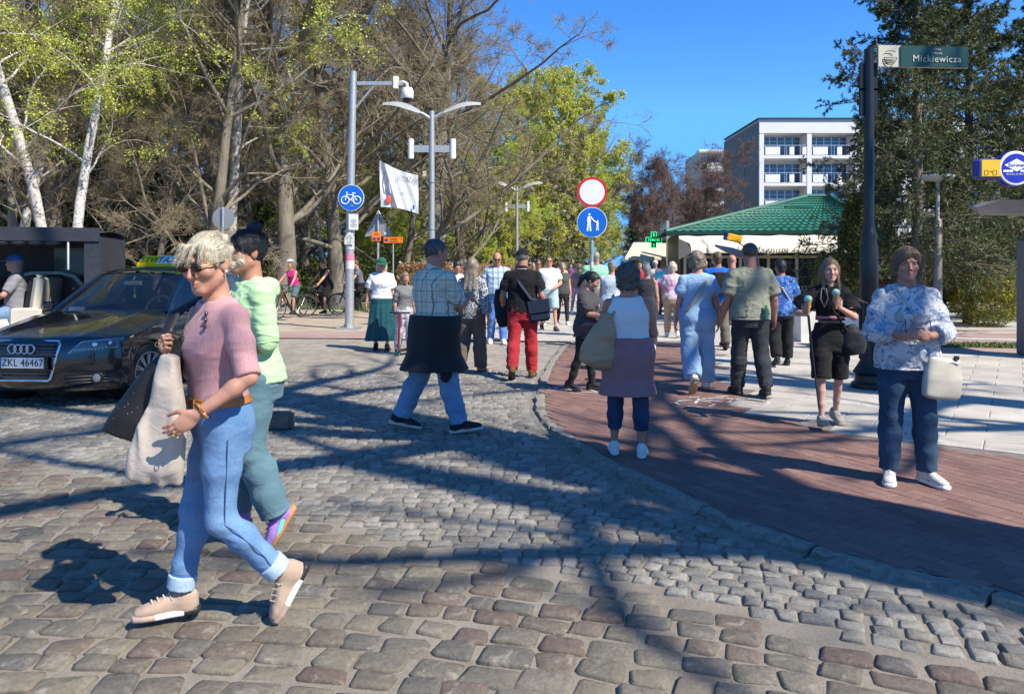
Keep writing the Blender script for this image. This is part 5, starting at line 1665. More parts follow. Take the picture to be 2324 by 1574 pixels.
def hedge_fn(L, Wd, Hh):
 def f(rg, n):
  p = rg.uniform(0, 1, (n, 3))
  f_ = rg.integers(0, 4, n)
  dep = rg.random(n) ** 2 * 0.12
  p[:, 0] = np.where(f_ == 0, dep, p[:, 0])
  p[:, 1] = np.where(f_ == 1, dep * 0.2, p[:, 1])
  p[:, 2] = np.where(f_ == 2, 1 - dep, p[:, 2])
  p[:, 0] = np.where(f_ == 3, 1 - dep, p[:, 0])
  q = np.stack([p[:, 0] * Wd, p[:, 1] * L, p[:, 2] * Hh], 1)
  return q + 0.06 * np.stack([vnoise(q * 2.5), vnoise(q * 2.5 + 9), vnoise(q * 2.5 + 17)], 1)
 return f
x, y = (905 - CXD) / FD * 19.5, 19.5
h = clump('beech_hedge', 'clipped hedge of dry brown beech leaves behind the woman in the green cap', 'hedge', (x, y, -0.05), hedge_fn(26, 1.3, 1.72), 26000, 0.075, HEDGE, M_LEAF, [(0.6 + 0.1 * k % 0.4, 0.3 + k * 0.8, 1.5) for k in range(30)])
h.rotation_euler.z = -math.atan2(DIRP.x, DIRP.y)
THU = [(0.12, 0.13, 0.02), (0.09, 0.105, 0.018), (0.16, 0.155, 0.028), (0.06, 0.075, 0.015)]
def column_fn(r, Hh):
 def f(rg, n):
  z = rg.random(n) ** 0.85
  a = rg.uniform(0, 2 * np.pi, n)
  rr = r * (1 - z ** 2.2) ** 0.6 * (1 - 0.3 * rg.random(n) ** 2) * (1 + 0.15 * vnoise(np.stack([np.cos(a) * 2, np.sin(a) * 2, z * 7], 1)))
  return np.stack([rr * np.cos(a), rr * np.sin(a), z * Hh + 0.05], 1)
 return f
for px, Y, r, Hh, lb in ((1938, 19.0, 0.48, 3.4, 'columnar thuja left of the black street-name pole'), (1868, 21, 0.34, 2.0, 'slim pale thuja in front of the cafe awning'), (2010, 24, 0.6, 3.0, 'dark thuja between the black pole and the pale trunk')):
 clump('thuja', lb, 'thuja', ((px - CXD) / FD * Y, Y, -0.05), column_fn(r, Hh), 12000 if r > 0.4 else 2600, 0.07, THU if px != 1868 else [(0.3, 0.29, 0.06), (0.24, 0.24, 0.05)], M_LEAF, [(0, 0, Hh * 0.7)])
UND = [(0.04, 0.06, 0.018), (0.06, 0.08, 0.02), (0.03, 0.045, 0.015)]
for px, Y, rx, rz_, lb in ((2110, 27, 2.4, 1.5, 'dark shrub behind the standing woman'), (2240, 28, 2.6, 1.6, 'dark shrub behind the round bush'), (2345, 26, 2.0, 1.5, 'dark shrub at the right edge behind the cash machine')):
 clump('dark_shrub', lb, 'shrub', ((px - CXD) / FD * Y, Y, -0.06), ellip(rx, 1.2, rz_), 7000, 0.13, UND, M_LEAF, [(0, 0, rz_)])
GREENB = [(0.1, 0.15, 0.025), (0.14, 0.18, 0.03), (0.07, 0.1, 0.02), (0.18, 0.19, 0.05)]
for px, Y, rx, rz_, lb in ((690, 31, 2.0, 0.9, 'green shrub between the pink and the black-clad cyclists'), (560, 33, 2.2, 1.1, 'green shrub behind the dark-haired woman'), (840, 33, 2.2, 1.2, 'green shrub behind the third cyclist'), (250, 30, 2.6, 1.1, 'green shrub behind the buggy roof'), (70, 29, 2.6, 1.1, 'green shrub at the left edge behind the buggy'), (440, 31, 2.0, 0.9, 'green shrub below the white villa')):
 clump('green_shrub', lb, 'shrub', ((px - CXD) / FD * Y, Y, -0.06), ellip(rx, 1.3, rz_, 0.6, 0.3), 5000, 0.11, GREENB, M_LEAF, [(0, 0, rz_), (0.5, 0, rz_)])
# ================================================================ PEOPLE: implicit-surface modelling
class SDF:
 def __init__(s):
  s.ops = []
 def add(s, fn, lo, hi, k=0.02, mode='u'):
  s.ops.append((fn, np.array(lo, float), np.array(hi, float), k, mode))
  return s
 def mesh(s, h):
  lo = np.min([o[1] for o in s.ops if o[4] == 'u'], 0) - 3 * h
  hi = np.max([o[2] for o in s.ops if o[4] == 'u'], 0) + 3 * h
  n = np.ceil((hi - lo) / h).astype(int) + 1
  ax = [(lo[i] + np.arange(n[i]) * h).astype(np.float32) for i in range(3)]
  D = np.full(n, 0.3, np.float32)
  for fn, a, b, k, mode in s.ops:
   i0 = np.clip(np.floor((a - k - 2 * h - lo) / h).astype(int), 0, n)
   i1 = np.clip(np.ceil((b + k + 2 * h - lo) / h).astype(int) + 1, 0, n)
   if np.any(i1 <= i0):
    continue
   sl = tuple(slice(i0[i], i1[i]) for i in range(3))
   X, Y, Z = ax[0][sl[0]][:, None, None], ax[1][sl[1]][None, :, None], ax[2][sl[2]][None, None, :]
   d = fn(X, Y, Z)
   A = D[sl]
   if mode == 'u':
    if k > 0:
     hh = np.maximum(k - np.abs(A - d), 0) / k
     D[sl] = np.minimum(A, d) - hh * hh * k * 0.25
    else:
     D[sl] = np.minimum(A, d)
   else:
    d = -d
    if k > 0:
     hh = np.maximum(k - np.abs(A - d), 0) / k
     D[sl] = np.maximum(A, d) + hh * hh * k * 0.25
    else:
     D[sl] = np.maximum(A, d)
  return nets(D, lo, h)
def nets(D, lo, h):
 S = D < 0
 c = [S[dx:S.shape[0] - 1 + dx, dy:S.shape[1] - 1 + dy, dz:S.shape[2] - 1 + dz] for dx in (0, 1) for dy in (0, 1) for dz in (0, 1)]
 an = c[0].copy()
 al = c[0].copy()
 for q in c[1:]:
  an |= q
  al &= q
 I, J, K = np.nonzero(an & ~al)
 idx = np.full(an.shape, -1, np.int32)
 idx[I, J, K] = np.arange(len(I))
 val = {(dx, dy, dz): D[I + dx, J + dy, K + dz] for dx in (0, 1) for dy in (0, 1) for dz in (0, 1)}
 acc = np.zeros((len(I), 3), np.float32)
 cnt = np.zeros(len(I), np.float32)
 for a in range(3):
  for u in (0, 1):
   for w in (0, 1):
    p = [0, 0, 0]
    o = [i for i in range(3) if i != a]
    p[o[0]], p[o[1]] = u, w
    q = list(p)
    q[a] = 1
    v0, v1 = val[tuple(p)], val[tuple(q)]
    m = (v0 < 0) != (v1 < 0)
    t = np.where(m, v0 / np.where(m, v0 - v1, 1), 0)
    for i in range(3):
     acc[:, i] += m * (t if i == a else p[i])
    cnt += m
 V = (np.stack([I, J, K], 1) + acc / np.maximum(cnt, 1)[:, None]) * h + lo
 Q = []
 for a in range(3):
  sl0, sl1 = [slice(None)] * 3, [slice(None)] * 3
  sl0[a], sl1[a] = slice(0, -1), slice(1, None)
  A, B = S[tuple(sl0)], S[tuple(sl1)]
  e = np.argwhere(A != B)
  o = [i for i in range(3) if i != a]
  ok = (e[:, o[0]] > 0) & (e[:, o[1]] > 0) & (e[:, o[0]] < an.shape[o[0]]) & (e[:, o[1]] < an.shape[o[1]])
  e = e[ok]
  if len(e) == 0:
   continue
  cs = []
  for du, dw in ((-1, -1), (0, -1), (0, 0), (-1, 0)):
   f = e.copy()
   f[:, o[0]] += du
   f[:, o[1]] += dw
   cs.append(idx[f[:, 0], f[:, 1], f[:, 2]])
  q = np.stack(cs, 1)
  inside = S[e[:, 0], e[:, 1], e[:, 2]]
  if a == 1:
   inside = ~inside
  q[~inside] = q[~inside][:, ::-1]
  Q.append(q)
 Q = np.concatenate(Q)
 Q = Q[(Q >= 0).all(1)]
 return V.astype(np.float32), Q
def vnormals(V, Q):
 n = np.cross(V[Q[:, 2]] - V[Q[:, 0]], V[Q[:, 3]] - V[Q[:, 1]])
 N_ = np.zeros_like(V)
 for k in range(4):
  np.add.at(N_, Q[:, k], n)
 return N_ / (np.linalg.norm(N_, axis=1, keepdims=True) + 1e-12)
def smooth_mesh(V, Q, it=1):
 for _ in range(it):
  A = np.zeros_like(V)
  c = np.zeros(len(V), np.float32)
  for k in range(4):
   np.add.at(A, Q[:, k], V[Q[:, (k + 1) % 4]] + V[Q[:, k - 1]])
   np.add.at(c, Q[:, k], 2)
  V = 0.45 * V + 0.55 * A / np.maximum(c, 1)[:, None]
 return V
# ---- primitives
def cone(a, b, ra, rb, sq=None):
 a, b = np.array(a, np.float32), np.array(b, np.float32)
 ba = b - a
 L2 = float((ba * ba).sum()) + 1e-9
 def f(X, Y, Z):
  px, py, pz = X - a[0], Y - a[1], Z - a[2]
  t = np.clip((px * ba[0] + py * ba[1] + pz * ba[2]) / L2, 0, 1)
  qx, qy, qz = px - t * ba[0], py - t * ba[1], pz - t * ba[2]
  r2 = qx * qx + qy * qy + qz * qz
  if sq is not None:
   u, fct = sq
   c = qx * u[0] + qy * u[1] + qz * u[2]
   r2 = r2 + (fct * fct - 1) * c * c
  return np.sqrt(r2) - (ra + (rb - ra) * t)
 m = max(ra, rb)
 return f, np.minimum(a, b) - m, np.maximum(a, b) + m
def ell(c, r, M=None):
 c, r = np.array(c, np.float32), np.array(r, np.float32)
 def f(X, Y, Z):
  x, y, z = X - c[0], Y - c[1], Z - c[2]
  if M is not None:
   x, y, z = (x * M[0][0] + y * M[1][0] + z * M[2][0], x * M[0][1] + y * M[1][1] + z * M[2][1], x * M[0][2] + y * M[1][2] + z * M[2][2])
  k0 = np.sqrt((x / r[0]) ** 2 + (y / r[1]) ** 2 + (z / r[2]) ** 2)
  k1 = np.sqrt((x / r[0] ** 2) ** 2 + (y / r[1] ** 2) ** 2 + (z / r[2] ** 2) ** 2) + 1e-6
  return k0 * (k0 - 1) / k1
 m = float(max(r)) if M is not None else r
 return f, c - m, c + m
def loft(tab, org, M, p=2.3):
 """tab rows: z, half width, half depth, front offset (y). Local frame org + M."""
 tab = np.array(sorted(tab), np.float32)
 org = np.array(org, np.float32)
 z0, z1 = tab[0, 0], tab[-1, 0]
 def f(X, Y, Z):
  x, y, z = X - org[0], Y - org[1], Z - org[2]
  x, y, z = (x * M[0][0] + y * M[1][0] + z * M[2][0], x * M[0][1] + y * M[1][1] + z * M[2][1], x * M[0][2] + y * M[1][2] + z * M[2][2])
  z = np.broadcast_to(z, np.broadcast_shapes(x.shape, y.shape, z.shape))
  w = np.interp(z, tab[:, 0], tab[:, 1]).astype(np.float32)
  d = np.interp(z, tab[:, 0], tab[:, 2]).astype(np.float32)
  yy = y - np.interp(z, tab[:, 0], tab[:, 3]).astype(np.float32)
  q = (np.abs(x / w) ** p + np.abs(yy / d) ** p) ** (1 / p)
  r = np.sqrt(x * x + yy * yy) + 1e-6
  dd = (q - 1) * r / (q + 1e-6)
  return np.maximum(np.maximum(dd, z - z1), z0 - z)
 m = float(max(tab[:, 1].max(), (tab[:, 2] + np.abs(tab[:, 3])).max()))
 cs = [org + np.array(M @ np.array([sx * m, sy * m, zz])) for sx in (-1, 1) for sy in (-1, 1) for zz in (z0, z1)]
 return f, np.min(cs, 0), np.max(cs, 0)
def cut(prims, n, c, k=0.02):
 """union of prims clipped by the half space n.(p-c) < 0"""
 n = np.array(n, np.float32)
 n = n / np.linalg.norm(n)
 c = np.array(c, np.float32)
 def f(X, Y, Z):
  d = None
  for fn, lo, hi in prims:
   e = fn(X, Y, Z)
   if d is None:
    d = e
   else:
    hh = np.maximum(k - np.abs(d - e), 0) / k
    d = np.minimum(d, e) - hh * hh * k * 0.25
  pl = (X - c[0]) * n[0] + (Y - c[1]) * n[1] + (Z - c[2]) * n[2]
  return np.maximum(d, pl)
 return f, np.min([p[1] for p in prims], 0), np.max([p[2] for p in prims], 0)
def rotm(ax, deg):
 return np.array(Matrix.Rotation(R(deg), 3, ax))
def unit(v):
 v = np.array(v, float)
 return v / (np.linalg.norm(v) + 1e-12)
# ---- materials for people
def skin_mat():
 m, nt, bs = newmat('skin')
 a = N(nt, 'ShaderNodeAttribute', attribute_name='Col')
 v = texco(nt, 'Object')
 c = mixc(nt, 1.0, a.outputs['Color'], ramp(nt, noise(nt, v, 30, 4), [(0.3, (0.88, 0.85, 0.84)), (0.7, (1.08, 1.05, 1.04))]), 'MULTIPLY')
 nt.links.new(c, bs.inputs['Base Color'])
 bs.inputs['Roughness'].default_value = 0.5
 bs.inputs['Specular IOR Level'].default_value = 0.35
 bs.inputs['Subsurface Weight'].default_value = 0.12
 bs.inputs['Subsurface Radius'].default_value = (0.02, 0.008, 0.005)
 bs.inputs['Subsurface Scale'].default_value = 0.6
 bump(nt, bs, noise(nt, v, 260, 3), 0.12, 0.002)
 return m
M_SKIN = skin_mat()
def hair_mat(name, lo, hi):
 if name in _MATS:
  return _MATS[name]
 m, nt, bs = newmat(name)
 v = texco(nt, 'Object', (1, 1, 0.12))
 n = noise(nt, v, 190, 4, 0.65, 0.4)
 nt.links.new(ramp(nt, n, [(0.3, lo), (0.7, hi)]), bs.inputs['Base Color'])
 bs.inputs['Roughness'].default_value = 0.45
 bump(nt, bs, n, 0.7, 0.006)
 _MATS[name] = m
 return m
def cloth(name, col, var=0.1, rough=0.85, bscale=350, wr=0.25):
 if name in _MATS:
  return _MATS[name]
 m, nt, bs = newmat(name)
 v = texco(nt, 'Object')
 n = noise(nt, v, 7, 5)
 nt.links.new(ramp(nt, n, [(0.25, tuple(c * (1 - var) for c in col)), (0.75, tuple(min(1, c * (1 + var)) for c in col))]), bs.inputs['Base Color'])
 bs.inputs['Roughness'].default_value = rough
 bs.inputs['Specular IOR Level'].default_value = 0.2
 bs.inputs['Sheen Weight'].default_value = 0.08
 h = math_n(nt, 'ADD', math_n(nt, 'MULTIPLY', noise(nt, texco(nt, 'Object', (1, 1, 1.6)), 11, 5, 0.55, 0.8), 3.0), math_n(nt, 'MULTIPLY', noise(nt, v, bscale, 2), 0.35))
 bump(nt, bs, h, wr, 0.012)
 _MATS[name] = m
 return m
def denim(name, col, fade):
 if name in _MATS:
  return _MATS[name]
 m, nt, bs = newmat(name)
 v = texco(nt, 'Object')
 big = noise(nt, v, 5, 5)
 fine = noise(nt, texco(nt, 'Object', (1, 1, 0.25)), 260, 3, 0.7)
 c = ramp(nt, big, [(0.3, col), (0.7, fade)])
 c = mixc(nt, 1.0, c, ramp(nt, fine, [(0.3, (0.8, 0.82, 0.85)), (0.7, (1.18, 1.16, 1.12))]), 'MULTIPLY')
 nt.links.new(c, bs.inputs['Base Color'])
 bs.inputs['Roughness'].default_value = 0.85
 bs.inputs['Specular IOR Level'].default_value = 0.2
 h = math_n(nt, 'ADD', math_n(nt, 'MULTIPLY', noise(nt, texco(nt, 'Object', (1, 1, 1.5)), 10, 5, 0.55, 0.8), 3.0), fine)
 bump(nt, bs, h, 0.25, 0.012)
 _MATS[name] = m
 return m
def pattern(name, build):
 if name in _MATS:
  return _MATS[name]
 m, nt, bs = newmat(name)
 v = texco(nt, 'Object')
 c = build(nt, v)
 if isinstance(c, tuple):
  bs.inputs['Base Color'].default_value = (*c, 1)
 else:
  nt.links.new(c, bs.inputs['Base Color'])
 bs.inputs['Roughness'].default_value = 0.85
 bs.inputs['Specular IOR Level'].default_value = 0.2
 bump(nt, bs, noise(nt, v, 12, 5, 0.6, 0.8), 0.3, 0.02)
 _MATS[name] = m
 return m
def bands(nt, v, axis, per, width, phase=0.0):
 """1 inside a stripe"""
 s = N(nt, 'ShaderNodeSeparateXYZ')
 nt.links.new(v, s.inputs[0])
 f = math_n(nt, 'FRACT', math_n(nt, 'ADD', math_n(nt, 'DIVIDE', s.outputs[axis], per), 50.0 + phase))
 return math_n(nt, 'LESS_THAN', f, width)
def plaid(base, lines):
 def f(nt, v):
  c = base
  for axis, per, wd, ph, colr, k in lines:
   b = bands(nt, v, axis, per, wd, ph)
   c = mixc(nt, math_n(nt, 'MULTIPLY', b, k), c, colr)
  return c
 return f
def blotch(base, spots):
 def f(nt, v):
  c = base
  for sc, th, colr, dist in spots:
   n = noise(nt, v, sc, 3, 0.55, dist)
   c = mixc(nt, ramp(nt, n, [(th, (0, 0, 0)), (th + 0.035, (1, 1, 1))]), c, colr)
  return c
 return f
def leopard(nt, v):
 vo = N(nt, 'ShaderNodeTexVoronoi', feature='DISTANCE_TO_EDGE')
 vo.inputs['Scale'].default_value = 26
 nt.links.new(v, vo.inputs['Vector'])
 c = ramp(nt, vo.outputs[0], [(0.1, (0.42, 0.43, 0.45)), (0.16, (0.02, 0.02, 0.025)), (0.3, (0.02, 0.02, 0.025)), (0.36, (0.3, 0.31, 0.33))])
 return c
# ---- shoes (template meshes shared by everybody)
def shoe_meshes():
 up = SDF()
 up.add(*loft([(-0.192, 0.016, 0.012, 0.031), (-0.182, 0.031, 0.018, 0.035), (-0.15, 0.043, 0.025, 0.041), (-0.1, 0.045, 0.033, 0.047), (-0.05, 0.039, 0.043, 0.058), (0.0, 0.034, 0.048, 0.064), (0.05, 0.034, 0.048, 0.064), (0.072, 0.028, 0.044, 0.064), (0.08, 0.012, 0.03, 0.06)], (0, 0, -0.085), np.array([[1, 0, 0], [0, 0, 1], [0, 1, 0]]) @ np.diag([1, 1, 1])), 0.0)
 up.add(*cone((0, 0.03, -0.05), (0, 0.02, 0.0), 0.04, 0.043), k=0.03)
 V, Q = up.mesh(0.006)
 V = smooth_mesh(V, Q, 2)
 so = SDF()
 so.add(*loft([(-0.202, 0.016, 0.015, 0.017), (-0.19, 0.037, 0.017, 0.017), (-0.15, 0.05, 0.017, 0.017), (-0.1, 0.051, 0.018, 0.018), (-0.03, 0.043, 0.018, 0.018), (0.04, 0.042, 0.019, 0.019), (0.078, 0.035, 0.019, 0.019), (0.092, 0.015, 0.017, 0.019)], (0, 0, -0.085), np.array([[1, 0, 0], [0, 0, 1], [0, 1, 0]]), 3.0), 0.0)
 V2, Q2 = so.mesh(0.006)
 V2 = smooth_mesh(V2, Q2, 1)
 la = MB()
 for k in range(4):
  y_, z_ = -0.115 + k * 0.025, -0.004 + k * 0.0075
  la.tube([(-0.026, y_, z_ - 0.008), (0, y_ - 0.004, z_ + 0.006), (0.026, y_ + 0.006, z_ - 0.008)], 0.0032, 4)
 for sx in (-1, 1):
  la.tube([(0, -0.028, 0.008), (sx * 0.025, -0.04, 0.018), (sx * 0.04, -0.03, 0.006), (sx * 0.01, -0.028, 0.006)], 0.003, 4)
 return fastmesh('shoe', V, Q), fastmesh('sole', V2, Q2), la.mesh('laces')
SHOE, SOLE, LACES = shoe_meshes()
HD = 1.75
# ---- the person builder
class Person:
 def __init__(s, label, px, py, H=1.72, face=0.0, sex='m', fat=1.0, belly=0.0, legs=((8, 4, 0), (-8, 10, 0)), arms=(None, None), lean=0.0, head=(0, 0, 0), res=0.012, skin=(0.5, 0.27, 0.19), z=0.0, group=None, pos=None, foot_yaw=(6, 6), footp=(None, None), seat=None, shoulder=1.0, bust=1.0, twist=0.0, hs=1.03):
  s.hs = hs
  s.k = H / HD
  s.res, s.sex, s.fat, s.belly = res, sex, fat, belly
  s.skin = np.array(skin)
  x, y = pos if pos else ground(px, py)
  s.root = thing('person', label, 'person', (x, y, z), R(face), group)
  k = s.k
  s.M = rotm('Z', twist) @ rotm('X', lean)                    # torso frame: lean forward (forward is -y)
  s.legs = legs
  f = sex == 'f'
  # legs (left is +x)
  J = {}
  s.feet = []
  low = 9
  for i, sd in enumerate((1, -1)):
   hf, kf, ab = legs[i]
   hp = np.array([sd * 0.092 * k, 0, 0.92 * k])
   td = unit([math.sin(R(ab)) * sd, -math.sin(R(hf)), -math.cos(R(hf))])
   kn = hp + td * 0.43 * k
   a2 = hf - kf
   sdv = unit([math.sin(R(ab)) * sd * 0.5, -math.sin(R(a2)), -math.cos(R(a2))])
   an = kn + sdv * 0.405 * k
   fp = footp[i] if footp[i] is not None else max(-a2 * 0.55, 0) if a2 < -12 else (min(-a2 * 0.6, 0) if a2 > 12 else 0)
   J[i] = (hp, kn, an, fp)
   for dy, dz in ((-0.19, -0.085), (0.08, -0.085), (-0.13, -0.085)):
    c_, s_ = math.cos(R(fp)), math.sin(R(fp))
    zz = an[2] + (dy * s_ + dz * c_) * k
    low = min(low, zz)
  dz = -low if seat is None else seat - 0.92 * k
  s.low = dz
  up = np.array([0, 0, dz])
  s.J = {i: (a + up, b + up, c + up, d) for i, (a, b, c, d) in J.items()}
  s.pel = np.array([0, 0, 0.92 * k]) + up
  s.fy = foot_yaw
  sw = (0.152 if f else 0.176) * k * shoulder * (0.5 + 0.5 * fat)
  s.sh = {}
  s.arm = {}
  for i, sd in enumerate((1, -1)):
   sp = s.tp((sd * sw, 0.012 * k, 0.472 * k))
   s.sh[i] = sp
   a = arms[i] if arms[i] is not None else ('swing', -6 if i else 6, 8, 14)
   U, F = 0.285 * k, 0.25 * k
   if a[0] == 'swing':
    d1 = unit([math.sin(R(a[2])) * sd, -math.sin(R(a[1])), -math.cos(R(a[1]))])
    el = sp + d1 * U
    fa = a[1] + a[3]
    inw = a[4] if len(a) > 4 else 0
    d2 = unit([math.sin(R(a[2] * 0.5 - inw)) * sd, -math.sin(R(fa)), -math.cos(R(fa))])
    wr = el + d2 * F
   else:
    if a[0] == 'w':
     q = Vector(a[1]) - Vector((x, y, z))
     tgt = np.array(Matrix.Rotation(-R(face), 3, 'Z') @ q)
    else:
     tgt = s.tp(np.array(a[1]) * k)
    hint = unit(a[2] if len(a) > 2 else (sd, 0.4, -0.6))
    v = tgt - sp
    L = min(np.linalg.norm(v), (U + F) * 0.995)
    v = unit(v)
    ca = (U * U + L * L - F * F) / (2 * U * L)
    ca = max(-1, min(1, ca))
    pv = hint - v * (hint @ v)
    pv = unit(pv)
    el = sp + v * U * ca + pv * U * math.sqrt(1 - ca * ca)
    wr = sp + v * L
   s.arm[i] = (sp, el, wr)
  s.hands = {}
  # head frame
  s.nk = s.tp((0, 0.012 * k, 0.555 * k))
  yaw, pit, rol = head
  s.HM = s.M @ rotm('X', -lean * 0.6) @ rotm('Z', yaw) @ rotm('X', pit) @ rotm('Y', rol)
  s.hc = s.nk + s.HM @ (np.array([0, -0.02, 0.155]) * k * hs)
  s.sleeveless = False
 def tp(s, p):
  return s.pel + s.M @ np.array(p, float)
 def hp(s, p):
  return s.hc + s.HM @ (np.array(p, float) * s.k * s.hs)
 # torso table, relative to hip joint height
 def torso(s, e=0.0, z0=-0.12, z1=0.6, bust=1.0, hemw=0.0):
  k, f, b = s.k, s.fat, s.belly
  if s.sex == 'f':
   T = [(-0.12, .135, .10, .01), (-0.04, .172, .122, .012), (0.04, .172, .12, .008), (0.12, .148, .104, -.004), (0.19, .132, .096, -.006), (0.27, .138, .104, -.01), (0.345, .15, .124 * bust, -.022 * bust), (0.42, .15, .106, -.008), (0.48, .15, .084, .004), (0.525, .12, .066, .012), (0.555, .07, .058, .014), (0.6, .054, .054, .012)]
  else:
   T = [(-0.12, .135, .095, .01), (-0.04, .163, .115, .01), (0.04, .165, .112, .004), (0.12, .152, .105, -.004), (0.2, .152, .106, -.006), (0.28, .16, .112, -.008), (0.36, .175, .12, -.006), (0.43, .182, .112, 0), (0.49, .17, .088, .006), (0.53, .13, .07, .012), (0.56, .075, .062, .014), (0.6, .058, .058, .012)]
  out = []
  for z, w, d, c in T:
   bb = b * math.exp(-((z - 0.13) / 0.13) ** 2)
   ff = 1 + (f - 1) * (1.0 if z < 0.46 else 0.3)
   out.append((z * k, (w * ff + e + bb * 0.55) * k, (d * ff + e + bb * 0.75) * k, (c - bb * 0.45) * k))
  zd = np.arange(out[0][0], out[-1][0] + 1e-6, 0.018 * k)
  A = np.array(out)
  sm_ = []
  for i in (1, 2, 3):
   y_ = np.interp(zd, A[:, 0], A[:, i])
   for _ in range(2):
    yp = np.pad(y_, 2, mode='edge')
    y_ = (yp[:-4] + 2 * yp[1:-3] + 3 * yp[2:-2] + 2 * yp[3:-1] + yp[4:]) / 9
   sm_.append(y_)
  out = [(float(zd[j]), float(sm_[0][j]), float(sm_[1][j]), float(sm_[2][j])) for j in range(len(zd))]
  zs = [o[0] for o in out]
  def at_(z):
   z = z * k
   return (z,) + tuple(float(np.interp(z, zs, [o[i] for o in out])) for i in (1, 2, 3))
  r = [o for o in out if z0 * k < o[0] < z1 * k]
  lo = at_(z0)
  if hemw:
   lo = (lo[0], lo[1] + hemw * k, lo[2] + hemw * k, lo[3])
  return [lo] + r + [at_(z1)]
 def chain(s, pts, ts, t_end, rad):
  out = []
  for (a, ra), (b, rb), t0, t1 in zip(pts[:-1], pts[1:], ts[:-1], ts[1:]):
   if t0 >= t_end - 1e-6:
    break
   r0, r1 = rad(ra, t0), rad(rb, t1)
   if t_end < t1 - 1e-6 or (t_end <= ts[-1] and abs(t_end - t1) < 1e-6):
    u = min(1.0, (t_end - t0) / (t1 - t0))
    c = a + (b - a) * u
    d = unit(b - a)
    re = r0 + (r1 - r0) * u
    out.append(cut([cone(a, c + d * re * 1.2, r0, re)], d, c))
    break
   out.append(cone(a, b, r0, r1))
  return out
 def leg_prims(s, i, e=0.0, flare=0.0, t_end=2.5, rk=1.0):
  """thigh + shin chain; t_end in 0..2 limits it (1 = knee)"""
  k = s.k
  hp_, kn, an, fp = s.J[i]
  f = (0.6 + 0.4 * s.fat) * rk
  cal = kn + (an - kn) * 0.3 + np.array([0, 0.012 * k, 0])
  pts = [(hp_ + np.array([0, 0.008, -0.02]) * k, 0.088 * f), (hp_ * 0.55 + kn * 0.45, 0.075 * f), (kn, 0.053 * f), (cal, 0.053 * f), (kn * 0.35 + an * 0.65, 0.043 * f), (an, 0.036 * f)]
  return s.chain(pts, [0, 0.45, 1.0, 1.3, 1.65, 2.0], t_end, lambda r, t: (r + e + flare * max(0, t - 0.3) / 1.7) * k)
 def leg_at(s, i, t):
  hp_, kn, an, fp = s.J[i]
  if t <= 1:
   return hp_ + (kn - hp_) * t, unit(kn - hp_)
  return kn + (an - kn) * (t - 1), unit(an - kn)
 def arm_prims(s, i, e=0.0, t_end=2.5, flare=0.0):
  k = s.k
  sp, el, wr = s.arm[i]
  f = (0.5 + 0.5 * s.fat) * (0.9 if s.sex == 'f' else 1.0)
  mid = el + (wr - el) * 0.3
  pts = [(sp, 0.05 * f), (sp * 0.55 + el * 0.45, 0.048 * f), (el, 0.038 * f), (mid, 0.04 * f), (wr, 0.027 * f)]
  return s.chain(pts, [0, 0.45, 1, 1.3, 2], t_end, lambda r, t: (r + e * (0.55 if t < 0.2 else 1) + flare * t) * k)
 def arm_at(s, i, t):
  sp, el, wr = s.arm[i]
  if t <= 1:
   return sp + (el - sp) * t, unit(el - sp)
  return el + (wr - el) * (t - 1), unit(wr - el)
 def hand(s, S, i, curl=0.35, spread=1.0, pn=None, aim=None):
  k = s.k * (0.92 if s.sex == 'f' else 1.0)
  sp, el, wr = s.arm[i]
  d = unit(wr - el) if aim is None else unit(aim)
  sd = 1 if i == 0 else -1
  n = np.array(pn, float) if pn is not None else np.array([-sd, 0, 0.0])
  n = unit(n - d * (n @ d))
  l = np.cross(d, n)                       # sideways across the palm
  if pn is None and l[1] > 0:
   l = -l
  elif pn is not None and l[2] < -0.2:
   l = -l
  Mh = np.stack([l, n, d], 1)
  c = wr + d * 0.052 * k
  S.add(*ell(c, np.array([.041, .0165, .055]) * k, Mh), k=0.02 * k)
  tips = []
  for j, (off, ln, r) in enumerate(((0.03, .062, .0088), (0.0105, .072, .0092), (-0.0095, .068, .009), (-0.028, .054, .008))):
   p0 = wr + d * (0.09 - 0.004 * abs(j - 1)) * k + l * off * k
   ang = 0.0
   for q, fr in enumerate((0.45, 0.32, 0.27)):
    ang += curl * (0.75, 1.0, 0.8)[q] * (1 + 0.12 * j)
    dd = unit(d * math.cos(ang) + n * math.sin(ang) + l * off * 1.2 * spread)
    p1 = p0 + dd * ln * fr * k * 1.12
    S.add(*cone(p0, p1, r * (1 - 0.07 * q) * k, r * (0.93 - 0.09 * q) * k), k=0.004)
    p0 = p1
   tips.append(p0)
  p0 = wr + d * 0.022 * k + l * 0.026 * k
  t1 = p0 + unit(d * 0.75 + l * 0.75 + n * 0.3) * 0.045 * k
  t2 = t1 + unit(d * 1.0 + l * 0.25 + n * (0.3 + curl)) * 0.034 * k
  t3 = t2 + unit(d * 1.0 + n * (0.3 + curl)) * 0.022 * k
  S.add(*cone(p0, t1, .0145 * k, .0105 * k), k=0.012)
  S.add(*cone(t1, t2, .0105 * k, .0095 * k), k=0.004)
  S.add(*cone(t2, t3, .0095 * k, .008 * k), k=0.004)
  s.hands[i] = (wr, d, n, l, tips)
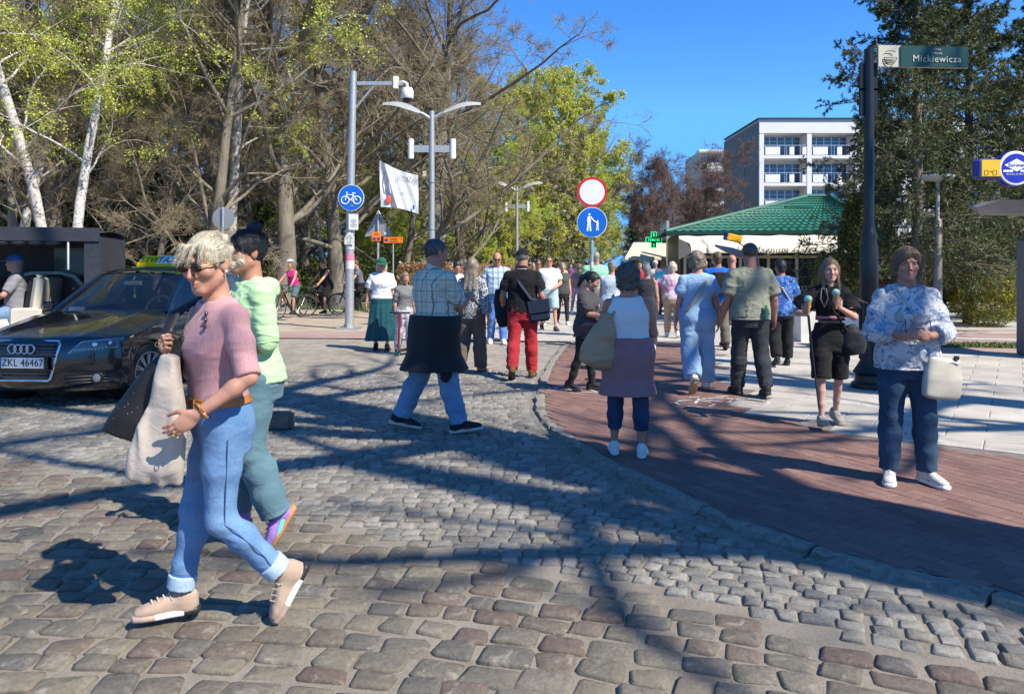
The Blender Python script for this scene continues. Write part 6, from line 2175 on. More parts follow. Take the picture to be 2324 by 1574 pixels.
 def body(s, hands=(0.35, 0.35), pn=(None, None), aim=(None, None), brow=(0.16, 0.1, 0.06), eyes=(0.05, 0.04, 0.03), lips=1.0, age=0.0, ears=True):
  k = s.k
  S = SDF()
  S.add(*loft(s.torso(-0.018, -0.09), s.pel, s.M), k=0.02)
  for i in (0, 1):
   for pr in s.leg_prims(i, -0.009):
    S.add(*pr, k=0.02)
   for pr in s.arm_prims(i):
    S.add(*pr, k=0.018)
   sd = 1 if i == 0 else -1
   S.add(*cone(s.tp((sd * 0.045 * k, 0.02 * k, 0.525 * k)), s.sh[i], 0.032 * k, 0.042 * k), k=0.03)
   s.hand(S, i, hands[i], 1.0, pn[i], aim[i])
   hp_, kn, an, fp = s.J[i]
   fd = np.array([0, -math.cos(R(fp)), -math.sin(R(fp))])
   S.add(*cone(an + np.array([0, 0.01, -0.03]) * k, an + fd * 0.07 * k + np.array([0, 0, -0.045]) * k, 0.027 * k, 0.016 * k), k=0.02)
  # neck and head
  k = s.k * s.hs
  H = s.hp
  HM = s.HM
  nr = (0.05 if s.sex == 'f' else 0.06) * (0.5 + 0.5 * s.fat)
  S.add(*cone(s.tp((0, 0.018 * s.k, 0.5 * s.k)), H((0, 0.022, -0.055)), (nr + 0.008) * k, nr * k), k=0.025)
  g = 1.0 if s.sex == 'm' else 0.95
  S.add(*ell(H((0, .012, .033)), np.array([.0735 * g, .095 * g, .084]) * k, HM), k=0.02)
  S.add(*ell(H((0, -.034, -.022)), np.array([.061 * g, .058, .084]) * k, HM), k=0.03 * k)
  S.add(*cone(H((-.048 * g, .0, -.055)), H((-.012, -.066, -.092)), .019 * k, .017 * k), k=0.03 * k)
  S.add(*cone(H((.048 * g, .0, -.055)), H((.012, -.066, -.092)), .019 * k, .017 * k), k=0.03 * k)
  S.add(*ell(H((0, -.072, -.094)), np.array([.02, .016, .015]) * k, HM), k=0.02 * k)
  for sd in (-1, 1):
   S.add(*ell(H((sd * .041, -.064, -.022)), np.array([.022, .02, .02]) * k, HM), k=0.025 * k)
   S.add(*ell(H((sd * .031, -.101, .012)), np.array([.019, .017, .0125]) * k, HM), k=0.012 * k, mode='s')
   S.add(*ell(H((sd * .031, -.079, .011)), np.array([.0135, .0125, .0125]) * k, HM), k=0.003)
   S.add(*cone(H((sd * .017, -.0905, .0175)), H((sd * .046, -.083, .016)), .0036 * k, .003 * k), k=0.005)
   S.add(*cone(H((sd * .012, -.094, .031)), H((sd * .047, -.083, .031)), .007 * k, .005 * k), k=0.014 * k)
   S.add(*ell(H((sd * .0115, -.099, -.033)), np.array([.0075, .009, .0075]) * k, HM), k=0.007 * k)
   if ears:
    S.add(*ell(H((sd * .0765 * g, .014, -.006)), np.array([.0085, .019, .032]) * k, HM @ rotm('Z', -18 * sd)), k=0.008 * k)
    S.add(*ell(H((sd * .088 * g, .008, -.002)), np.array([.006, .009, .017]) * k, HM), k=0.006 * k, mode='s')
  S.add(*cone(H((0, -.092, .014)), H((0, -.113, -.028)), .0075 * k, .0105 * k), k=0.012 * k)
  S.add(*cone(H((-.019, -.083, -.0585)), H((0, -.0955, -.0565)), .0042 * k, .006 * k), k=0.007 * k)
  S.add(*cone(H((.019, -.083, -.0585)), H((0, -.0955, -.0565)), .0042 * k, .006 * k), k=0.007 * k)
  S.add(*cone(H((-.016, -.083, -.068)), H((0, -.0935, -.0695)), .0042 * k, .0068 * k), k=0.007 * k)
  S.add(*cone(H((.016, -.083, -.068)), H((0, -.0935, -.0695)), .0042 * k, .0068 * k), k=0.007 * k)
  S.add(*cone(H((-.02, -.099, -.063)), H((.02, -.099, -.063)), .0022 * k, .0022 * k), k=0.003, mode='s')
  if age > 0:
   for sd in (-1, 1):
    S.add(*cone(H((sd * .018, -.101, -.036)), H((sd * .032, -.088, -.066)), .004 * k, .003 * k), k=0.008, mode='s')
    S.add(*cone(H((sd * .02, -.0965, -.004)), H((sd * .044, -.084, -.003)), .003 * k, .003 * k), k=0.007, mode='s')
  V, Q = S.mesh(s.res)
  V = smooth_mesh(V, Q, 1) if s.res > 0.006 else V
  # skin and feature colours; the shade between the lips is painted in
  q = (V - s.hc) @ HM / k
  C = np.tile(s.skin, (len(V), 1))
  ax_, ay, az = np.abs(q[:, 0]), q[:, 1], q[:, 2]
  C *= (1 + 0.07 * vnoise(V * 14))[:, None]
  def blend(mask, col):
   C[:] = C * (1 - mask[:, None]) + np.array(col) * mask[:, None]
  inh = (np.abs(az) < 0.14) & (ay < -0.04)
  ck = np.exp(-(((ax_ - .042) / .02) ** 2 + ((az + .028) / .02) ** 2)) * inh
  blend(ck * 0.35, s.skin * np.array([1.05, .74, .72]))
  ns = np.exp(-((ax_ / .014) ** 2 + ((az + .03) / .014) ** 2)) * inh
  blend(ns * 0.35, s.skin * np.array([1.05, .75, .72]))
  lp = np.clip(1.5 - ((ax_ / .023) ** 2 + ((az + .063) / .0115) ** 2) * 1.5, 0, 1) * inh * lips
  blend(lp * 0.75, s.skin * np.array([.88, .5, .5]))
  ln = np.clip(1.5 - ((ax_ / .021) ** 2 + ((az + .063) / .0028) ** 2) * 1.5, 0, 1) * inh
  blend(ln * 0.8, s.skin * np.array([.3, .18, .17]))
  br = np.clip(1.6 - (((ax_ - .031) / .02) ** 2 + ((az - .033 - .12 * (ax_ - .03)) / .0055) ** 2) * 1.6, 0, 1) * inh
  blend(br * 0.8, brow)
  ew = np.clip(1.6 - (((ax_ - .031) / .0135) ** 2 + ((az - .0105) / .0058) ** 2) * 1.6, 0, 1) * inh
  blend(ew * 0.85, (0.55, 0.52, 0.5))
  ei = np.clip(1.6 - (((ax_ - .031) / .0062) ** 2 + ((az - .0105) / .0062) ** 2) * 1.6, 0, 1) * inh
  blend(ei, eyes)
  el_ = np.clip(1.5 - (((ax_ - .031) / .0165) ** 2 + ((az - .0172) / .0028) ** 2) * 1.5, 0, 1) * inh
  blend(el_ * 0.75, s.skin * 0.22)
  o = link('body', fastmesh('body', V, Q, None, True, np.clip(C, 0, 1)), M_SKIN, s.root)
  s.bodyo = o
  return s
 def garment(s, name, S, m, folds=0.005, freq=(7, 7, 16), seed=0, res=None, mask=None, sm=1, parent=None):
  V, Q = S.mesh(res or s.res)
  if sm:
   V = smooth_mesh(V, Q, sm)
  if folds:
   Nn = vnormals(V, Q)
   P = V / s.k
   wp = np.stack([vnoise(P * 6 + seed), vnoise(P * 6 + seed + 11), vnoise(P * 6 + seed + 23)], 1)
   sh_ = P[:, [2, 0, 1]] * np.array([5.0, 5.0, 0])
   a = vnoise(P * np.array(freq) + sh_ * 0.6 + seed + 1.1 * wp)
   b = vnoise(P * np.array(freq) * 2.3 - sh_ + seed + 7 + wp)
   r1 = np.clip(1 - 3.0 * np.abs(a), -0.6, 1)
   r2 = np.clip(1 - 3.0 * np.abs(b), -0.6, 1)
   rd = r1 * 0.62 + r2 * 0.3
   amp = folds if mask is None else folds * mask(P)
   V = V + Nn * (rd * amp)[:, None].astype(np.float32)
  o = link(name, fastmesh(name, V, Q), m, parent or s.root)
  return o
 def top(s, m, hem=-0.06, sleeve=0.75, ease=0.012, neck=0.55, name='shirt', folds=0.006, flare=0.03, hemw=0.008, sl_e=0.016, bust=1.0, seed=3, collar=None, vneck=0.0, freq=(7, 7, 15)):
  k = s.k
  S = SDF()
  S.add(*loft(s.torso(ease, hem, neck, bust, hemw), s.pel, s.M), k=0.015)
  if sleeve > 0:
   for i in (0, 1):
    for pr in s.arm_prims(i, sl_e, sleeve, flare * 0.4):
     S.add(*pr, k=0.022)
    sd = 1 if i == 0 else -1
    S.add(*cone(s.tp((sd * 0.05 * k, 0.02 * k, 0.525 * k)), s.sh[i], (0.03 + ease) * k, (0.044 + ease) * k), k=0.03)
  else:
   for i, sd in enumerate((1, -1)):
    S.add(*cone(s.tp((sd * 0.09 * k, 0.01 * k, 0.5 * k)), s.tp((sd * 0.135 * k, 0.01 * k, 0.47 * k)), 0.05 * k, 0.045 * k), k=0.03)
  # neck opening
  nr = 0.066 if s.sex == 'f' else 0.07
  S.add(*ell(s.tp((0, -0.02 * k, (neck + 0.03) * k)), np.array([nr, nr * 1.0, 0.045 + vneck * 0.3]) * k), k=0.008, mode='s')
  if vneck:
   S.add(*cone(s.tp((0, -0.11 * k, (neck + 0.02) * k)), s.tp((0, -0.16 * k, (neck - 0.04 - vneck) * k)), 0.055 * k, 0.008 * k), k=0.008, mode='s')
  if collar:
   S.add(*cut([cone(s.tp((0, 0.02 * k, 0.535 * k)), s.tp((0, 0.015 * k, 0.585 * k)), 0.078 * k, 0.072 * k)], s.M @ np.array([0, -0.4, 1]), s.tp((0, 0, 0.585 * k))), k=0.01)
   S.add(*ell(s.tp((0, -0.06 * k, 0.59 * k)), np.array([.06, .07, .06]) * k), k=0.006, mode='s')
  return s.garment(name, S, m, folds, freq, seed)
 def trousers(s, m, ease=0.014, flare=0.0, t_end=2.0, waist=0.14, name='trousers', folds=0.006, crop=0.02, seed=5, bunch=0.0):
  k = s.k
  S = SDF()
  S.add(*loft([(-0.135 * k,) + s.torso(ease * 0.9, -0.12, waist)[0][1:]] + s.torso(ease * 0.9, -0.1, waist), s.pel, s.M), k=0.02)
  for i in (0, 1):
   for pr in s.leg_prims(i, ease, flare, min(t_end, 2.0) - crop):
    S.add(*pr, k=0.03)
  kn = [s.J[i][1] / k for i in (0, 1)]
  an = [s.J[i][2] / k for i in (0, 1)]
  hp_ = [s.J[i][0] / k for i in (0, 1)]
  def mask(P):
   w = np.full(len(P), 0.35)
   for q, r_, g in [(kn[0], .12, .9), (kn[1], .12, .9), (an[0], .16, 1.0 + bunch), (an[1], .16, 1.0 + bunch), (hp_[0], .14, .6), (hp_[1], .14, .6)]:
    w += g * np.exp(-((P - q) ** 2).sum(1) / r_ ** 2)
   return w
  return s.garment(name, S, m, folds * 0.75, (8, 8, 13), seed, mask=mask)
 def skirt(s, m, z_end=-0.75, wtop=0.012, wbot=0.3, dbot=0.22, waist=0.14, name='skirt', folds=0.016, nf=13, front=0.0):
  k = s.k
  T = s.torso(wtop, -0.02, waist)
  low = [(z_end * k, wbot * k, dbot * k, front * k), (z_end * 0.6 * k, (wbot * 0.55 + 0.19 * 0.45) * k, (dbot * 0.55 + 0.13 * 0.45) * k, front * 0.6 * k)]
  S = SDF()
  S.add(*loft(low + T, s.pel, s.M), k=0.01)
  V, Q = S.mesh(s.res)
  V = smooth_mesh(V, Q, 2)
  a = np.arctan2(V[:, 1] - s.pel[1], V[:, 0] - s.pel[0])
  z = (V[:, 2] - s.pel[2]) / k
  g = np.clip((0.1 - z) / 0.5, 0, 1)
  rip = np.sin(a * nf + 1.2 * vnoise(V * 3)) * 0.6 + vnoise(np.stack([a * 3, a * 0 + 2, z * 1.5], 1))
  Nn = vnormals(V, Q)
  Nn[:, 2] *= 0.2
  V = V + Nn * (rip * folds * g)[:, None].astype(np.float32)
  return link(name, fastmesh(name, V.astype(np.float32), Q), m, s.root)
 def shoes(s, m, msole, laces=None, size=1.0, name='shoe'):
  for i in (0, 1):
   hp_, kn, an, fp = s.J[i]
   sd = 1 if i == 0 else -1
   e = Matrix.Rotation(R(s.fy[i] * sd), 3, 'Z') @ Matrix.Rotation(R(fp), 3, 'X')
   o = link(name, SHOE, m, s.root, tuple(an), e.to_euler(), (s.k * size,) * 3)
   link('sole', SOLE, msole, o)
   if laces is not None:
    link('laces', LACES, laces, o)
  return s
 def hair(s, m, style='short', vol=0.012, line=0.0, seed=1, back=-0.06, extra=None, rough=0.004):
  k = s.k * s.hs
  H, HM = s.hp, s.HM
  S = SDF()
  g = 1.0 if s.sex == 'm' else 0.95
  S.add(*ell(H((0, .016, .036)), np.array([.0745 * g + vol, .098 * g + vol, .086 + vol]) * k, HM), k=0.015)
  if back < -0.05:
   S.add(*cone(H((0, .05, .0)), H((0, .055, back)), (.06 + vol) * k, (.05 + vol * 0.6) * k, None), k=0.03)
  if style in ('bob', 'long', 'curly'):
   for sd in (-1, 1):
    S.add(*cone(H((sd * .064, .02, .02)), H((sd * .07, .028, -.055 if style != 'long' else -.1)), (.022 + vol) * k, (.02 + vol) * k), k=0.03)
  if style == 'long':
   for sd in (-1, 0, 1):
    S.add(*cone(H((sd * .055, .05, -.02)), s.tp((sd * .075 * k, .11 * k, 0.36 * k)), .05 * k, .028 * k), k=0.03)
  # face opening and neck cut
  S.add(*ell(H((0, -.12, -.036 + line)), np.array([.073, .112, .1]) * k, HM), k=0.018, mode='s')
  if style in ('short', 'bald'):
   for sd in (-1, 1):
    S.add(*ell(H((sd * .09, .005, -.045)), np.array([.03, .045, .055]) * k, HM), k=0.012, mode='s')
  if style == 'bald':
   S.add(*ell(H((0, -.03, .09)), np.array([.075, .105, .075]) * k, HM), k=0.01, mode='s')
  if style == 'bun':
   S.add(*ell(H((0, .085, .07)), np.array([.045, .04, .042]) * k, HM), k=0.012)
  if extra:
   for pr in extra:
    S.add(*pr, k=0.015)
  V, Q = S.mesh(min(s.res, 0.009))
  V = smooth_mesh(V, Q, 1)
  Nn = vnormals(V, Q)
  q = (V - s.hc) @ HM / k
  a = vnoise(q * np.array([45, 45, 14]) + seed) if style != 'curly' else vnoise(q * 34 + seed) * 1.8
  V = V + Nn * (a * rough)[:, None].astype(np.float32)
  o = link('hair', fastmesh('hair', V.astype(np.float32), Q), m, s.root)
  if s.res < 0.0115:
   rg = np.random.default_rng(seed + 40)
   ns = 1100 if s.res < 0.007 else 420
   ii = rg.integers(0, len(V), ns)
   p = V[ii] + Nn[ii] * 0.0015
   nn = Nn[ii]
   crown = s.hp((0, .035, .125))
   K_ = 5
   PP = np.zeros((ns, K_, 3))
   PP[:, 0] = p
   stp = 0.009 if style in ('short', 'bald', 'curly') else 0.013
   for j in range(1, K_):
    d_ = PP[:, j - 1] - crown + np.array([0, 0, -0.04])
    if style == 'bun':
     q_ = (PP[:, j - 1] - s.hc) @ HM / k
     bk = (s.hp((0, .1, .05)) - PP[:, j - 1])
     d_ = np.where((q_[:, 1:2] < -0.055), d_, bk)
    d_ = d_ - (d_ * nn).sum(1, keepdims=True) * nn * 0.92
    d_ /= np.linalg.norm(d_, axis=1, keepdims=True) + 1e-9
    d_ += rg.normal(0, 0.07 if style != 'curly' else 0.5, (ns, 3)) + nn * rg.normal(-0.06, 0.04, (ns, 1))
    PP[:, j] = PP[:, j - 1] + d_ * stp * s.k * rg.uniform(0.6, 1.3, (ns, 1))
   rr_ = np.repeat(np.linspace(1, 0.3, K_)[None], ns, 0) * (0.0011 if s.res < 0.007 else 0.0018)
   tv, tq = tubes_np(PP, rr_, 3)
   link('strands', fastmesh('strands', tv, tq), m, o)['kind'] = 'stuff'
  return o
 def cap(s, m, brim=True, back=False):
  k = s.k * s.hs
  H, HM = s.hp, s.HM
  S = SDF()
  S.add(*cut([ell(H((0, .012, .04)), np.array([.088, .108, .098]) * k, HM)], -(HM @ np.array([0, 0.12, 1.0])), H((0, 0, .042))), k=0.0)
  o = s.garment('cap', S, m, 0.0, res=min(s.res, 0.009))
  if brim:
   sd = 1 if back else -1
   b = MB()
   pts = []
   n = 12
   vs, fs = [], []
   for j in range(2):
    for i in range(n + 1):
     a = math.pi * i / n
     r_ = (0.086, 0.15)[j] if j == 0 else 0.086 + 0.075 * math.sin(a)
     p = H((r_ * math.cos(a) * (1 if j == 0 else 0.95), sd * (0.1 * math.sin(a) if j == 0 else 0.1 * math.sin(a) + 0.075 * math.sin(a)), .045 - (0.02 * math.sin(a) if j else 0)))
     vs.append(tuple(p))
     vs.append(tuple(p + HM @ np.array([0, 0, 0.006])))
   for i in range(n):
    a0, a1, b0, b1 = 2 * i, 2 * i + 2, 2 * (n + 1) + 2 * i, 2 * (n + 1) + 2 * i + 2
    fs += [(a0, b0, b1, a1), (a0 + 1, a1 + 1, b1 + 1, b0 + 1), (b0, b0 + 1, b1 + 1, b1)]
   b.add(vs, fs).build('cap_brim', m, o, True)
  return o
 def glasses(s, m, mfr=None, w=0.021, h=0.015):
  k = s.k * s.hs
  H = s.hp
  b = MB()
  R3 = Matrix(s.HM.tolist())
  for sd in (-1, 1):
   c = Vector(H((sd * .033, -.103, .008)))
   b.ball(c, (w * k, 0.009 * k, h * k), 14, 8, R3 @ Matrix.Rotation(R(-9 * sd), 3, 'Z'))
  o = b.build('sunglasses', m, s.root, True)
  f = MB()
  for sd in (-1, 1):
   f.tube([H((sd * .05, -.092, .012)), H((sd * .075, -.06, .012)), H((sd * .08, .01, .008))], 0.0032 * k, 6)
  f.tube([H((-.016, -.1, .011)), H((0, -.103, .013)), H((.016, -.1, .011))], 0.0028 * k, 6)
  f.build('frame', mfr or m, o, True)
  return o
 def collide_pts(s):
  return s
M_LENS = mat('dark_lens', (0.022, 0.012, 0.01), 0.12, 0, spec=0.35)
HR_GREY = hair_mat('grey_hair', (0.13, 0.125, 0.115), (0.36, 0.34, 0.31))
HR_BLOND = hair_mat('ash_blond_hair', (0.3, 0.255, 0.17), (0.66, 0.6, 0.47))
HR_BLACK = hair_mat('black_hair', (0.006, 0.006, 0.008), (0.03, 0.028, 0.03))
HR_BROWN = hair_mat('brown_hair', (0.05, 0.03, 0.018), (0.15, 0.09, 0.05))
HR_LBROWN = hair_mat('light_brown_hair', (0.12, 0.075, 0.04), (0.33, 0.23, 0.13))
HR_DGREY = hair_mat('dark_grey_hair', (0.03, 0.03, 0.03), (0.13, 0.125, 0.12))
HR_MID = hair_mat('mousy_hair', (0.13, 0.1, 0.07), (0.32, 0.26, 0.19))
SK1 = (0.5, 0.27, 0.19)
SK2 = (0.41, 0.205, 0.135)
SK3 = (0.54, 0.32, 0.24)
WHITE_SH = cloth('white_shoe', (0.68, 0.67, 0.65), 0.08)
WHITE_SO = mat('white_sole', (0.7, 0.69, 0.66), 0.6, 0.08, 20)
BLACK_SH = cloth('black_shoe', (0.02, 0.02, 0.022), 0.2, 0.6)
BLACK_SO = mat('black_sole', (0.03, 0.03, 0.03), 0.7, 0.1, 20)
def bag(label, cat, name, verts_fn, m, parent_none=None):
 pass
def sdf_obj(name, S, res, m, parent=None, folds=0.0, freq=(9, 9, 9), sm=1, seed=0):
 V, Q = S.mesh(res)
 V = smooth_mesh(V, Q, sm)
 if folds:
  Nn = vnormals(V, Q)
  a = vnoise(V * np.array(freq) + seed)
  V = V + Nn * ((1 - 2 * np.abs(a)) * folds)[:, None].astype(np.float32)
 return link(name, fastmesh(name, V.astype(np.float32), Q), m, parent)
def wpt(P, p):
 """person-local -> world"""
 M_ = Matrix.Translation(P.root.location) @ P.root.rotation_euler.to_matrix().to_4x4()
 return M_ @ Vector(tuple(map(float, p)))
# ================================================================ THE PEOPLE IN THE PHOTOGRAPH
def tubeobj(name, pts, r, m, parent, n=8, flat=None, smooth=True):
 return MB().tube(pts, r, n, True, flat).build(name, m, parent, smooth)
# ---- 1 blonde woman in pink
m, nt, bs = newmat('pink_rib_knit')
v = texco(nt, 'Object')
n_ = noise(nt, texco(nt, 'Object', (1, 1, 0.03)), 150, 2, 0.5)
nt.links.new(mixc(nt, 0.5, ramp(nt, n_, [(0.35, (0.46, 0.225, 0.235)), (0.65, (0.62, 0.345, 0.345))]), ramp(nt, noise(nt, v, 6, 4), [(0.3, (0.5, 0.255, 0.26)), (0.7, (0.58, 0.31, 0.31))])), bs.inputs['Base Color'])
bs.inputs['Roughness'].default_value = 0.9
bs.inputs['Sheen Weight'].default_value = 0.2
bump(nt, bs, n_, 0.3, 0.004)
PINK = m
JEAN_L = denim('light_blue_denim', (0.105, 0.215, 0.41), (0.185, 0.32, 0.53))
P = Person('blonde woman in pink rib sweater, light jeans and sunglasses striding left', 0, 0, 1.62, -64, 'f', 0.95, 0.008, legs=((1, 44, 0), (14, 5, 2)), arms=(('w', at(447, 940, 2.9), (0.6, 0.9, -0.6)), ('w', at(384, 800, 3.08), (-1, 0.5, -0.9))), head=(22, 13, 0), res=0.0045, pos=(-1.235, 3.17), skin=SK1, footp=(58, 0), foot_yaw=(4, 4), lean=3, twist=24, hs=1.1)
P.body(hands=(0.32, 1.05), pn=(None, (0.6, 0.3, 0.5)), lips=0.7, age=1.0, brow=(0.3, 0.22, 0.14))
k = P.k
P.top(PINK, 0.085, 0.98, 0.012, 0.548, 'sweater', 0.0035, bust=1.1, sl_e=0.011, flare=0.015, hemw=0.004, seed=3, freq=(6, 6, 13))
P.trousers(JEAN_L, 0.008, 0.002, 1.9, 0.135, 'jeans', 0.0045, 0.0, seed=5)
for i in (0, 1):
 c, d = P.leg_at(i, 1.84)
 S = SDF()
 S.add(*cut([cut([cone(c - d * 0.03, c + d * 0.09, 0.064 * k, 0.062 * k)], d, c + d * 0.025)], -d, c - d * 0.035))
 P.garment('jean_cuff', S, denim('denim_reverse', (0.33, 0.46, 0.6), (0.42, 0.54, 0.66)), 0.002)
STITCH = mat('denim_seam', (0.05, 0.11, 0.23), 0.9, 0.1)
for i, sd in ((0, 1), (1, -1)):
 pts = []
 for tt in np.linspace(0.12, 1.82, 16):
  c, d = P.leg_at(i, tt)
  rad_ = float(np.interp(tt, [0, .45, 1, 1.3, 1.65, 2], [.088, .075, .053, .053, .043, .036])) + 0.0155 + 0.004 * max(0, tt - 0.3) / 1.7
  sdv = unit(np.array([sd, 0.15, 0]) - d * (np.array([sd, 0.15, 0]) @ d))
  pts.append(c + sdv * rad_ * k + np.array([0, 0.012 * k if 1.1 < tt < 1.6 else 0, 0]))
 tubeobj('side_seam', pts, 0.0022, STITCH, P.root, 5)
for sd in (-1, 1):
 tubeobj('pocket_edge', [P.tp((sd * 0.085 * k, -0.115 * k, 0.08 * k)), P.tp((sd * 0.12 * k, -0.1 * k, 0.035 * k)), P.tp((sd * 0.165 * k, -0.055 * k, 0.015 * k))], 0.0022, STITCH, P.root, 5)
BEIGE_SH = cloth('beige_canvas', (0.42, 0.31, 0.235), 0.08)
m, nt, bs = newmat('three_tone_sole')
sx = N(nt, 'ShaderNodeSeparateXYZ')
nt.links.new(texco(nt, 'Object'), sx.inputs[0])
nt.links.new(ramp(nt, math_n(nt, 'MULTIPLY_ADD', sx.outputs[1], 3.0) if False else math_n(nt, 'ADD', math_n(nt, 'MULTIPLY', sx.outputs[1], 3.0), 0.6), [(0, (0.42, 0.31, 0.25)), (0.3, (0.75, 0.74, 0.72)), (0.66, (0.02, 0.02, 0.02))], 'CONSTANT'), bs.inputs['Base Color'])
bs.inputs['Roughness'].default_value = 0.5
P.shoes(BEIGE_SH, m, cloth('cream_lace', (0.6, 0.5, 0.4), 0.05), 1.0)
H = P.hp
rr = random.Random(4)
curls = [ell(H((rr.gauss(0, .035), .095 + rr.gauss(0, .012), .035 + rr.gauss(0, .035))), np.array([.021, .021, .021]) * k) for _ in range(16)]
curls += [cone(H((-.05, -.062, .085)), H((-.055, -.09, .045)), .014 * k, .009 * k), cone(H((-.02, -.075, .085)), H((-.025, -.104, .042)), .014 * k, .009 * k), cone(H((.015, -.075, .085)), H((.012, -.105, .045)), .014 * k, .009 * k), cone(H((.045, -.065, .085)), H((.05, -.092, .042)), .014 * k, .009 * k), cone(H((.065, -.02, .06)), H((.074, -.03, .0)), .014 * k, .006 * k)]
P.hair(HR_BLOND, 'bun', 0.008, 0.0, 1, -0.03, curls, 0.003)
g = P.glasses(M_LENS, mat('gold_brown_frame', (0.32, 0.2, 0.1), 0.3, 0.1, metal=0.6), 0.029, 0.019)
# belt with buckle, sitting on the jeans
S = SDF()
T = [r_ for r_ in P.torso(0.016, 0.085, 0.122)]
S.add(*loft(T, P.pel, P.M), k=0.0)
P.garment('belt', S, mat('tan_leather', (0.4, 0.16, 0.035), 0.45, 0.12, 12), 0)
fr = P.tp((0.02 * k, (-0.004 - 0.104 * 0.97 - 0.026) * k, 0.103 * k))
MB().torus(fr, 0.026, 0.005, 18, 6, RX).build('belt_buckle', mat('gold', (0.75, 0.5, 0.16), 0.25, 0.05, metal=1.0), P.root, True)
for xx in (-0.09, 0.1):
 MB().rbox(P.tp((xx * k, -0.118 * k, 0.103 * k)), (0.013, 0.012, 0.055), 0.004).build('belt_loop', JEAN_L, P.root)
wr, d, n_, l_, tips = P.hands[0]
bm = MB()
for q in range(16):
 a = q * 2 * math.pi / 16
 bm.ball(wr - d * 0.022 + (np.cross(d, n_) * math.cos(a) * 0.031 + n_ * math.sin(a) * 0.028), 0.0068, 8, 6)
bm.build('bracelet', pattern('amber_beads', blotch((0.55, 0.28, 0.05), [(60, 0.5, (0.22, 0.03, 0.02), 0), (70, 0.6, (0.75, 0.5, 0.2), 0)])), P.root, True)['kind'] = 'stuff'
for i in (0, 1):
 wr, d, n_, l_, tips = P.hands[i]
 MB().torus(wr + d * 0.104 + l_ * -0.0095, 0.0105, 0.0022, 14, 5, Matrix(np.stack([l_, n_, d], 1).tolist())).build('ring', _MATS['gold'], P.root, True)
for q, (dx, dz) in enumerate(((0.075, 0.5), (0.092, 0.474), (0.105, 0.447))):
 p_ = P.tp((dx * k, (-0.083 - 0.012 * q) * k, dz * k))
 MB().ball(p_, (0.0115, 0.008, 0.0115), 10, 6).build('button', mat('smoky_button', (0.16, 0.12, 0.13), 0.15, 0.1, metal=0.6), P.root, True)
tubeobj('necklace', [P.tp((-0.05 * k, -0.05 * k, 0.535 * k)), P.tp((-0.025 * k, -0.12 * k, 0.47 * k)), P.tp((0.0, -0.15 * k, 0.425 * k)), P.tp((0.025 * k, -0.12 * k, 0.47 * k)), P.tp((0.05 * k, -0.05 * k, 0.535 * k))], 0.0013, _MATS['gold'], P.root, 5)
MB().ball(P.tp((0, -0.154 * k, 0.418 * k)), (0.006, 0.005, 0.009), 8, 6).build('pendant', _MATS['smoky_button'], P.root, True)
MB().ball(H((.083, .004, -.034)), 0.006, 10, 6).build('earring', mat('pearl', (0.8, 0.79, 0.76), 0.2, 0), P.root, True)
# bag and jacket carried at her right side
wr1 = wpt(P, P.hands[1][0] + P.hands[1][1] * 0.06)
sh1 = wpt(P, P.sh[1] + np.array([0.02, 0.0, 0.06]))
bagp = thing('handbag', 'black sequinned shoulder bag hanging from the blonde woman', 'handbag', (0, 0, 0))
# built in world space relative to the hand, then given a base point
bx, by_ = wr1.x - 0.02, wr1.y + 0.03
bagp.location = (bx, by_, 0.62)
def rel(p):
 return tuple(Vector(p) - Vector(bagp.location))
S = SDF()
Mb = rotm('Y', 22) @ rotm('Z', 12)
S.add(*loft([(-0.16, 0.14, 0.045, 0), (-0.08, 0.13, 0.055, 0), (0.05, 0.1, 0.045, 0), (0.2, 0.05, 0.03, 0), (0.3, 0.035, 0.02, 0)], np.array((bx - 0.045, by_ + 0.02, 0.95)) - np.array(bagp.location), Mb, 3.2))
m, nt, bs = newmat('sequin_black')
v = texco(nt, 'Object')
vo = N(nt, 'ShaderNodeTexVoronoi')
vo.inputs['Scale'].default_value = 70
nt.links.new(v, vo.inputs['Vector'])
spk = ramp(nt, vo.outputs['Distance'], [(0.08, (1, 1, 1)), (0.12, (0, 0, 0))])
sel = ramp(nt, noise(nt, v, 9, 2), [(0.5, (0, 0, 0)), (0.56, (1, 1, 1))])
f_ = mixc(nt, 1.0, spk, sel, 'MULTIPLY')
nt.links.new(mixc(nt, f_, (0.012, 0.012, 0.013), (0.75, 0.62, 0.3)), bs.inputs['Base Color'])
bs.inputs['Roughness'].default_value = 0.55
bump(nt, bs, noise(nt, v, 160, 2), 0.5, 0.004)
M_SEQ = m
sdf_obj('bag_body', S, 0.008, M_SEQ, bagp, 0.004)
tubeobj('strap', [rel(p) for p in (sh1 + Vector((0.0, 0.0, 0.02)), sh1.lerp(wr1, 0.4) + Vector((-0.03, -0.05, 0.03)), wr1 + Vector((0.0, 0, 0.02)), (bx, by_, 1.12))], [0.03, 0.03, 0.026, 0.022], M_SEQ, bagp, 8, (1, 0.35))
jk = thing('folded_jacket', 'cream jacket draped over the bag of the blonde woman', 'jacket', (bx + 0.06, by_ - 0.05, 0.6))
S = SDF()
o_ = np.array(jk.location)
def cr(p):
 return np.array(p) - o_
S.add(*loft([(-0.22, 0.092, 0.035, 0.02), (-0.15, 0.09, 0.04, 0), (0.0, 0.078, 0.042, 0), (0.2, 0.045, 0.035, 0), (0.29, 0.028, 0.028, 0)], cr((bx + 0.03, by_ - 0.05, 0.86)), rotm('Y', 7), 2.6), k=0.03)
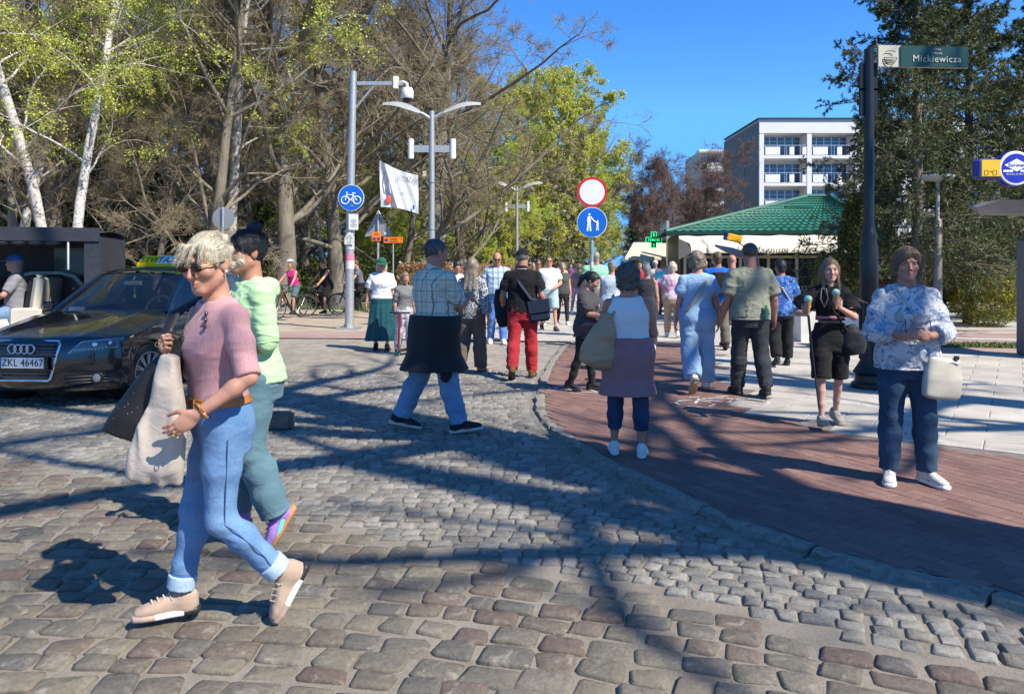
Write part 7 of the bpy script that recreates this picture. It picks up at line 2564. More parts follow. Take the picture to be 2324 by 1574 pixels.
S.add(*loft([(-0.12, 0.06, 0.028, 0.0), (-0.05, 0.055, 0.03, 0), (0.15, 0.04, 0.03, 0)], cr((bx - 0.03, by_ - 0.055, 0.78)), rotm('Y', 18), 2.6), k=0.02)
sdf_obj('cloth', S, 0.008, cloth('cream_cloth', (0.56, 0.48, 0.4), 0.07), jk, 0.016, (16, 16, 3.5), 1)
# ---- 2 dark-haired woman in mint hoodie
MINT = cloth('mint_fleece', (0.43, 0.66, 0.36), 0.06)
P = Person('dark-haired woman in pale green hoodie behind the blonde woman', 0, 0, 1.61, -70, 'f', 1.0, 0.0, legs=((5, 26, 0), (10, 5, 2)), arms=(('swing', -6, 8, 88, 26), ('swing', -5, 10, 80, 20)), head=(4, 2, 0), res=0.006, pos=(-1.385, 4.05), twist=18, hs=1.06, skin=SK2, footp=(58, 0), lean=4)
P.body(hands=(0.5, 0.5), age=1.0, brow=(0.05, 0.03, 0.02))
k = P.k
P.top(MINT, -0.03, 0.98, 0.024, 0.55, 'hoodie', 0.007, sl_e=0.022, flare=0.02, hemw=0.006, seed=9)
S = SDF()
for sd in (-1, 1):
 S.add(*cone(P.tp((sd * .05 * k, -.085 * k, .47 * k)), P.tp((sd * .105 * k, -.0 * k, .53 * k)), .03 * k, .042 * k), k=0.03)
 S.add(*cone(P.tp((sd * .105 * k, -.0 * k, .53 * k)), P.tp((0, .105 * k, .5 * k)), .042 * k, .06 * k), k=0.03)
P.garment('hood', S, MINT, 0.006)
for i in (0, 1):
 c, d = P.arm_at(i, 0.95)
 S = SDF()
 for q in range(4):
  S.add(*cone(c - d * (0.01 + 0.024 * q), c - d * (0.0 + 0.024 * q), (0.058 + 0.003 * (q % 2)) * k, (0.059 + 0.003 * q) * k), k=0.008)
 P.garment('rolled_sleeve', S, MINT, 0.004, seed=i)
P.trousers(cloth('teal_cotton', (0.1, 0.19, 0.235), 0.12), 0.02, 0.03, 1.98, 0.12, 'trousers', 0.007, 0.0, seed=8)
LIL = cloth('lilac_suede', (0.36, 0.2, 0.55), 0.15)
P.shoes(LIL, mat('gum_sole', (0.5, 0.23, 0.08), 0.6, 0.08), cloth('lilac_lace', (0.2, 0.1, 0.35), 0.05))
for o in [c for c in P.root.children if c.name.startswith('shoe')]:
 for sx_ in (-1, 1):
  MB().tube([(sx_ * 0.044, -0.11, -0.062), (sx_ * 0.043, -0.05, -0.05), (sx_ * 0.034, 0.02, -0.035), (sx_ * 0.03, 0.055, -0.02)], [0.004, 0.012, 0.014, 0.008], 6, True, (0.35, 1)).build('side_stripe', mat('aqua_stripe', (0.1, 0.62, 0.66), 0.6, 0), o, True)
H = P.hp
P.hair(HR_BLACK, 'bun', 0.012, 0.02, 2, -0.02, [ell(H((0.0, .055, .135)), np.array([.042, .042, .036]) * k), cone(H((.05, -.055, .075)), H((.068, -.045, .0)), .016 * k, .007 * k), cone(H((-.05, -.055, .075)), H((-.068, -.045, .02)), .016 * k, .007 * k), cone(H((.02, -.07, .088)), H((.06, -.06, .04)), .012 * k, .01 * k)], 0.004)
# ---- 3 man in checked shirt with jacket round the waist
CHECK = pattern('cream_check', plaid((0.56, 0.55, 0.46), [(0, 0.085, 0.1, 0, (0.09, 0.1, 0.075), 0.8), (0, 0.085, 0.08, 0.3, (0.3, 0.33, 0.24), 0.5), (2, 0.1, 0.1, 0, (0.17, 0.19, 0.14), 0.6), (2, 0.1, 0.06, 0.35, (0.33, 0.35, 0.27), 0.5), (1, 0.085, 0.08, 0.2, (0.14, 0.15, 0.12), 0.5)]))
P = Person('grey-haired man in cream checked shirt, black jacket tied round his waist', 0, 0, 1.79, 98, 'm', 1.08, 0.03, legs=((-17, 8, 3), (17, 4, 3)), arms=(('swing', 8, 8, 30), ('to', (-0.1, -0.34, 0.31), (-1, 0.5, -0.5))), head=(-12, 2, 0), res=0.0075, pos=ground(985, 979), skin=(0.42, 0.19, 0.13), lean=1, twist=40)
P.body(hands=(0.4, 0.9), ears=True)
k = P.k
P.top(CHECK, 0.06, 0.85, 0.024, 0.552, 'shirt', 0.008, sl_e=0.026, flare=0.05, hemw=0.02, collar=True, seed=4)
P.trousers(denim('pale_denim', (0.12, 0.21, 0.36), (0.22, 0.34, 0.5)), 0.026, 0.014, 2.0, 0.12, 'jeans', 0.009, 0.0, bunch=0.8)
BLKJ = cloth('black_softshell', (0.018, 0.018, 0.019), 0.15, 0.7)
P.skirt(BLKJ, -0.34, 0.072, 0.3, 0.31, 0.15, 'tied_jacket', 0.014, 7, 0.0)
for sd in (-1, 1):
 S = SDF()
 S.add(*cone(P.tp((sd * .17 * k, .03, -.15 * k)), P.tp((sd * .22 * k, .05, -.38 * k)), .05 * k, .05 * k), k=0.03)
 P.garment('jacket_sleeve', S, BLKJ, 0.008)
P.shoes(cloth('navy_trainer', (0.02, 0.022, 0.03), 0.2), mat('cream_sole', (0.55, 0.52, 0.46), 0.6, 0.08), None, 1.06)
for o in [c for c in P.root.children if c.name.startswith('shoe')]:
 for sx_ in (-1, 1):
  for q in range(3):
   MB().tube([(sx_ * 0.047, -0.1 + q * 0.022, -0.06), (sx_ * 0.038, -0.075 + q * 0.022, -0.03)], 0.005, 5).build('red_stripe', mat('red_stripe', (0.4, 0.02, 0.02), 0.6, 0), o)
P.hair(HR_DGREY, 'short', 0.003, 0.01, 3, -0.045, None, 0.002)
# ---- 4 woman in white top with pink jacket round the waist
P = Person('short-haired woman from behind in white sleeveless top, dusty pink jacket at waist', 0, 0, 1.5, 172, 'f', 1.27, 0.03, legs=((3, 3, 3), (-4, 5, 3)), arms=(('swing', 14, 18, 100, 30), ('swing', 12, 14, 85, 30)), head=(-6, 5, 0), res=0.008, pos=ground(1425, 1040), skin=SK2, z=PZ)
P.body(hands=(0.8, 0.8))
k = P.k
P.top(cloth('white_cotton', (0.66, 0.66, 0.67), 0.04), 0.02, 0, 0.012, 0.54, 'top', 0.004)
ROSE = cloth('dusty_rose', (0.3, 0.155, 0.165), 0.1)
P.skirt(ROSE, -0.36, 0.03, 0.27, 0.21, 0.17, 'tied_jacket', 0.01, 5)
S = SDF()
for q in range(4):
 S.add(*loft(P.torso(0.03 + 0.004 * (q % 2), 0.07 + 0.026 * q, 0.09 + 0.026 * q), P.pel, P.M), k=0.012)
P.garment('jacket_wrap', S, ROSE, 0.006, (4, 4, 40))
P.trousers(denim('dark_denim', (0.02, 0.035, 0.075), (0.045, 0.075, 0.14)), 0.008, 0.006, 1.62, 0.1, 'capri_jeans', 0.005, 0.0)
P.shoes(WHITE_SH, WHITE_SO, WHITE_SH)
P.hair(hair_mat('salt_pepper_hair', (0.03, 0.028, 0.024), (0.16, 0.145, 0.12)), 'curly', 0.02, 0.0, 4, -0.07, None, 0.01)
hb = wpt(P, P.tp((0.2 * k, 0.06 * k, 0.02 * k)))
bg = thing('shoulder_bag', 'beige slouchy leather bag on the shoulder of the woman in white', 'handbag', (hb.x, hb.y, 0.68))
S = SDF()
S.add(*loft([(-0.17, 0.08, 0.06, 0), (-0.14, 0.135, 0.085, 0), (-0.04, 0.15, 0.09, 0), (0.1, 0.11, 0.065, 0), (0.22, 0.05, 0.035, 0), (0.26, 0.03, 0.025, 0)], (-0.05, -0.06, 0.22), rotm('Y', 14) @ rotm('Z', 20), 2.5))
LEA = mat('beige_leather', (0.4, 0.255, 0.15), 0.55, 0.08, 9, 0.3, 60)
sdf_obj('bag_body', S, 0.01, LEA, bg, 0.007, (7, 7, 12))
shp = wpt(P, P.sh[0] + np.array([-0.03, 0.0, 0.06]))
L_ = Vector(bg.location)
tubeobj('strap', [Vector((hb.x + 0.01, hb.y - 0.08, 1.12)) - L_, Vector((shp.x + 0.0, shp.y - 0.085, shp.z - 0.12)) - L_, shp - L_ + Vector((0, 0, 0.012)), Vector((shp.x, shp.y + 0.09, shp.z - 0.1)) - L_], 0.017, LEA, bg, 8, (1, 0.4))
MB().torus(Vector((hb.x + 0.01, hb.y - 0.085, 1.1)) - L_, 0.016, 0.004, 14, 6).build('strap_ring', M_RAIL, bg, True)
# ---- 5 dark-haired girl in grey T-shirt
P = Person('black-haired girl in charcoal T-shirt looking down at her hands', 0, 0, 1.44, 62, 'f', 1.12, 0.03, legs=((4, 3, 4), (-8, 12, 3)), arms=(('to', (0.04, -0.3, 0.24), (1, 0.3, -0.8)), ('to', (-0.05, -0.3, 0.2), (-1, 0.3, -0.8))), head=(4, 24, 0), res=0.0095, pos=ground(1330, 893), skin=SK1, z=PZ, lean=3)
P.body(hands=(0.8, 0.8), brow=(0.03, 0.02, 0.02))
k = P.k
CHAR = cloth('charcoal_jersey', (0.06, 0.056, 0.062), 0.15)
to = P.top(CHAR, -0.13, 0.9, 0.03, 0.55, 'tshirt', 0.008, sl_e=0.03, flare=0.06, hemw=0.03)
o = text('tee', WHITE_SO, to, P.tp((0.05 * k, -0.175 * k, 0.33 * k)), (R(90), 0, R(18)))
P.trousers(cloth('black_leggings', (0.014, 0.014, 0.016), 0.2), 0.008, 0.0, 2.0, 0.1, 'leggings', 0.004, 0.0)
P.shoes(BLACK_SH, BLACK_SO, BLACK_SH)
H = P.hp
P.hair(HR_BLACK, 'bun', 0.01, 0.02, 5, -0.03, [cone(H((0, .1, .075)), H((0, .16, -.02)), .035 * k, .04 * k), cone(H((0, .16, -.02)), H((0, .17, -.17)), .04 * k, .015 * k), cone(H((.05, -.05, .08)), H((.072, -.03, -.02)), .014 * k, .006 * k)], 0.003)
hw = wpt(P, P.arm[0][2]) + Vector((0.09, -0.05, -0.06))
bl = thing('red_ball', 'shiny red and white inflatable ball held by the black-haired girl', 'ball', (hw.x - 0.05, hw.y - 0.03, hw.z - 0.22))
MB().ball((0, 0, 0.11), 0.115, 20, 14).build('shell', mat('red_vinyl', (0.55, 0.01, 0.02), 0.25, 0.05, coat=0.4), bl, True)
for q in range(3):
 a = q * 2.1 + 3.6
 MB().ball((0.085 * math.cos(a), 0.085 * math.sin(a), 0.13), (0.03, 0.03, 0.05), 10, 8).build('white_patch', WHITE_SO, bl, True)
rs = thing('paper_rose', 'pale paper rose held up by the black-haired girl', 'flower', (hw.x + 0.01, hw.y, hw.z + 0.0))
for q in range(6):
 a = q * 1.05
 MB().ball((0.025 * math.cos(a), 0.02 * math.sin(a), 0.14 + 0.012 * (q % 2)), (0.05, 0.035, 0.05), 10, 7, Matrix.Rotation(a, 3, 'Z')).build('petal', mat('rose_petal', (0.34, 0.34, 0.27), 0.7, 0.15, 20), rs, True)
tubeobj('stem', [(0, 0, -0.06), (0, 0, 0.12)], 0.006, mat('stem_green', (0.05, 0.1, 0.03), 0.6, 0.1), rs)
# ---- 6 man in red trousers
P = Person('man from behind in black polo shirt and red trousers with black cap', 0, 0, 1.77, 176, 'm', 1.12, 0.03, legs=((-9, 24, 3), (6, 3, 3)), arms=(('swing', 6, 18, 40, 6), ('swing', -4, 16, 16)), head=(0, 2, 0), res=0.0105, pos=ground(1186, 858), skin=SK2, footp=(28, 0))
P.body()
k = P.k
P.top(cloth('black_pique', (0.01, 0.01, 0.012), 0.2), -0.02, 0.72, 0.02, 0.55, 'polo_shirt', 0.006, sl_e=0.024, flare=0.05, collar=True)
for i in (0, 1):
 c, d = P.arm_at(i, 0.7)
 MB().torus(c, 0.074 * k, 0.004, 20, 5, Vector(d).to_track_quat('Z', 'Y').to_matrix()).build('sleeve_trim', WHITE_SO, P.root, True)
MB().torus(P.tp((0, 0.018 * k, 0.566 * k)), 0.077 * k, 0.004, 20, 5).build('collar_trim', WHITE_SO, P.root, True)
P.trousers(cloth('red_chino', (0.36, 0.022, 0.03), 0.1), 0.02, 0.016, 2.0, 0.12, 'trousers', 0.009, 0.0, bunch=0.6)
P.shoes(cloth('brown_shoe', (0.2, 0.08, 0.03), 0.15), BLACK_SO, None, 1.05)
P.hair(HR_GREY, 'short', 0.003, 0.0, 6, -0.045, None, 0.002)
P.cap(cloth('black_cap', (0.01, 0.01, 0.012), 0.15), True)
hb = wpt(P, P.tp((-0.2 * k, 0.08 * k, 0.02 * k)))
bg = thing('messenger_bag', 'navy messenger bag slung across the man in red trousers', 'bag', (hb.x, hb.y, 0.78))
NAVY = cloth('navy_nylon', (0.012, 0.022, 0.045), 0.12, 0.6)
MB().rbox((0.02, -0.02, 0.16), (0.3, 0.1, 0.3), 0.035, Matrix.Rotation(R(-8), 3, 'Y')).build('bag_body', NAVY, bg, True)
MB().rbox((0.02, -0.075, 0.22), (0.3, 0.02, 0.18), 0.008, Matrix.Rotation(R(-8), 3, 'Y')).build('flap', NAVY, bg, True)
L_ = Vector(bg.location)
q0, q1, q2 = wpt(P, P.tp((0.11 * k, 0.05 * k, 0.525 * k))), wpt(P, P.tp((0.02 * k, 0.16 * k, 0.36 * k))), wpt(P, P.tp((-0.12 * k, 0.17 * k, 0.17 * k)))
tubeobj('strap', [q0 - L_ + Vector((0, 0, 0.02)), q1 - L_, q2 - L_, Vector((0.0, -0.06, 0.3))], 0.024, NAVY, bg, 8, (1, 0.3))
hb = wpt(P, P.arm[0][2])
jk = thing('carried_jacket', 'black jacket hanging over the left arm of the man in red trousers', 'jacket', (hb.x, hb.y, 0.7))
S = SDF()
S.add(*loft([(-0.1, 0.07, 0.05, 0), (0.0, 0.1, 0.06, 0), (0.25, 0.1, 0.06, 0), (0.42, 0.06, 0.05, 0)], (0, 0, 0.1), rotm('Y', -6)))
sdf_obj('cloth', S, 0.014, BLKJ, jk, 0.012, (16, 16, 4))
# ---- 7 woman in leopard blouse
P = Person('fair-haired woman from behind in grey leopard-print blouse and brown trousers', 0, 0, 1.66, 160, 'f', 1.1, 0.01, legs=((-8, 20, 2), (6, 3, 2)), arms=(('swing', 14, 12, 60), ('swing', -6, 16, 10)), head=(18, 4, 0), res=0.0105, pos=ground(1072, 845), skin=SK1)
P.body()
P.top(pattern('leopard_print', leopard), -0.08, 1.8, 0.022, 0.55, 'blouse', 0.006, sl_e=0.018, hemw=0.02)
P.trousers(cloth('taupe_cloth', (0.12, 0.088, 0.07), 0.12), 0.026, 0.035, 2.0, 0.1, 'trousers', 0.008, 0.0)
P.shoes(cloth('tan_shoe', (0.3, 0.17, 0.09), 0.1), BLACK_SO)
k = P.k
P.hair(HR_MID, 'long', 0.014, 0.0, 7, -0.09, None, 0.004)
tubeobj('bag_strap', [P.tp((0.11 * k, 0.03 * k, 0.54 * k)), P.tp((0.0, 0.15 * k, 0.36 * k)), P.tp((-0.17 * k, 0.1 * k, 0.1 * k))], 0.012, BLACK_SH, P.root, 6, (1, 0.4))
# ---- 8 man in blue plaid shirt
BPLAID = pattern('blue_plaid', plaid((0.42, 0.52, 0.6), [(0, 0.11, 0.3, 0, (0.06, 0.14, 0.28), 0.65), (0, 0.11, 0.1, 0.5, (0.7, 0.74, 0.76), 0.7), (2, 0.11, 0.28, 0, (0.1, 0.2, 0.36), 0.5), (2, 0.11, 0.12, 0.5, (0.62, 0.68, 0.72), 0.6)]))
P = Person('balding man in blue plaid shirt and bright blue trousers looking down', 0, 0, 1.84, 4, 'm', 1.08, 0.045, legs=((8, 3, 2), (-4, 10, 2)), arms=(('swing', -8, 10, 14), ('swing', -6, 10, 12)), head=(0, 16, 0), res=0.013, pos=ground(1128, 780), skin=(0.5, 0.24, 0.16))
P.body(age=1.0)
P.top(BPLAID, 0.03, 0.85, 0.022, 0.55, 'shirt', 0.008, sl_e=0.028, flare=0.05, collar=True)
P.trousers(cloth('azure_chino', (0.09, 0.19, 0.5), 0.1), 0.018, 0.012, 2.0, 0.1, 'trousers', 0.007, 0.0)
P.shoes(WHITE_SH, WHITE_SO, WHITE_SH, 1.05)
P.hair(HR_BROWN, 'bald', 0.003, 0.0, 8, -0.045, None, 0.002)
P.glasses(M_LENS, None, 0.024, 0.017)
# ---- 9 man in white T-shirt and pale shorts
P = Person('man in white T-shirt, sunglasses and pale turquoise shorts walking towards the camera', 0, 0, 1.83, 8, 'm', 1.1, 0.02, legs=((14, 4, 3), (-10, 16, 3)), arms=(('to', (0.1, -0.2, 0.1), (1, 0.5, -0.5)), ('swing', -12, 12, 20)), head=(-6, 2, 0), res=0.013, pos=ground(1246, 752), skin=(0.55, 0.27, 0.19))
P.body()
P.top(cloth('white_tee', (0.68, 0.68, 0.7), 0.04), -0.07, 0.72, 0.018, 0.555, 'tshirt', 0.006, sl_e=0.024, flare=0.05)
P.trousers(cloth('aqua_shorts', (0.36, 0.5, 0.5), 0.08), 0.03, 0.05, 0.92, 0.08, 'shorts', 0.008, 0.0)
P.shoes(cloth('dark_sandal', (0.05, 0.045, 0.04), 0.1), BLACK_SO)
P.hair(HR_BROWN, 'short', 0.004, 0.01, 9, -0.045, None, 0.002)
P.glasses(M_LENS, None, 0.024, 0.017)
# ---- 10 woman in pale blue
SKYB = cloth('sky_blue_jersey', (0.3, 0.45, 0.62), 0.05)
P = Person('grey-haired woman from behind in pale blue T-shirt and loose pale blue jeans', 0, 0, 1.67, 178, 'f', 1.2, 0.02, legs=((-10, 30, 2), (5, 3, 3)), arms=(('swing', 4, 12, 12), ('swing', -2, 14, 10)), head=(-4, 4, 0), res=0.0095, pos=ground(1582, 893), skin=SK1, z=PZ, footp=(50, 0))
P.body()
k = P.k
P.top(SKYB, 0.0, 0.62, 0.016, 0.55, 'tshirt', 0.006, sl_e=0.026, flare=0.06)
P.trousers(denim('powder_denim', (0.2, 0.33, 0.5), (0.28, 0.42, 0.6)), 0.036, 0.03, 1.94, 0.12, 'jeans', 0.012, 0.0, bunch=1.0)
P.shoes(cloth('white_slipon', (0.62, 0.62, 0.62), 0.05), mat('gum_sole_pale', (0.34, 0.24, 0.12), 0.6, 0.1))
P.hair(HR_MID, 'curly', 0.014, 0.0, 10, -0.06, None, 0.006)
tubeobj('bag_strap', [P.tp((-0.12 * k, 0.0, 0.535 * k)), P.tp((-0.06 * k, 0.15 * k, 0.43 * k)), P.tp((0.06 * k, 0.165 * k, 0.25 * k)), P.tp((0.15 * k, 0.15 * k, 0.11 * k)), P.tp((0.22 * k, 0.07 * k, 0.03 * k))], 0.026, cloth('sand_strap', (0.36, 0.33, 0.27), 0.05), P.root, 8, (1, 0.3))
MB().torus(P.arm[1][2], 0.031 * k, 0.005, 16, 6).build('watch', _MATS['gold'], P.root, True)
# ---- 11 man in sage T-shirt
P = Person('broad grey-haired man from behind in sage green T-shirt and black jeans', 0, 0, 1.76, 182, 'm', 1.22, 0.04, legs=((6, 3, 3), (-6, 12, 3)), arms=(('swing', 2, 14, 24), ('swing', -4, 16, 22)), head=(0, 3, 0), res=0.0095, pos=ground(1702, 903), skin=SK2, z=PZ)
P.body()
k = P.k
P.top(cloth('sage_jersey', (0.23, 0.245, 0.185), 0.08), -0.04, 0.85, 0.022, 0.55, 'tshirt', 0.008, sl_e=0.03, flare=0.06, hemw=0.015)
P.trousers(denim('black_denim', (0.022, 0.024, 0.03), (0.045, 0.05, 0.06)), 0.022, 0.014, 2.0, 0.08, 'jeans', 0.01, 0.0, bunch=0.6)
P.shoes(BLACK_SH, BLACK_SO, None, 1.06)
P.hair(HR_DGREY, 'short', 0.005, 0.0, 11, -0.05, None, 0.002)
hb = wpt(P, P.tp((-0.12 * k, 0.19 * k, -0.02 * k)))
bt = thing('water_bottle', 'small green plastic bottle in the back pocket of the sage shirt man', 'bottle', hb)
MB().lathe([(0.0, -0.02), (0.03, -0.015), (0.032, 0.09), (0.014, 0.12), (0.013, 0.13)], 14).build('bottle_body', mat('green_pet', (0.08, 0.22, 0.16), 0.15, 0.05, trans=0.6), bt, True)
MB().lathe([(0.016, 0.13), (0.016, 0.15)], 12).build('cap', mat('green_cap', (0.02, 0.35, 0.2), 0.4, 0), bt, True)
# ---- 12 person in blue patterned shirt
P = Person('dark-haired person from behind in blue and white tie-dye shirt and black trousers', 0, 0, 1.62, 172, 'f', 1.22, 0.03, legs=((-6, 24, 2), (5, 3, 2)), arms=(('swing', 10, 14, 30), ('swing', 2, 16, 60, 10)), head=(14, 4, 0), res=0.0115, pos=ground(1772, 834), skin=SK2, z=PZ)
P.body()
k = P.k
P.top(pattern('blue_hawaii', blotch((0.03, 0.1, 0.33), [(14, 0.55, (0.1, 0.22, 0.5), 1.0), (20, 0.62, (0.4, 0.48, 0.62), 1.5), (9, 0.62, (0.015, 0.04, 0.14), 0.5)])), -0.1, 0.85, 0.026, 0.55, 'shirt', 0.006, sl_e=0.028, flare=0.06, hemw=0.02)
P.trousers(cloth('black_cloth', (0.014, 0.014, 0.015), 0.2), 0.026, 0.02, 1.9, 0.05, 'trousers', 0.006, 0.0)
P.shoes(BLACK_SH, BLACK_SO)
P.hair(HR_BLACK, 'short', 0.012, 0.0, 12, -0.055, None, 0.004)
tubeobj('bag_strap', [P.tp((0.11 * k, 0.02 * k, 0.54 * k)), P.tp((-0.0, 0.165 * k, 0.36 * k)), P.tp((-0.19 * k, 0.1 * k, 0.06 * k))], 0.02, pattern('rope_strap', plaid((0.5, 0.5, 0.5), [(2, 0.03, 0.5, 0, (0.05, 0.05, 0.06), 1.0)])), P.root, 8, (1, 0.4))
# ---- 13 girl with two ice creams
P = Person('long-haired girl in black crop top and black shorts carrying two ice creams', 0, 0, 1.56, -6, 'f', 0.9, -0.006, legs=((-6, 14, 2), (13, 6, 3)), arms=(('to', (0.02, -0.25, 0.33), (1, 0.3, -1)), ('to', (-0.3, -0.22, 0.26), (-1, 0.4, -1))), head=(-4, 3, 0), res=0.006, pos=ground(1883, 974), skin=SK3, z=PZ, footp=(None, -14))
P.body(hands=(0.75, 0.75), pn=((-0.3, 0.9, 0.2), (0.5, 0.8, 0.1)), aim=((-0.35, -0.35, 0.75), (-0.1, -0.5, 0.6)))
k = P.k
CROP = pattern('black_pink_trim', plaid((0.014, 0.013, 0.015), []))
P.top(CROP, 0.19, 0.8, 0.018, 0.552, 'crop_top', 0.006, sl_e=0.034, flare=0.12, hemw=0.015)
PKT = cloth('pink_trim', (0.5, 0.24, 0.28), 0.1)
for i in (0, 1):
 for tt in (0.62, 0.74):
  c, d = P.arm_at(i, tt)
  S = SDF()
  S.add(*cut([cut([cone(c - d * 0.03, c + d * 0.03, (0.083 + 0.02 * tt) * k, (0.086 + 0.02 * tt) * k)], d, c + d * 0.009)], -d, c - d * 0.009))
  P.garment('sleeve_stripe', S, PKT, 0)
S = SDF()
S.add(*loft(P.torso(0.024, 0.205, 0.235, 1.0), P.pel, P.M))
P.garment('hem_stripe', S, PKT, 0)
MB().torus(P.tp((0, -0.004 * k, 0.535 * k)), 0.062 * k, 0.005, 20, 6, Matrix.Rotation(R(14), 3, 'X')).build('neck_trim', PKT, P.root, True)
P.trousers(cloth('black_twill', (0.012, 0.012, 0.013), 0.2), 0.026, 0.04, 0.98, 0.16, 'shorts', 0.008, 0.0)
for i in (0, 1):
 c, d = P.leg_at(i, 0.93)
 S = SDF()
 S.add(*cut([cut([cone(c - d * 0.05, c + d * 0.05, 0.099 * k, 0.097 * k)], d, c + d * 0.025)], -d, c - d * 0.025))
 P.garment('shorts_cuff', S, _MATS['black_twill'], 0.002)
P.shoes(cloth('putty_canvas', (0.36, 0.33, 0.26), 0.1), mat('putty_sole', (0.42, 0.38, 0.27), 0.7, 0.1), cloth('grey_lace', (0.5, 0.48, 0.44), 0.05))
H = P.hp
hx_ = [cone(H((sd * .06, .0, .04)), P.tp((sd * .085 * k, -.07 * k, .4 * k)), .022 * k, .014 * k) for sd in (-1, 1)] + [cone(H((.05, .05, -.06)), P.tp((.16 * k, .09 * k, .47 * k)), .035 * k, .03 * k), cone(P.tp((.16 * k, .09 * k, .47 * k)), P.tp((.42 * k, .1 * k, .36 * k)), .026 * k, .006 * k)]
P.hair(HR_LBROWN, 'long', 0.008, 0.012, 13, -0.09, hx_, 0.003)
tubeobj('lanyard', [P.tp((-.1 * k, -.06 * k, .52 * k)), P.tp((-.13 * k, -.13 * k, .42 * k)), P.tp((-.1 * k, -.15 * k, .33 * k)), P.tp((-.06 * k, -.14 * k, .42 * k)), P.tp((-.06 * k, -.08 * k, .52 * k))], 0.004, cloth('khaki_cord', (0.3, 0.28, 0.2), 0.05), P.root, 6)
tubeobj('bag_strap', [P.tp((-.09 * k, -.08 * k, .52 * k)), P.tp((.0, -.15 * k, .28 * k)), P.tp((.14 * k, -.12 * k, .08 * k))], 0.009, BLACK_SH, P.root, 6)
M_ICE = mat('mint_ice_cream', (0.36, 0.62, 0.5), 0.5, 0.12, 40, 0.5, 60, 0.01)
M_CONE = mat('wafer_cone', (0.5, 0.28, 0.12), 0.7, 0.15, 60, 0.4, 90)
for i, lb in ((0, 'mint ice cream cone held against the chest of the girl in black'), (1, 'mint ice cream cone held out to the side by the girl in black')):
 wr, d, n_, l_, tips = P.hands[i]
 hb = wpt(P, np.mean(tips, 0) * 0.5 + (wr + d * 0.07) * 0.5)
 ic = thing('ice_cream_cone', lb, 'ice cream', (hb.x, hb.y - 0.01, hb.z - 0.05), 0, 'ice creams')
 MB().lathe([(0.01, -0.03), (0.026, 0.08), (0.03, 0.1)], 14).build('wafer', M_CONE, ic, True)
 MB().ball((0, 0, 0.12), (0.036, 0.036, 0.034), 14, 9).build('scoop', M_ICE, ic, True)
hb = wpt(P, P.tp((0.2 * k, -0.06 * k, -0.06 * k)))
bg = thing('small_backpack', 'small black bag at the hip of the girl with ice creams', 'bag', (hb.x, hb.y, hb.z - 0.06))
S = SDF()
S.add(*loft([(-0.03, 0.08, 0.05, 0), (0.05, 0.12, 0.07, 0), (0.16, 0.1, 0.06, 0), (0.24, 0.05, 0.04, 0)], (0.03, 0, 0), rotm('Y', -12)))
sdf_obj('bag_body', S, 0.009, cloth('black_leatherette', (0.015, 0.017, 0.022), 0.15, 0.45), bg, 0.006)
MB().add([(0.06, -0.03, 0.2), (0.2, -0.02, 0.1), (0.05, -0.04, 0.13)], [(0, 1, 2)]).build('flap', _MATS['black_leatherette'], bg)
wr = wpt(P, P.arm[1][2])
st = thing('selfie_stick', 'thin dark walking stick hanging beside the girl with ice creams', 'stick', (wr.x + 0.08, wr.y + 0.03, PZ + 0.18))
tubeobj('rod', [(0.05, 0, 0), (-0.05, 0, wr.z - PZ - 0.2)], 0.008, M_DARK, st)
tubeobj('grip', [(-0.02, 0, (wr.z - PZ) * 0.55), (-0.05, 0, wr.z - PZ - 0.18)], 0.012, M_BLACKP, st)
# ---- 14 elderly woman standing on the right
FLORAL = pattern('white_blue_floral', blotch((0.56, 0.56, 0.58), [(9, 0.53, (0.36, 0.38, 0.42), 1.2), (16, 0.57, (0.2, 0.26, 0.36), 1.5), (26, 0.62, (0.03, 0.12, 0.32), 1.0), (13, 0.66, (0.05, 0.25, 0.42), 0.8)]))
P = Person('elderly woman in blue-flowered white blouse and dark jeans holding sunglasses', 0, 0, 1.61, -8, 'f', 1.14, 0.035, legs=((2, 2, 4), (1, 2, 3)), arms=(('to', (0.075, -0.24, 0.2), (1, 0.5, -1)), ('to', (-0.105, -0.24, 0.205), (-1, 0.5, -1))), head=(-8, 2, 0), res=0.006, pos=ground(2058, 1104), skin=(0.42, 0.22, 0.16), z=PZ, foot_yaw=(22, 18))
P.body(hands=(0.85, 0.85), pn=((-0.2, 0.9, -0.1), (0.2, 0.9, -0.1)), aim=((-0.9, -0.4, 0.05), (0.85, -0.45, 0.05)), age=1.0, brow=(0.2, 0.14, 0.1))
k = P.k
P.top(FLORAL, -0.06, 1.72, 0.022, 0.55, 'blouse', 0.007, sl_e=0.024, flare=0.02, hemw=0.015, bust=1.12, vneck=0.07)
P.trousers(denim('navy_denim', (0.018, 0.04, 0.085), (0.045, 0.09, 0.155)), 0.018, 0.01, 1.97, 0.05, 'jeans', 0.0045, 0.0, bunch=0.3)
P.shoes(cloth('pale_grey_trainer', (0.5, 0.49, 0.46), 0.12), WHITE_SO, WHITE_SH)
H = P.hp
P.hair(hair_mat('faded_auburn', (0.12, 0.07, 0.04), (0.3, 0.2, 0.125)), 'bob', 0.013, 0.004, 14, -0.06, [cone(H((.05, -.06, .08)), H((.068, -.05, .01)), .018 * k, .012 * k), cone(H((-.02, -.08, .085)), H((-.06, -.075, .045)), .018 * k, .014 * k), cone(H((.02, -.08, .088)), H((-.03, -.09, .06)), .016 * k, .012 * k)], 0.004)
a0, a1 = wpt(P, np.mean(P.hands[0][4], 0)), wpt(P, np.mean(P.hands[1][4], 0))
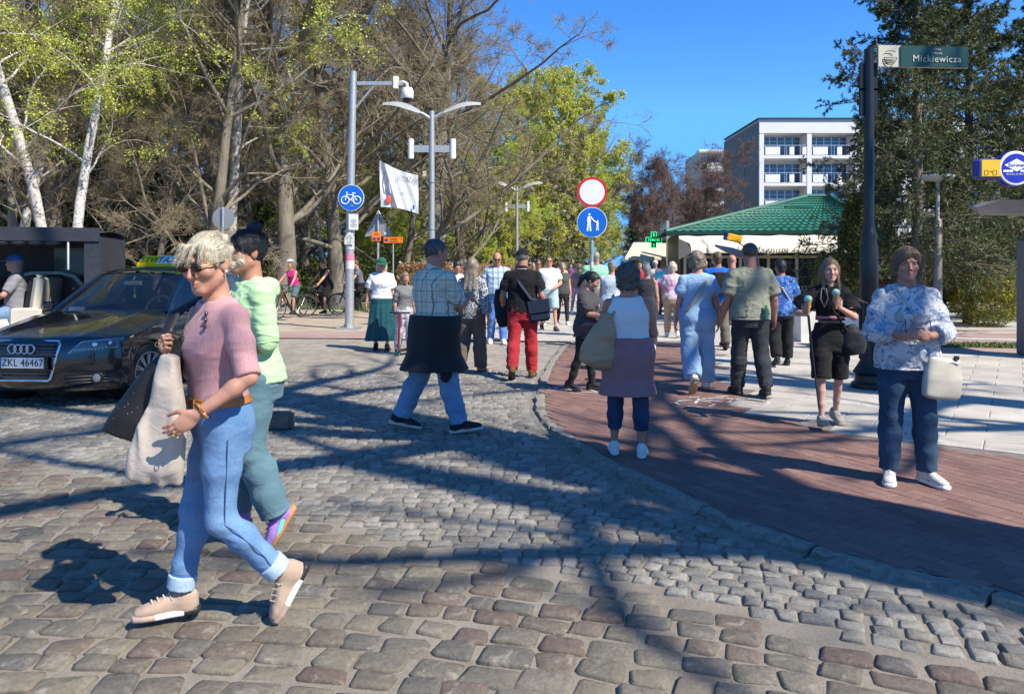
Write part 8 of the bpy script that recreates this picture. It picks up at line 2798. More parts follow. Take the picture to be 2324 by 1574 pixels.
sg_ = thing('held_sunglasses', 'dark sunglasses held open in both hands of the elderly woman', 'sunglasses', ((a0.x + a1.x) / 2, min(a0.y, a1.y) - 0.012, (a0.z + a1.z) / 2 - 0.01))
for sd in (-1, 1):
 MB().ball((sd * 0.036, 0, 0), (0.03, 0.006, 0.02), 14, 8, Matrix.Rotation(R(10 * sd), 3, 'Y')).build('lens', M_LENS, sg_, True)
 tubeobj('temple', [(sd * 0.07, 0, 0.01), (sd * 0.085, 0.0, 0.05), (sd * 0.082, 0.01, 0.115)], 0.003, M_DARK, sg_, 6)
tubeobj('bridge', [(-0.012, 0, 0.006), (0, -0.004, 0.01), (0.012, 0, 0.006)], 0.003, M_DARK, sg_, 6)
hb = wpt(P, P.tp((0.2 * k, -0.12 * k, -0.13 * k)))
bg = thing('crossbody_bag', 'cream leather crossbody bag on the hip of the elderly woman', 'handbag', (hb.x, hb.y, hb.z - 0.14))
CRL = mat('cream_leather', (0.47, 0.44, 0.37), 0.5, 0.06, 8, 0.3, 70)
S = SDF()
S.add(*loft([(-0.13, 0.1, 0.03, 0), (-0.11, 0.135, 0.042, 0), (0.0, 0.14, 0.045, 0), (0.13, 0.122, 0.03, 0), (0.15, 0.115, 0.022, 0)], (0, 0, 0.14), rotm('Y', 6) @ rotm('Z', 10), 3.4))
sdf_obj('bag_body', S, 0.007, CRL, bg, 0.003, (9, 9, 9))
tubeobj('zip', [(-0.105, -0.035, 0.275), (0.11, -0.025, 0.255)], 0.004, M_SBACK, bg, 6)
MB().rbox((0.085, -0.02, 0.29), (0.035, 0.015, 0.03), 0.004).build('zip_tab', M_DARK, bg)
L_ = Vector(bg.location)
tubeobj('strap', [Vector((-0.1, 0.0, 0.28)), wpt(P, P.tp((0.03 * k, -0.18 * k, 0.2 * k))) - L_, wpt(P, P.tp((-0.03 * k, -0.185 * k, 0.36 * k))) - L_, wpt(P, P.tp((-0.09 * k, -0.07 * k, 0.535 * k))) - L_], 0.014, CRL, bg, 8, (1, 0.3))
# ---- 15 woman in green cap and long teal skirt
P = Person('woman in green cap, white T-shirt and long dark teal skirt', 0, 0, 1.7, 12, 'f', 1.14, 0.0, legs=((6, 3, 1), (-5, 8, 1)), arms=(('swing', 2, 12, 16), ('swing', -8, 18, 10)), head=(6, 10, 0), res=0.0125, pos=ground(866, 795), skin=SK1)
P.body()
P.top(cloth('white_tee_two', (0.66, 0.66, 0.69), 0.04), 0.06, 0.8, 0.026, 0.55, 'tshirt', 0.008, sl_e=0.032, flare=0.06)
P.skirt(cloth('teal_satin', (0.012, 0.07, 0.085), 0.1, 0.4), -0.74, 0.02, 0.32, 0.24, 0.14, 'skirt', 0.024, 11)
P.shoes(BLACK_SH, BLACK_SO)
P.hair(HR_BLOND, 'long', 0.006, 0.01, 15, -0.08, None, 0.004)
P.cap(cloth('bottle_green_cap', (0.015, 0.11, 0.06), 0.12))
# ---- 16 person with flowered trousers half hidden, and a scooter
P = Person('child in flowered trousers and grey top, half hidden behind the checked-shirt man', 0, 0, 1.45, 30, 'f', 1.0, 0.0, head=(0, 14, 0), res=0.014, pos=ground(918, 805), skin=SK1)
P.body()
P.top(cloth('pewter_top', (0.17, 0.18, 0.17), 0.1), 0.02, 0.9, 0.018, 0.55, 'shirt', 0.006)
P.trousers(pattern('flower_trousers', blotch((0.5, 0.5, 0.54), [(22, 0.6, (0.14, 0.14, 0.24), 1.0), (30, 0.64, (0.4, 0.2, 0.25), 1.0)])), 0.022, 0.01, 2.0, 0.1, 'trousers', 0.006, 0.0)
P.shoes(BLACK_SH, BLACK_SO)
P.hair(HR_LBROWN, 'bob', 0.01, 0.0, 16)
x, y = ground(904, 808)
sc_ = thing('kick_scooter', 'kick scooter with dark red steering column beside the flowered trousers', 'scooter', (x, y, 0), R(70))
tubeobj('column', [(0, 0, 0.1), (0.06, 0, 0.75)], 0.02, mat('maroon_metal', (0.2, 0.015, 0.03), 0.4, 0.05), sc_)
tubeobj('handlebar', [(0.06, -0.2, 0.75), (0.06, 0.2, 0.75)], 0.015, M_DARK, sc_)
MB().rbox((0.3, 0, 0.09), (0.5, 0.12, 0.03), 0.01).build('deck', M_DARK, sc_)
for xx in (0.0, 0.58):
 MB().torus((xx, 0, 0.065), 0.05, 0.015, 18, 8, RX).build('wheel', mat('teal_wheel', (0.02, 0.1, 0.1), 0.5, 0.1), sc_, True)
# ---- 17 onwards: simpler figures
def simple(label, px, py, H=1.7, face=0, sex='m', top=((0.5, 0.5, 0.5), 0.7, -0.05), bot=('t', (0.05, 0.05, 0.06)), hairm=HR_BROWN, hs='short', skin=SK1, res=0.015, fat=1.05, legs=((10, 3, 2), (-8, 14, 2)), arms=(None, None), head=(0, 2, 0), shoe=(WHITE_SH, WHITE_SO), pos=None, z=0.0, group=None, tm=None, bm=None, belly=0.01, glasses=False, hairvol=0.008, seat=None, footp=(None, None), lean=0):
 p = Person(label, 0, 0, H, face, sex, fat, belly, legs=legs, arms=arms, head=head, res=res, pos=pos or ground(px, py), skin=skin, z=z, group=group, seat=seat, footp=footp, lean=lean)
 p.body()
 nm = label[:12].replace(' ', '_')
 tc, sl, hem = top
 p.top(tm or cloth('top_%.2f_%.2f_%.2f' % tuple(tc), tc, 0.08), hem, sl, 0.018, 0.55, 'shirt' if sl < 1.2 else 'jacket', 0.006, sl_e=0.022, flare=0.04)
 kind, bc = bot
 bmat = bm or cloth('bottom_%.2f_%.2f_%.2f' % tuple(bc), bc, 0.1)
 if kind == 't':
  p.trousers(bmat, 0.02, 0.014, 2.0, 0.08, 'trousers', 0.006, 0.0)
 elif kind == 's':
  p.trousers(bmat, 0.026, 0.04, 0.9, 0.08, 'shorts', 0.006, 0.0)
 elif kind == 'l':
  p.trousers(bmat, 0.008, 0.0, 1.96, 0.1, 'leggings', 0.003, 0.0)
 else:
  p.skirt(bmat, -0.5, 0.02, 0.26, 0.2)
 p.shoes(*shoe)
 if hairm:
  p.hair(hairm, hs, hairvol, 0.005, px % 17, -0.055)
 if glasses:
  p.glasses(M_LENS, None, 0.024, 0.016)
 return p
BS = (BLACK_SH, BLACK_SO)
simple('dark-haired woman in white top beside the leopard blouse, looking down', 1036, 775, 1.68, 10, 'f', ((0.6, 0.57, 0.53), 0.0, -0.02), ('s', (0.45, 0.4, 0.36)), HR_BLACK, 'bun', SK1, 0.014, head=(8, 22, 0), hairvol=0.014)
p = simple('large man from behind in mint green shirt behind the sign post', 1352, 766, 1.86, 180, 'm', ((0.26, 0.55, 0.36), 0.8, -0.06), ('s', (0.2, 0.2, 0.2)), HR_GREY, 'bald', SK2, 0.013, 1.3, belly=0.04, z=PZ)
simple('fair woman in pale blue-grey sleeveless top left of the curly-haired woman', 1388, 790, 1.62, 172, 'f', ((0.5, 0.6, 0.66), 0.3, -0.02), ('t', (0.35, 0.36, 0.4)), HR_MID, 'bun', SK1, 0.013, 1.25, z=PZ)
simple('bare-armed woman in dark top mostly hidden by the woman in white', 1468, 800, 1.55, 175, 'f', ((0.04, 0.04, 0.05), 0.0, -0.05), ('t', (0.04, 0.04, 0.05)), HR_GREY, 'short', SK1, 0.014, 1.15, z=PZ)
p = simple('man from behind in white cap, pale T-shirt and khaki trousers', 1487, 712, 1.76, 176, 'm', ((0.55, 0.54, 0.52), 0.75, -0.07), ('t', (0.34, 0.25, 0.11)), HR_GREY, 'short', SK2, 0.016, z=PZ)
p.cap(cloth('white_cap', (0.65, 0.66, 0.7), 0.05))
tubeobj('bag_strap', [p.tp((0.1, 0.03, 0.55)), p.tp((0.06, 0.15, 0.36)), p.tp((0.2, 0.06, 0.1))], 0.014, BLACK_SH, p.root, 6)
MB().rbox(p.tp((0.24, 0.06, 0.12)), (0.13, 0.09, 0.17), 0.03).build('sling_bag', cloth('grey_bag', (0.33, 0.34, 0.34), 0.1), p.root, True)
PKT2 = pattern('pink_white_tiedye', blotch((0.6, 0.5, 0.56), [(5, 0.52, (0.62, 0.16, 0.36), 1.0), (7, 0.58, (0.72, 0.68, 0.72), 0.6)]))
simple('curly blonde woman from behind in pink and white tie-dye top, beige trousers', 1526, 768, 1.62, 170, 'f', ((0.5, 0.5, 0.5), 0.5, -0.04), ('t', (0.38, 0.28, 0.2)), HR_BLOND, 'curly', SK1, 0.013, 1.15, z=PZ, tm=PKT2, hairvol=0.02)
p = simple('short-haired man with a turquoise and pink towel on his shoulder', 1506, 725, 1.78, 178, 'm', ((0.4, 0.4, 0.42), 0.75, -0.06), ('t', (0.1, 0.1, 0.12)), HR_BROWN, 'short', SK2, 0.016, z=PZ)
S = SDF()
S.add(*loft([(-0.45, 0.1, 0.03, 0), (0.0, 0.1, 0.035, 0), (0.1, 0.08, 0.09, 0)], p.tp((0.14, 0.13, 0.47)), np.eye(3)))
p.garment('towel', S, pattern('beach_towel', plaid((0.66, 0.6, 0.64), [(2, 0.6, 0.34, 0.0, (0.02, 0.45, 0.62), 1.0), (2, 0.6, 0.3, 0.5, (0.75, 0.1, 0.4), 1.0)])), 0.01)
simple('grey-haired woman in brown top and lilac leggings walking towards the camera', 1308, 711, 1.62, 12, 'f', ((0.28, 0.2, 0.17), 0.0, 0.0), ('l', (0.42, 0.31, 0.4)), HR_GREY, 'bun', SK1, 0.016)
p = simple('man with black backpack over a bright blue jacket', 1628, 796, 1.78, 178, 'm', ((0.012, 0.12, 0.5), 1.9, -0.06), ('t', (0.13, 0.115, 0.085)), HR_BROWN, 'short', SK2, 0.013, z=PZ, shoe=BS)
S = SDF()
S.add(*loft([(-0.2, 0.14, 0.08, 0), (0.0, 0.16, 0.1, 0), (0.2, 0.13, 0.08, 0)], p.tp((0, 0.2, 0.28)), np.eye(3), 3))
p.garment('backpack', S, cloth('black_backpack', (0.015, 0.015, 0.018), 0.2), 0.006)
simple('bald man in black top behind the sage T-shirt man', 1661, 792, 1.74, 178, 'm', ((0.018, 0.018, 0.022), 1.9, -0.08), ('t', (0.12, 0.11, 0.09)), None, 'short', (0.5, 0.25, 0.18), 0.013, z=PZ, shoe=BS)
simple('man in lilac-grey shirt just behind the white T-shirt man', 1222, 738, 1.76, 5, 'm', ((0.36, 0.36, 0.44), 0.8, -0.05), ('t', (0.07, 0.08, 0.12)), HR_BROWN, 'short', SK2, 0.016, glasses=True)
simple('woman in yellow cardigan hidden behind the man in red trousers', 1178, 752, 1.66, 2, 'f', ((0.7, 0.5, 0.06), 1.8, -0.06), ('t', (0.1, 0.1, 0.14)), HR_BLACK, 'bob', SK1, 0.016, glasses=True)
simple('man in white T-shirt standing by the thuja near the cafe', 1916, 735, 1.72, 70, 'm', ((0.6, 0.6, 0.62), 0.75, -0.06), ('t', (0.02, 0.02, 0.025)), HR_DGREY, 'short', SK2, 0.015, z=PZ, head=(0, 16, 0), arms=(('swing', 10, 8, 70), ('swing', 10, 8, 70)), legs=((3, 2, 2), (-2, 4, 2)))
simple('woman in black leggings with white bag behind the white T-shirt man', 1277, 738, 1.68, 4, 'f', ((0.07, 0.075, 0.07), 0.3, -0.06), ('l', (0.02, 0.02, 0.02)), HR_GREY, 'bob', SK1, 0.016)
# ================================================================ VEHICLES
def car_paint():
 m, nt, bs = newmat('black_car_paint')
 bs.inputs['Base Color'].default_value = (0.004, 0.005, 0.009, 1)
 bs.inputs['Roughness'].default_value = 0.22
 bs.inputs['Specular IOR Level'].default_value = 0.6
 bs.inputs['Coat Weight'].default_value = 1.0
 bs.inputs['Coat Roughness'].default_value = 0.03
 v = texco(nt, 'Object')
 nt.links.new(ramp(nt, noise(nt, v, 3, 5), [(0.35, (0.16, 0.16, 0.16)), (0.7, (0.3, 0.3, 0.3))]), bs.inputs['Roughness'])
 return m
M_CAR = car_paint()
M_CHROME = mat('chrome', (0.62, 0.63, 0.65), 0.12, 0.03, metal=1.0)
M_RUB = mat('tyre_rubber', (0.022, 0.021, 0.02), 0.8, 0.15, 20, 0.4, 120)
M_ALLOY = mat('alloy', (0.5, 0.51, 0.52), 0.3, 0.05, metal=0.9)
M_GRILL = mat('black_grille', (0.012, 0.012, 0.013), 0.35, 0.1)
def glass_mat(name, col, alpha=0.55):
 m, nt, bs = newmat(name)
 bs.inputs['Base Color'].default_value = (*col, 1)
 bs.inputs['Roughness'].default_value = 0.03
 bs.inputs['Specular IOR Level'].default_value = 0.8
 bs.inputs['Coat Weight'].default_value = 0.6
 tr = N(nt, 'ShaderNodeBsdfTransparent')
 tr.inputs[0].default_value = (0.75, 0.82, 0.8, 1)
 mx = N(nt, 'ShaderNodeMixShader')
 mx.inputs[0].default_value = alpha
 nt.links.new(tr.outputs[0], mx.inputs[1])
 nt.links.new(bs.outputs[0], mx.inputs[2])
 nt.links.new(mx.outputs[0], nt.nodes['Material Output'].inputs[0])
 return m
M_CGLASS = glass_mat('car_glass', (0.008, 0.012, 0.018), 0.55)
car = thing('taxi_car', 'black estate taxi with yellow roof sign parked on the cobbles at left', 'car', (-5.2, 7.95, 0.0), R(-5))
CPROF = [(0.13, .19), (.05, .25), (.015, .34), (0.0, .44), (0.0, .56), (.02, .66), (.05, .72), (.1, .765), (.2, .8), (.4, .85), (.7, .905), (1.0, .955), (1.3, .995)]
cz_ = np.array([p[1] for p in CPROF[:8]])
cy_ = np.array([p[0] for p in CPROF[:8]])
def nose_y(x, z):
 return float(np.interp(z, cz_, cy_)) + 0.4 * (abs(x) / 0.87) ** 2.7
def grid_obj(name, rows, m, parent, smooth=True, flip=False):
 n = len(rows[0])
 vs = [tuple(p) for r_ in rows for p in r_]
 fs = []
 for i in range(len(rows) - 1):
  for j in range(n - 1):
   q = (i * n + j, i * n + j + 1, i * n + n + j + 1, i * n + n + j)
   fs.append(q[::-1] if flip else q)
 me = bpy.data.meshes.new(name)
 me.from_pydata(vs, [], fs)
 me.polygons.foreach_set('use_smooth', [smooth] * len(fs))
 me.update()
 return link(name, me, m, parent)
def z_top(y):
 return float(np.interp(y, [0.38, 0.6, 0.9, 1.3, 1.6, 2.5, 3.6, 4.4, 4.7], [.70, .765, .83, .925, .955, .975, .995, 1.0, .95]))
rows = []
ts = np.linspace(-1, 1, 41)
cprof = catmull(CPROF, 4)
for i, (yc, zc) in enumerate(cprof):
 u = min(1, max(0, (yc - 0.08) / 1.2)) if zc > 0.72 else 0
 bow = 0.4 * (1 - u) ** 1.4 + 0.12 * u
 ye = yc + bow
 hw = float(np.interp(ye, [0.385, 0.55, 0.85, 1.5], [.868, .89, .912, .905])) - (0.02 if zc > 0.74 else 0.0)
 drop = max(0.012, zc - z_top(ye)) if zc > 0.72 else 0.012
 rows.append([(t * hw, yc + bow * abs(t) ** 2.7, zc - drop * abs(t) ** 2.4 + (0.012 * math.exp(-((abs(t) - 0.62) / 0.08) ** 2) if zc > 0.76 else 0)) for t in ts])
body = grid_obj('bonnet_and_bumper', rows, M_CAR, car, True, True)
def z_bot(y):
 for yw in (0.88, 3.69):
  d = abs(y - yw)
  if d < 0.37:
   return max(0.2, 0.32 + math.sqrt(0.37 ** 2 - d * d))
 return 0.2
for sx in (-1, 1):
 rows = []
 for y in np.concatenate([np.linspace(0.385, 1.4, 36), np.linspace(1.45, 3.2, 16), np.linspace(3.25, 4.62, 34)]):
  zt, zb = z_top(y), z_bot(y)
  w = float(np.interp(y, [0.385, 0.55, 0.85, 1.5, 3.5, 4.3, 4.62], [.868, .89, .912, .905, .912, .88, .8]))
  r_ = []
  for s_ in np.linspace(0, 1, 12):
   z = zb + (zt - zb) * s_
   bul = w - 0.05 * max(0, (z - 0.72) / 0.28) ** 2 - 0.04 * max(0, (0.45 - z) / 0.25) ** 1.5 - (0.014 if 0.60 < z < 0.655 else 0)
   r_.append((sx * bul, y, z))
  rows.append(r_)
 grid_obj('side_panel', rows, M_CAR, car, True, sx < 0)
# tail
grid_obj('tail', [[(x, 4.62 + 0.06 * (1 - (x / .8) ** 2), z) for x in np.linspace(-.8, .8, 9)] for z in np.linspace(0.25, 1.0, 6)], M_CAR, car)
# shoulders between side panels and cabin
for sx in (-1, 1):
 grid_obj('shoulder', [[(sx * (w_), y, z_) for w_, z_ in ((np.interp(y, [1.25, 4.5], [.855, .85]), z_top(y) - 0.001), (.78, z_top(y) + 0.02), (.74, z_top(y) + 0.03))] for y in np.linspace(1.25, 4.6, 14)], M_CAR, car, True, sx > 0)
# windscreen, roof, side glass
def ws(t, s_):
 xb, xt = 0.74, 0.57
 x = t * (xb + (xt - xb) * s_)
 y = 1.3 + 0.78 * s_ + 0.16 * abs(t) ** 2.2 * (1 - 0.35 * s_)
 z = 0.985 + 0.475 * s_ ** 0.94 - 0.03 * abs(t) ** 2
 return (x, y, z)
grid_obj('windscreen', [[ws(t, s_) for t in np.linspace(-1, 1, 17)] for s_ in np.linspace(0, 1, 9)], M_CGLASS, car, True, True)
def roof(t, y):
 s_ = (y - 2.08) / 2.4
 zc = 1.46 + 0.055 * math.sin(math.pi * (0.12 + 0.55 * s_)) - 0.1 * max(0, s_ - 0.6)
 w = 0.575 + 0.02 * math.sin(math.pi * s_)
 return (t * w, y + (0.1 * abs(t) ** 2.2 if s_ < 0.15 else 0), zc - 0.045 * abs(t) ** 2.5)
grid_obj('roof', [[roof(t, y) for t in np.linspace(-1, 1, 15)] for y in np.linspace(2.08, 4.5, 14)], M_CAR, car, True, True)
for sx in (-1, 1):
 rows = []
 for y in np.linspace(1.5, 4.45, 16):
  yt = max(2.18, y) if y > 1.5 else 2.18
  a = Vector((sx * 0.745, y, z_top(y) + 0.028))
  b_ = Vector(roof(sx, max(2.1, min(4.4, 2.1 + (y - 1.5) * 0.78))))
  rows.append([tuple(a.lerp(b_, s_)) for s_ in np.linspace(0, 1, 5)])
 grid_obj('side_window', rows, M_CGLASS, car, True, sx < 0)
 MB().tube([Vector(ws(sx, s_)) + Vector((sx * 0.012, 0.0, 0.006)) for s_ in np.linspace(0, 1, 7)], 0.03, 8, True, (1, 0.7)).build('pillar', M_CAR, car, True)
 for y in (2.75, 3.65):
  MB().tube([(sx * 0.745, y, z_top(y)), roof(sx, 2.1 + (y - 1.5) * 0.78)], 0.035, 6, True, (1, 0.6)).build('pillar', M_GRILL, car, True)
 MB().tube([Vector(roof(sx * 0.98, y)) + Vector((0, 0, 0.045 - 0.04 * (abs(y - 3.3) / 1.15) ** 6)) for y in np.linspace(2.2, 4.4, 14)], 0.016, 8).build('roof_rail', M_GRILL, car, True)
 MB().rbox((sx * 0.97, 1.72, 1.02), (0.2, 0.1, 0.13), 0.035).tube([(sx * 0.83, 1.7, 0.97), (sx * 0.95, 1.72, 1.0)], 0.022, 6).build('wing_mirror', M_CAR, car, True)
grid_obj('rear_window', [[(t * (0.7 - 0.12 * s_), 4.68 - 0.2 * s_, 1.0 + 0.42 * s_) for t in np.linspace(-1, 1, 7)] for s_ in np.linspace(0, 1, 4)], M_CGLASS, car)
MB().box((0, 2.6, 0.2), (1.5, 4.0, 0.12)).build('floor_pan', M_GRILL, car)
# cabin
M_INT = mat('cabin_dark', (0.03, 0.03, 0.033), 0.8, 0.1)
MB().rbox((0, 1.72, 0.88), (1.4, 0.5, 0.2), 0.06).build('dashboard', M_INT, car, True)
MB().torus((0.36, 1.98, 0.98), 0.18, 0.016, 28, 8, Matrix.Rotation(R(68), 3, 'X')).build('steering_wheel', mat('steering_grey', (0.08, 0.08, 0.085), 0.5, 0.05), car, True)
for xx in (-0.37, 0.37):
 st_ = MB().rbox((xx, 2.75, 0.9), (0.48, 0.16, 0.62), 0.07, Matrix.Rotation(R(-12), 3, 'X')).build('seat', mat('seat_grey', (0.06, 0.06, 0.065), 0.9, 0.1), car, True)
 MB().rbox((xx, 2.83, 1.3), (0.26, 0.1, 0.17), 0.045).build('headrest', _MATS['seat_grey'], st_, True)
MB().rbox((0, 3.7, 0.85), (1.2, 0.2, 0.6), 0.07).build('seat', _MATS['seat_grey'], car, True)
MB().rbox((0.0, 1.98, 1.32), (0.25, 0.04, 0.075), 0.018).tube([(0, 1.98, 1.35), (0, 2.03, 1.41)], 0.01, 6).build('rear_mirror', mat('mirror_pale', (0.3, 0.36, 0.3), 0.3, 0.05), car, True)
tubeobj_pre = MB().tube([(0.03, 1.97, 1.28), (0.03, 1.97, 1.17)], 0.004, 5).box((0.03, 1.97, 1.15), (0.035, 0.01, 0.05))
tubeobj_pre.build('air_freshener', mat('freshener', (0.35, 0.5, 0.15), 0.5, 0.1), car)
MB().box((-0.45, 1.5, 1.0), (0.2, 0.02, 0.06), Matrix.Rotation(R(-35), 3, 'X')).build('permit_card', M_WSIGN, car)
# grille
def on_nose(x, z, off=0.012):
 return (x, nose_y(x, z) - off, z)
GP = [(-.345, .735), (.345, .735), (.372, .71), (.365, .62), (.30, .345), (.265, .32), (-.265, .32), (-.30, .345), (-.365, .62), (-.372, .71)]
gr = MB()
gv = [on_nose(x, z, 0.004) for x, z in GP]
gr.add(gv, [tuple(range(len(gv)))]).build('grille_backing', M_GRILL, car)
grl = MB().tube([on_nose(x, z, 0.012) for x, z in GP + GP[:1]], 0.0145, 8).build('grille_frame', M_CHROME, car, True)
for k_, zz in enumerate((0.70, 0.662, 0.624, 0.586, 0.44, 0.402, 0.364)):
 hw = 0.352 if zz > 0.6 else 0.352 - (0.6 - zz) * 0.26
 MB().box((0, nose_y(0.15, zz) - 0.012, zz), (2 * hw - 0.03, 0.02, 0.014)).build('grille_bar', mat('grille_bar', (0.05, 0.05, 0.052), 0.3, 0.05), grl)
rg_ = MB()
for k_ in range(4):
 MB().torus((-0.103 + k_ * 0.0685, nose_y(0, .66) - 0.04, 0.66), 0.046, 0.0075, 28, 8, RX).build('emblem_ring', M_CHROME, car, True)
pl = MB().rbox((0, -0.03, 0.513), (0.52, 0.012, 0.114), 0.004).build('number_plate', M_WSIGN, car)
MB().box((-0.238, -0.038, 0.513), (0.044, 0.004, 0.108)).build('eu_band', M_BLUEL, pl)
o = text('plate', M_BLACKL, pl, (0.025, -0.0385, 0.513))
o.scale = (0.98, 1.08, 1)
text('pl', M_WHITEL, pl, (-0.238, -0.042, 0.485))
MB().rbox((0, -0.018, 0.505), (0.6, 0.02, 0.15), 0.006).build('plate_holder', M_GRILL, car)
# headlights, fog lamps
M_HLG = mat('headlight_glass', (0.09, 0.1, 0.105), 0.06, 0.2, 8, spec=0.9, coat=0.6)
M_REF = mat('reflector', (0.75, 0.76, 0.78), 0.12, 0.05, metal=0.9)
for sx in (-1, 1):
 def patch(P4, off, nu=10, nv=4):
  (a, b_, c, d) = P4
  rr_ = []
  for j in range(nv + 1):
   v_ = j / nv
   row = []
   for i in range(nu + 1):
    u = i / nu
    x = (a[0] * (1 - u) + b_[0] * u) * (1 - v_) + (d[0] * (1 - u) + c[0] * u) * v_
    z = (a[1] * (1 - u) + b_[1] * u) * (1 - v_) + (d[1] * (1 - u) + c[1] * u) * v_
    row.append((sx * x, nose_y(x, z) - off, z))
   rr_.append(row)
  return rr_
 hl = grid_obj('headlight', patch([(.46, .605), (.82, .655), (.845, .745), (.55, .72)], 0.008), M_HLG, car, True, sx < 0)
 MB().tube([(sx * x, nose_y(x, z) - 0.012, z) for x, z in ((.46, .605), (.82, .65), (.85, .745), (.55, .722), (.46, .605))], 0.005, 6).build('headlight_rim', M_REF, hl, True)
 MB().ball((sx * .66, nose_y(.66, .69) - 0.008, .69), (0.035, 0.02, 0.03), 14, 9).build('projector_lens', M_REF, hl, True)
 MB().ball((sx * .77, nose_y(.77, .70) - 0.008, .70), (0.022, 0.02, 0.025), 12, 8).build('projector_lens', M_REF, hl, True)
 for q in range(11):
  x = .52 + q * .026
  z = .635 + 0.012 * math.sin(q * 0.5) + (0.004 * max(0, q - 6) ** 2)
  MB().ball((sx * x, nose_y(x, z) - 0.014, z), 0.0062, 8, 6).build('led', mat('led_white', (0.8, 0.8, 0.78), 0.2, 0), hl, True)
 grid_obj('lower_intake', patch([(.40, .255), (.82, .275), (.80, .40), (.42, .37)], 0.004), M_GRILL, car, True, sx < 0)
 for zz in (.285, .32, .355):
  MB().tube([(sx * x, nose_y(x, zz) - 0.014, zz) for x in np.linspace(.42, .8, 8)], 0.006, 6).build('intake_bar', M_GRILL if zz < .3 else mat('intake_bar', (0.06, 0.06, 0.06), 0.3, 0.05), car, True)
 fy_ = nose_y(.69, .33) - 0.02
 fg = MB().lathe([(0.068, 0), (0.07, 0.02), (0.056, 0.03)], 22, (sx * .69, fy_ + 0.01, .33), RX @ Matrix.Rotation(R(18 * sx), 3, 'Y')).build('fog_lamp', M_GRILL, car, True)
 MB().ball((sx * .69, fy_ - 0.018, .33), (0.05, 0.016, 0.05), 16, 10).build('lens', mat('fog_glass', (0.2, 0.21, 0.22), 0.1, 0.1, spec=0.9), fg, True)
 MB().torus((sx * 0.908, 0.88, 0.32), 0.372, 0.012, 30, 6, Matrix.Rotation(R(90), 3, 'Y') @ Matrix.Rotation(R(90), 3, 'Z'), math.pi).build('arch_lip', M_CAR, car, True) if False else None
 MB().lathe([(0.36, -0.16), (0.37, 0.1)], 30, (sx * 0.76, 0.88, 0.32), Matrix.Rotation(R(90), 3, 'Y')).build('wheel_well', M_GRILL, car, True)
grid_obj('lip_intake', [[(x, nose_y(x, z) - 0.006, z) for x in np.linspace(-.42, .42, 9)] for z in (0.235, 0.275)], M_GRILL, car)
for z in (0.215, 0.71):
 pass
# wheels
def wheel(parent, c, rz, sx):
 w = bpy.data.objects.new('wheel', None)
 COL.objects.link(w)
 w.parent = parent
 w.location = c
 w.rotation_euler = (0, 0, rz)
 RY = Matrix.Rotation(R(90 * sx), 3, 'Y')
 MB().lathe([(0.215, -0.105), (0.29, -0.112), (0.312, -0.095), (0.32, -0.05), (0.32, 0.05), (0.312, 0.095), (0.29, 0.112), (0.215, 0.105)], 48, (0, 0, 0), RY, False).build('tyre', M_RUB, w, True)
 b = MB()
 for k_ in range(48):
  a = k_ * 2 * math.pi / 48
  b.box(RY @ Vector((0.321 * math.cos(a), 0.321 * math.sin(a), 0)), (0.006, 0.004, 0.17), RY @ Matrix.Rotation(a, 3, 'Z'))
 tr_ = b.build('tread', M_GRILL, w)
 tr_['kind'] = 'stuff'
 MB().lathe([(0.215, -0.1), (0.2, -0.05), (0.2, 0.07), (0.217, 0.107), (0.228, 0.106)], 40, (0, 0, 0), RY, False).build('rim', M_ALLOY, w, True)
 b = MB()
 for k_ in range(10):
  a = k_ * 2 * math.pi / 10
  for da in (-0.085, 0.085):
   p0 = RY @ Vector((0.05 * math.cos(a), 0.05 * math.sin(a), 0.085))
   p1 = RY @ Vector((0.21 * math.cos(a + da), 0.21 * math.sin(a + da), 0.095))
   b.tube([p0, p1], [0.014, 0.01], 5)
 b.lathe([(0.0, 0.075), (0.055, 0.08), (0.055, 0.1), (0.03, 0.105)], 18, (0, 0, 0), RY)
 b.build('spokes', M_ALLOY, w, True)
 MB().lathe([(0.01, 0.0), (0.18, 0.0), (0.18, 0.02)], 26, (0, 0, 0), RY).build('brake_disc', M_SBACK, w, True)
for sx in (-1, 1):
 wheel(car, (sx * 0.795, 0.88, 0.32), R(-10), sx)
 wheel(car, (sx * 0.795, 3.69, 0.32), 0, sx)
# roof sign
M_TY = mat('taxi_yellow', (0.95, 0.56, 0.01), 0.75, 0.04, spec=0.15)
sg = MB().add([(-.43, 2.76, 1.53), (.43, 2.76, 1.53), (.43, 3.0, 1.53), (-.43, 3.0, 1.53), (-.43, 2.76, 1.58), (.43, 2.76, 1.58), (.43, 3.0, 1.58), (-.43, 3.0, 1.58), (-.36, 2.84, 1.70), (.36, 2.84, 1.70), (.36, 2.94, 1.70), (-.36, 2.94, 1.70)],
    [(3, 2, 1, 0), (0, 1, 5, 4), (1, 2, 6, 5), (2, 3, 7, 6), (3, 0, 4, 7), (4, 5, 9, 8), (5, 6, 10, 9), (6, 7, 11, 10), (7, 4, 8, 11), (8, 9, 10, 11)]).build('roof_sign', M_TY, car)
MB().box((0, 2.88, 1.528), (0.9, 0.28, 0.03)).build('sign_base', mat('taxi_green', (0.02, 0.12, 0.05), 0.5, 0.05), sg)
nrm = Matrix.Rotation(R(-33.7), 3, 'X')
MB().add([(-.13, 2.755, 1.585), (.17, 2.755, 1.585), (.155, 2.834, 1.698), (-.115, 2.834, 1.698)], [(0, 1, 2, 3)]).build('white_field', M_WSIGN, sg)
tl = (R(90 - 33.7), 0, 0)
text('taxi', M_BLACKL, sg, (0.02, 2.786, 1.64), tl)
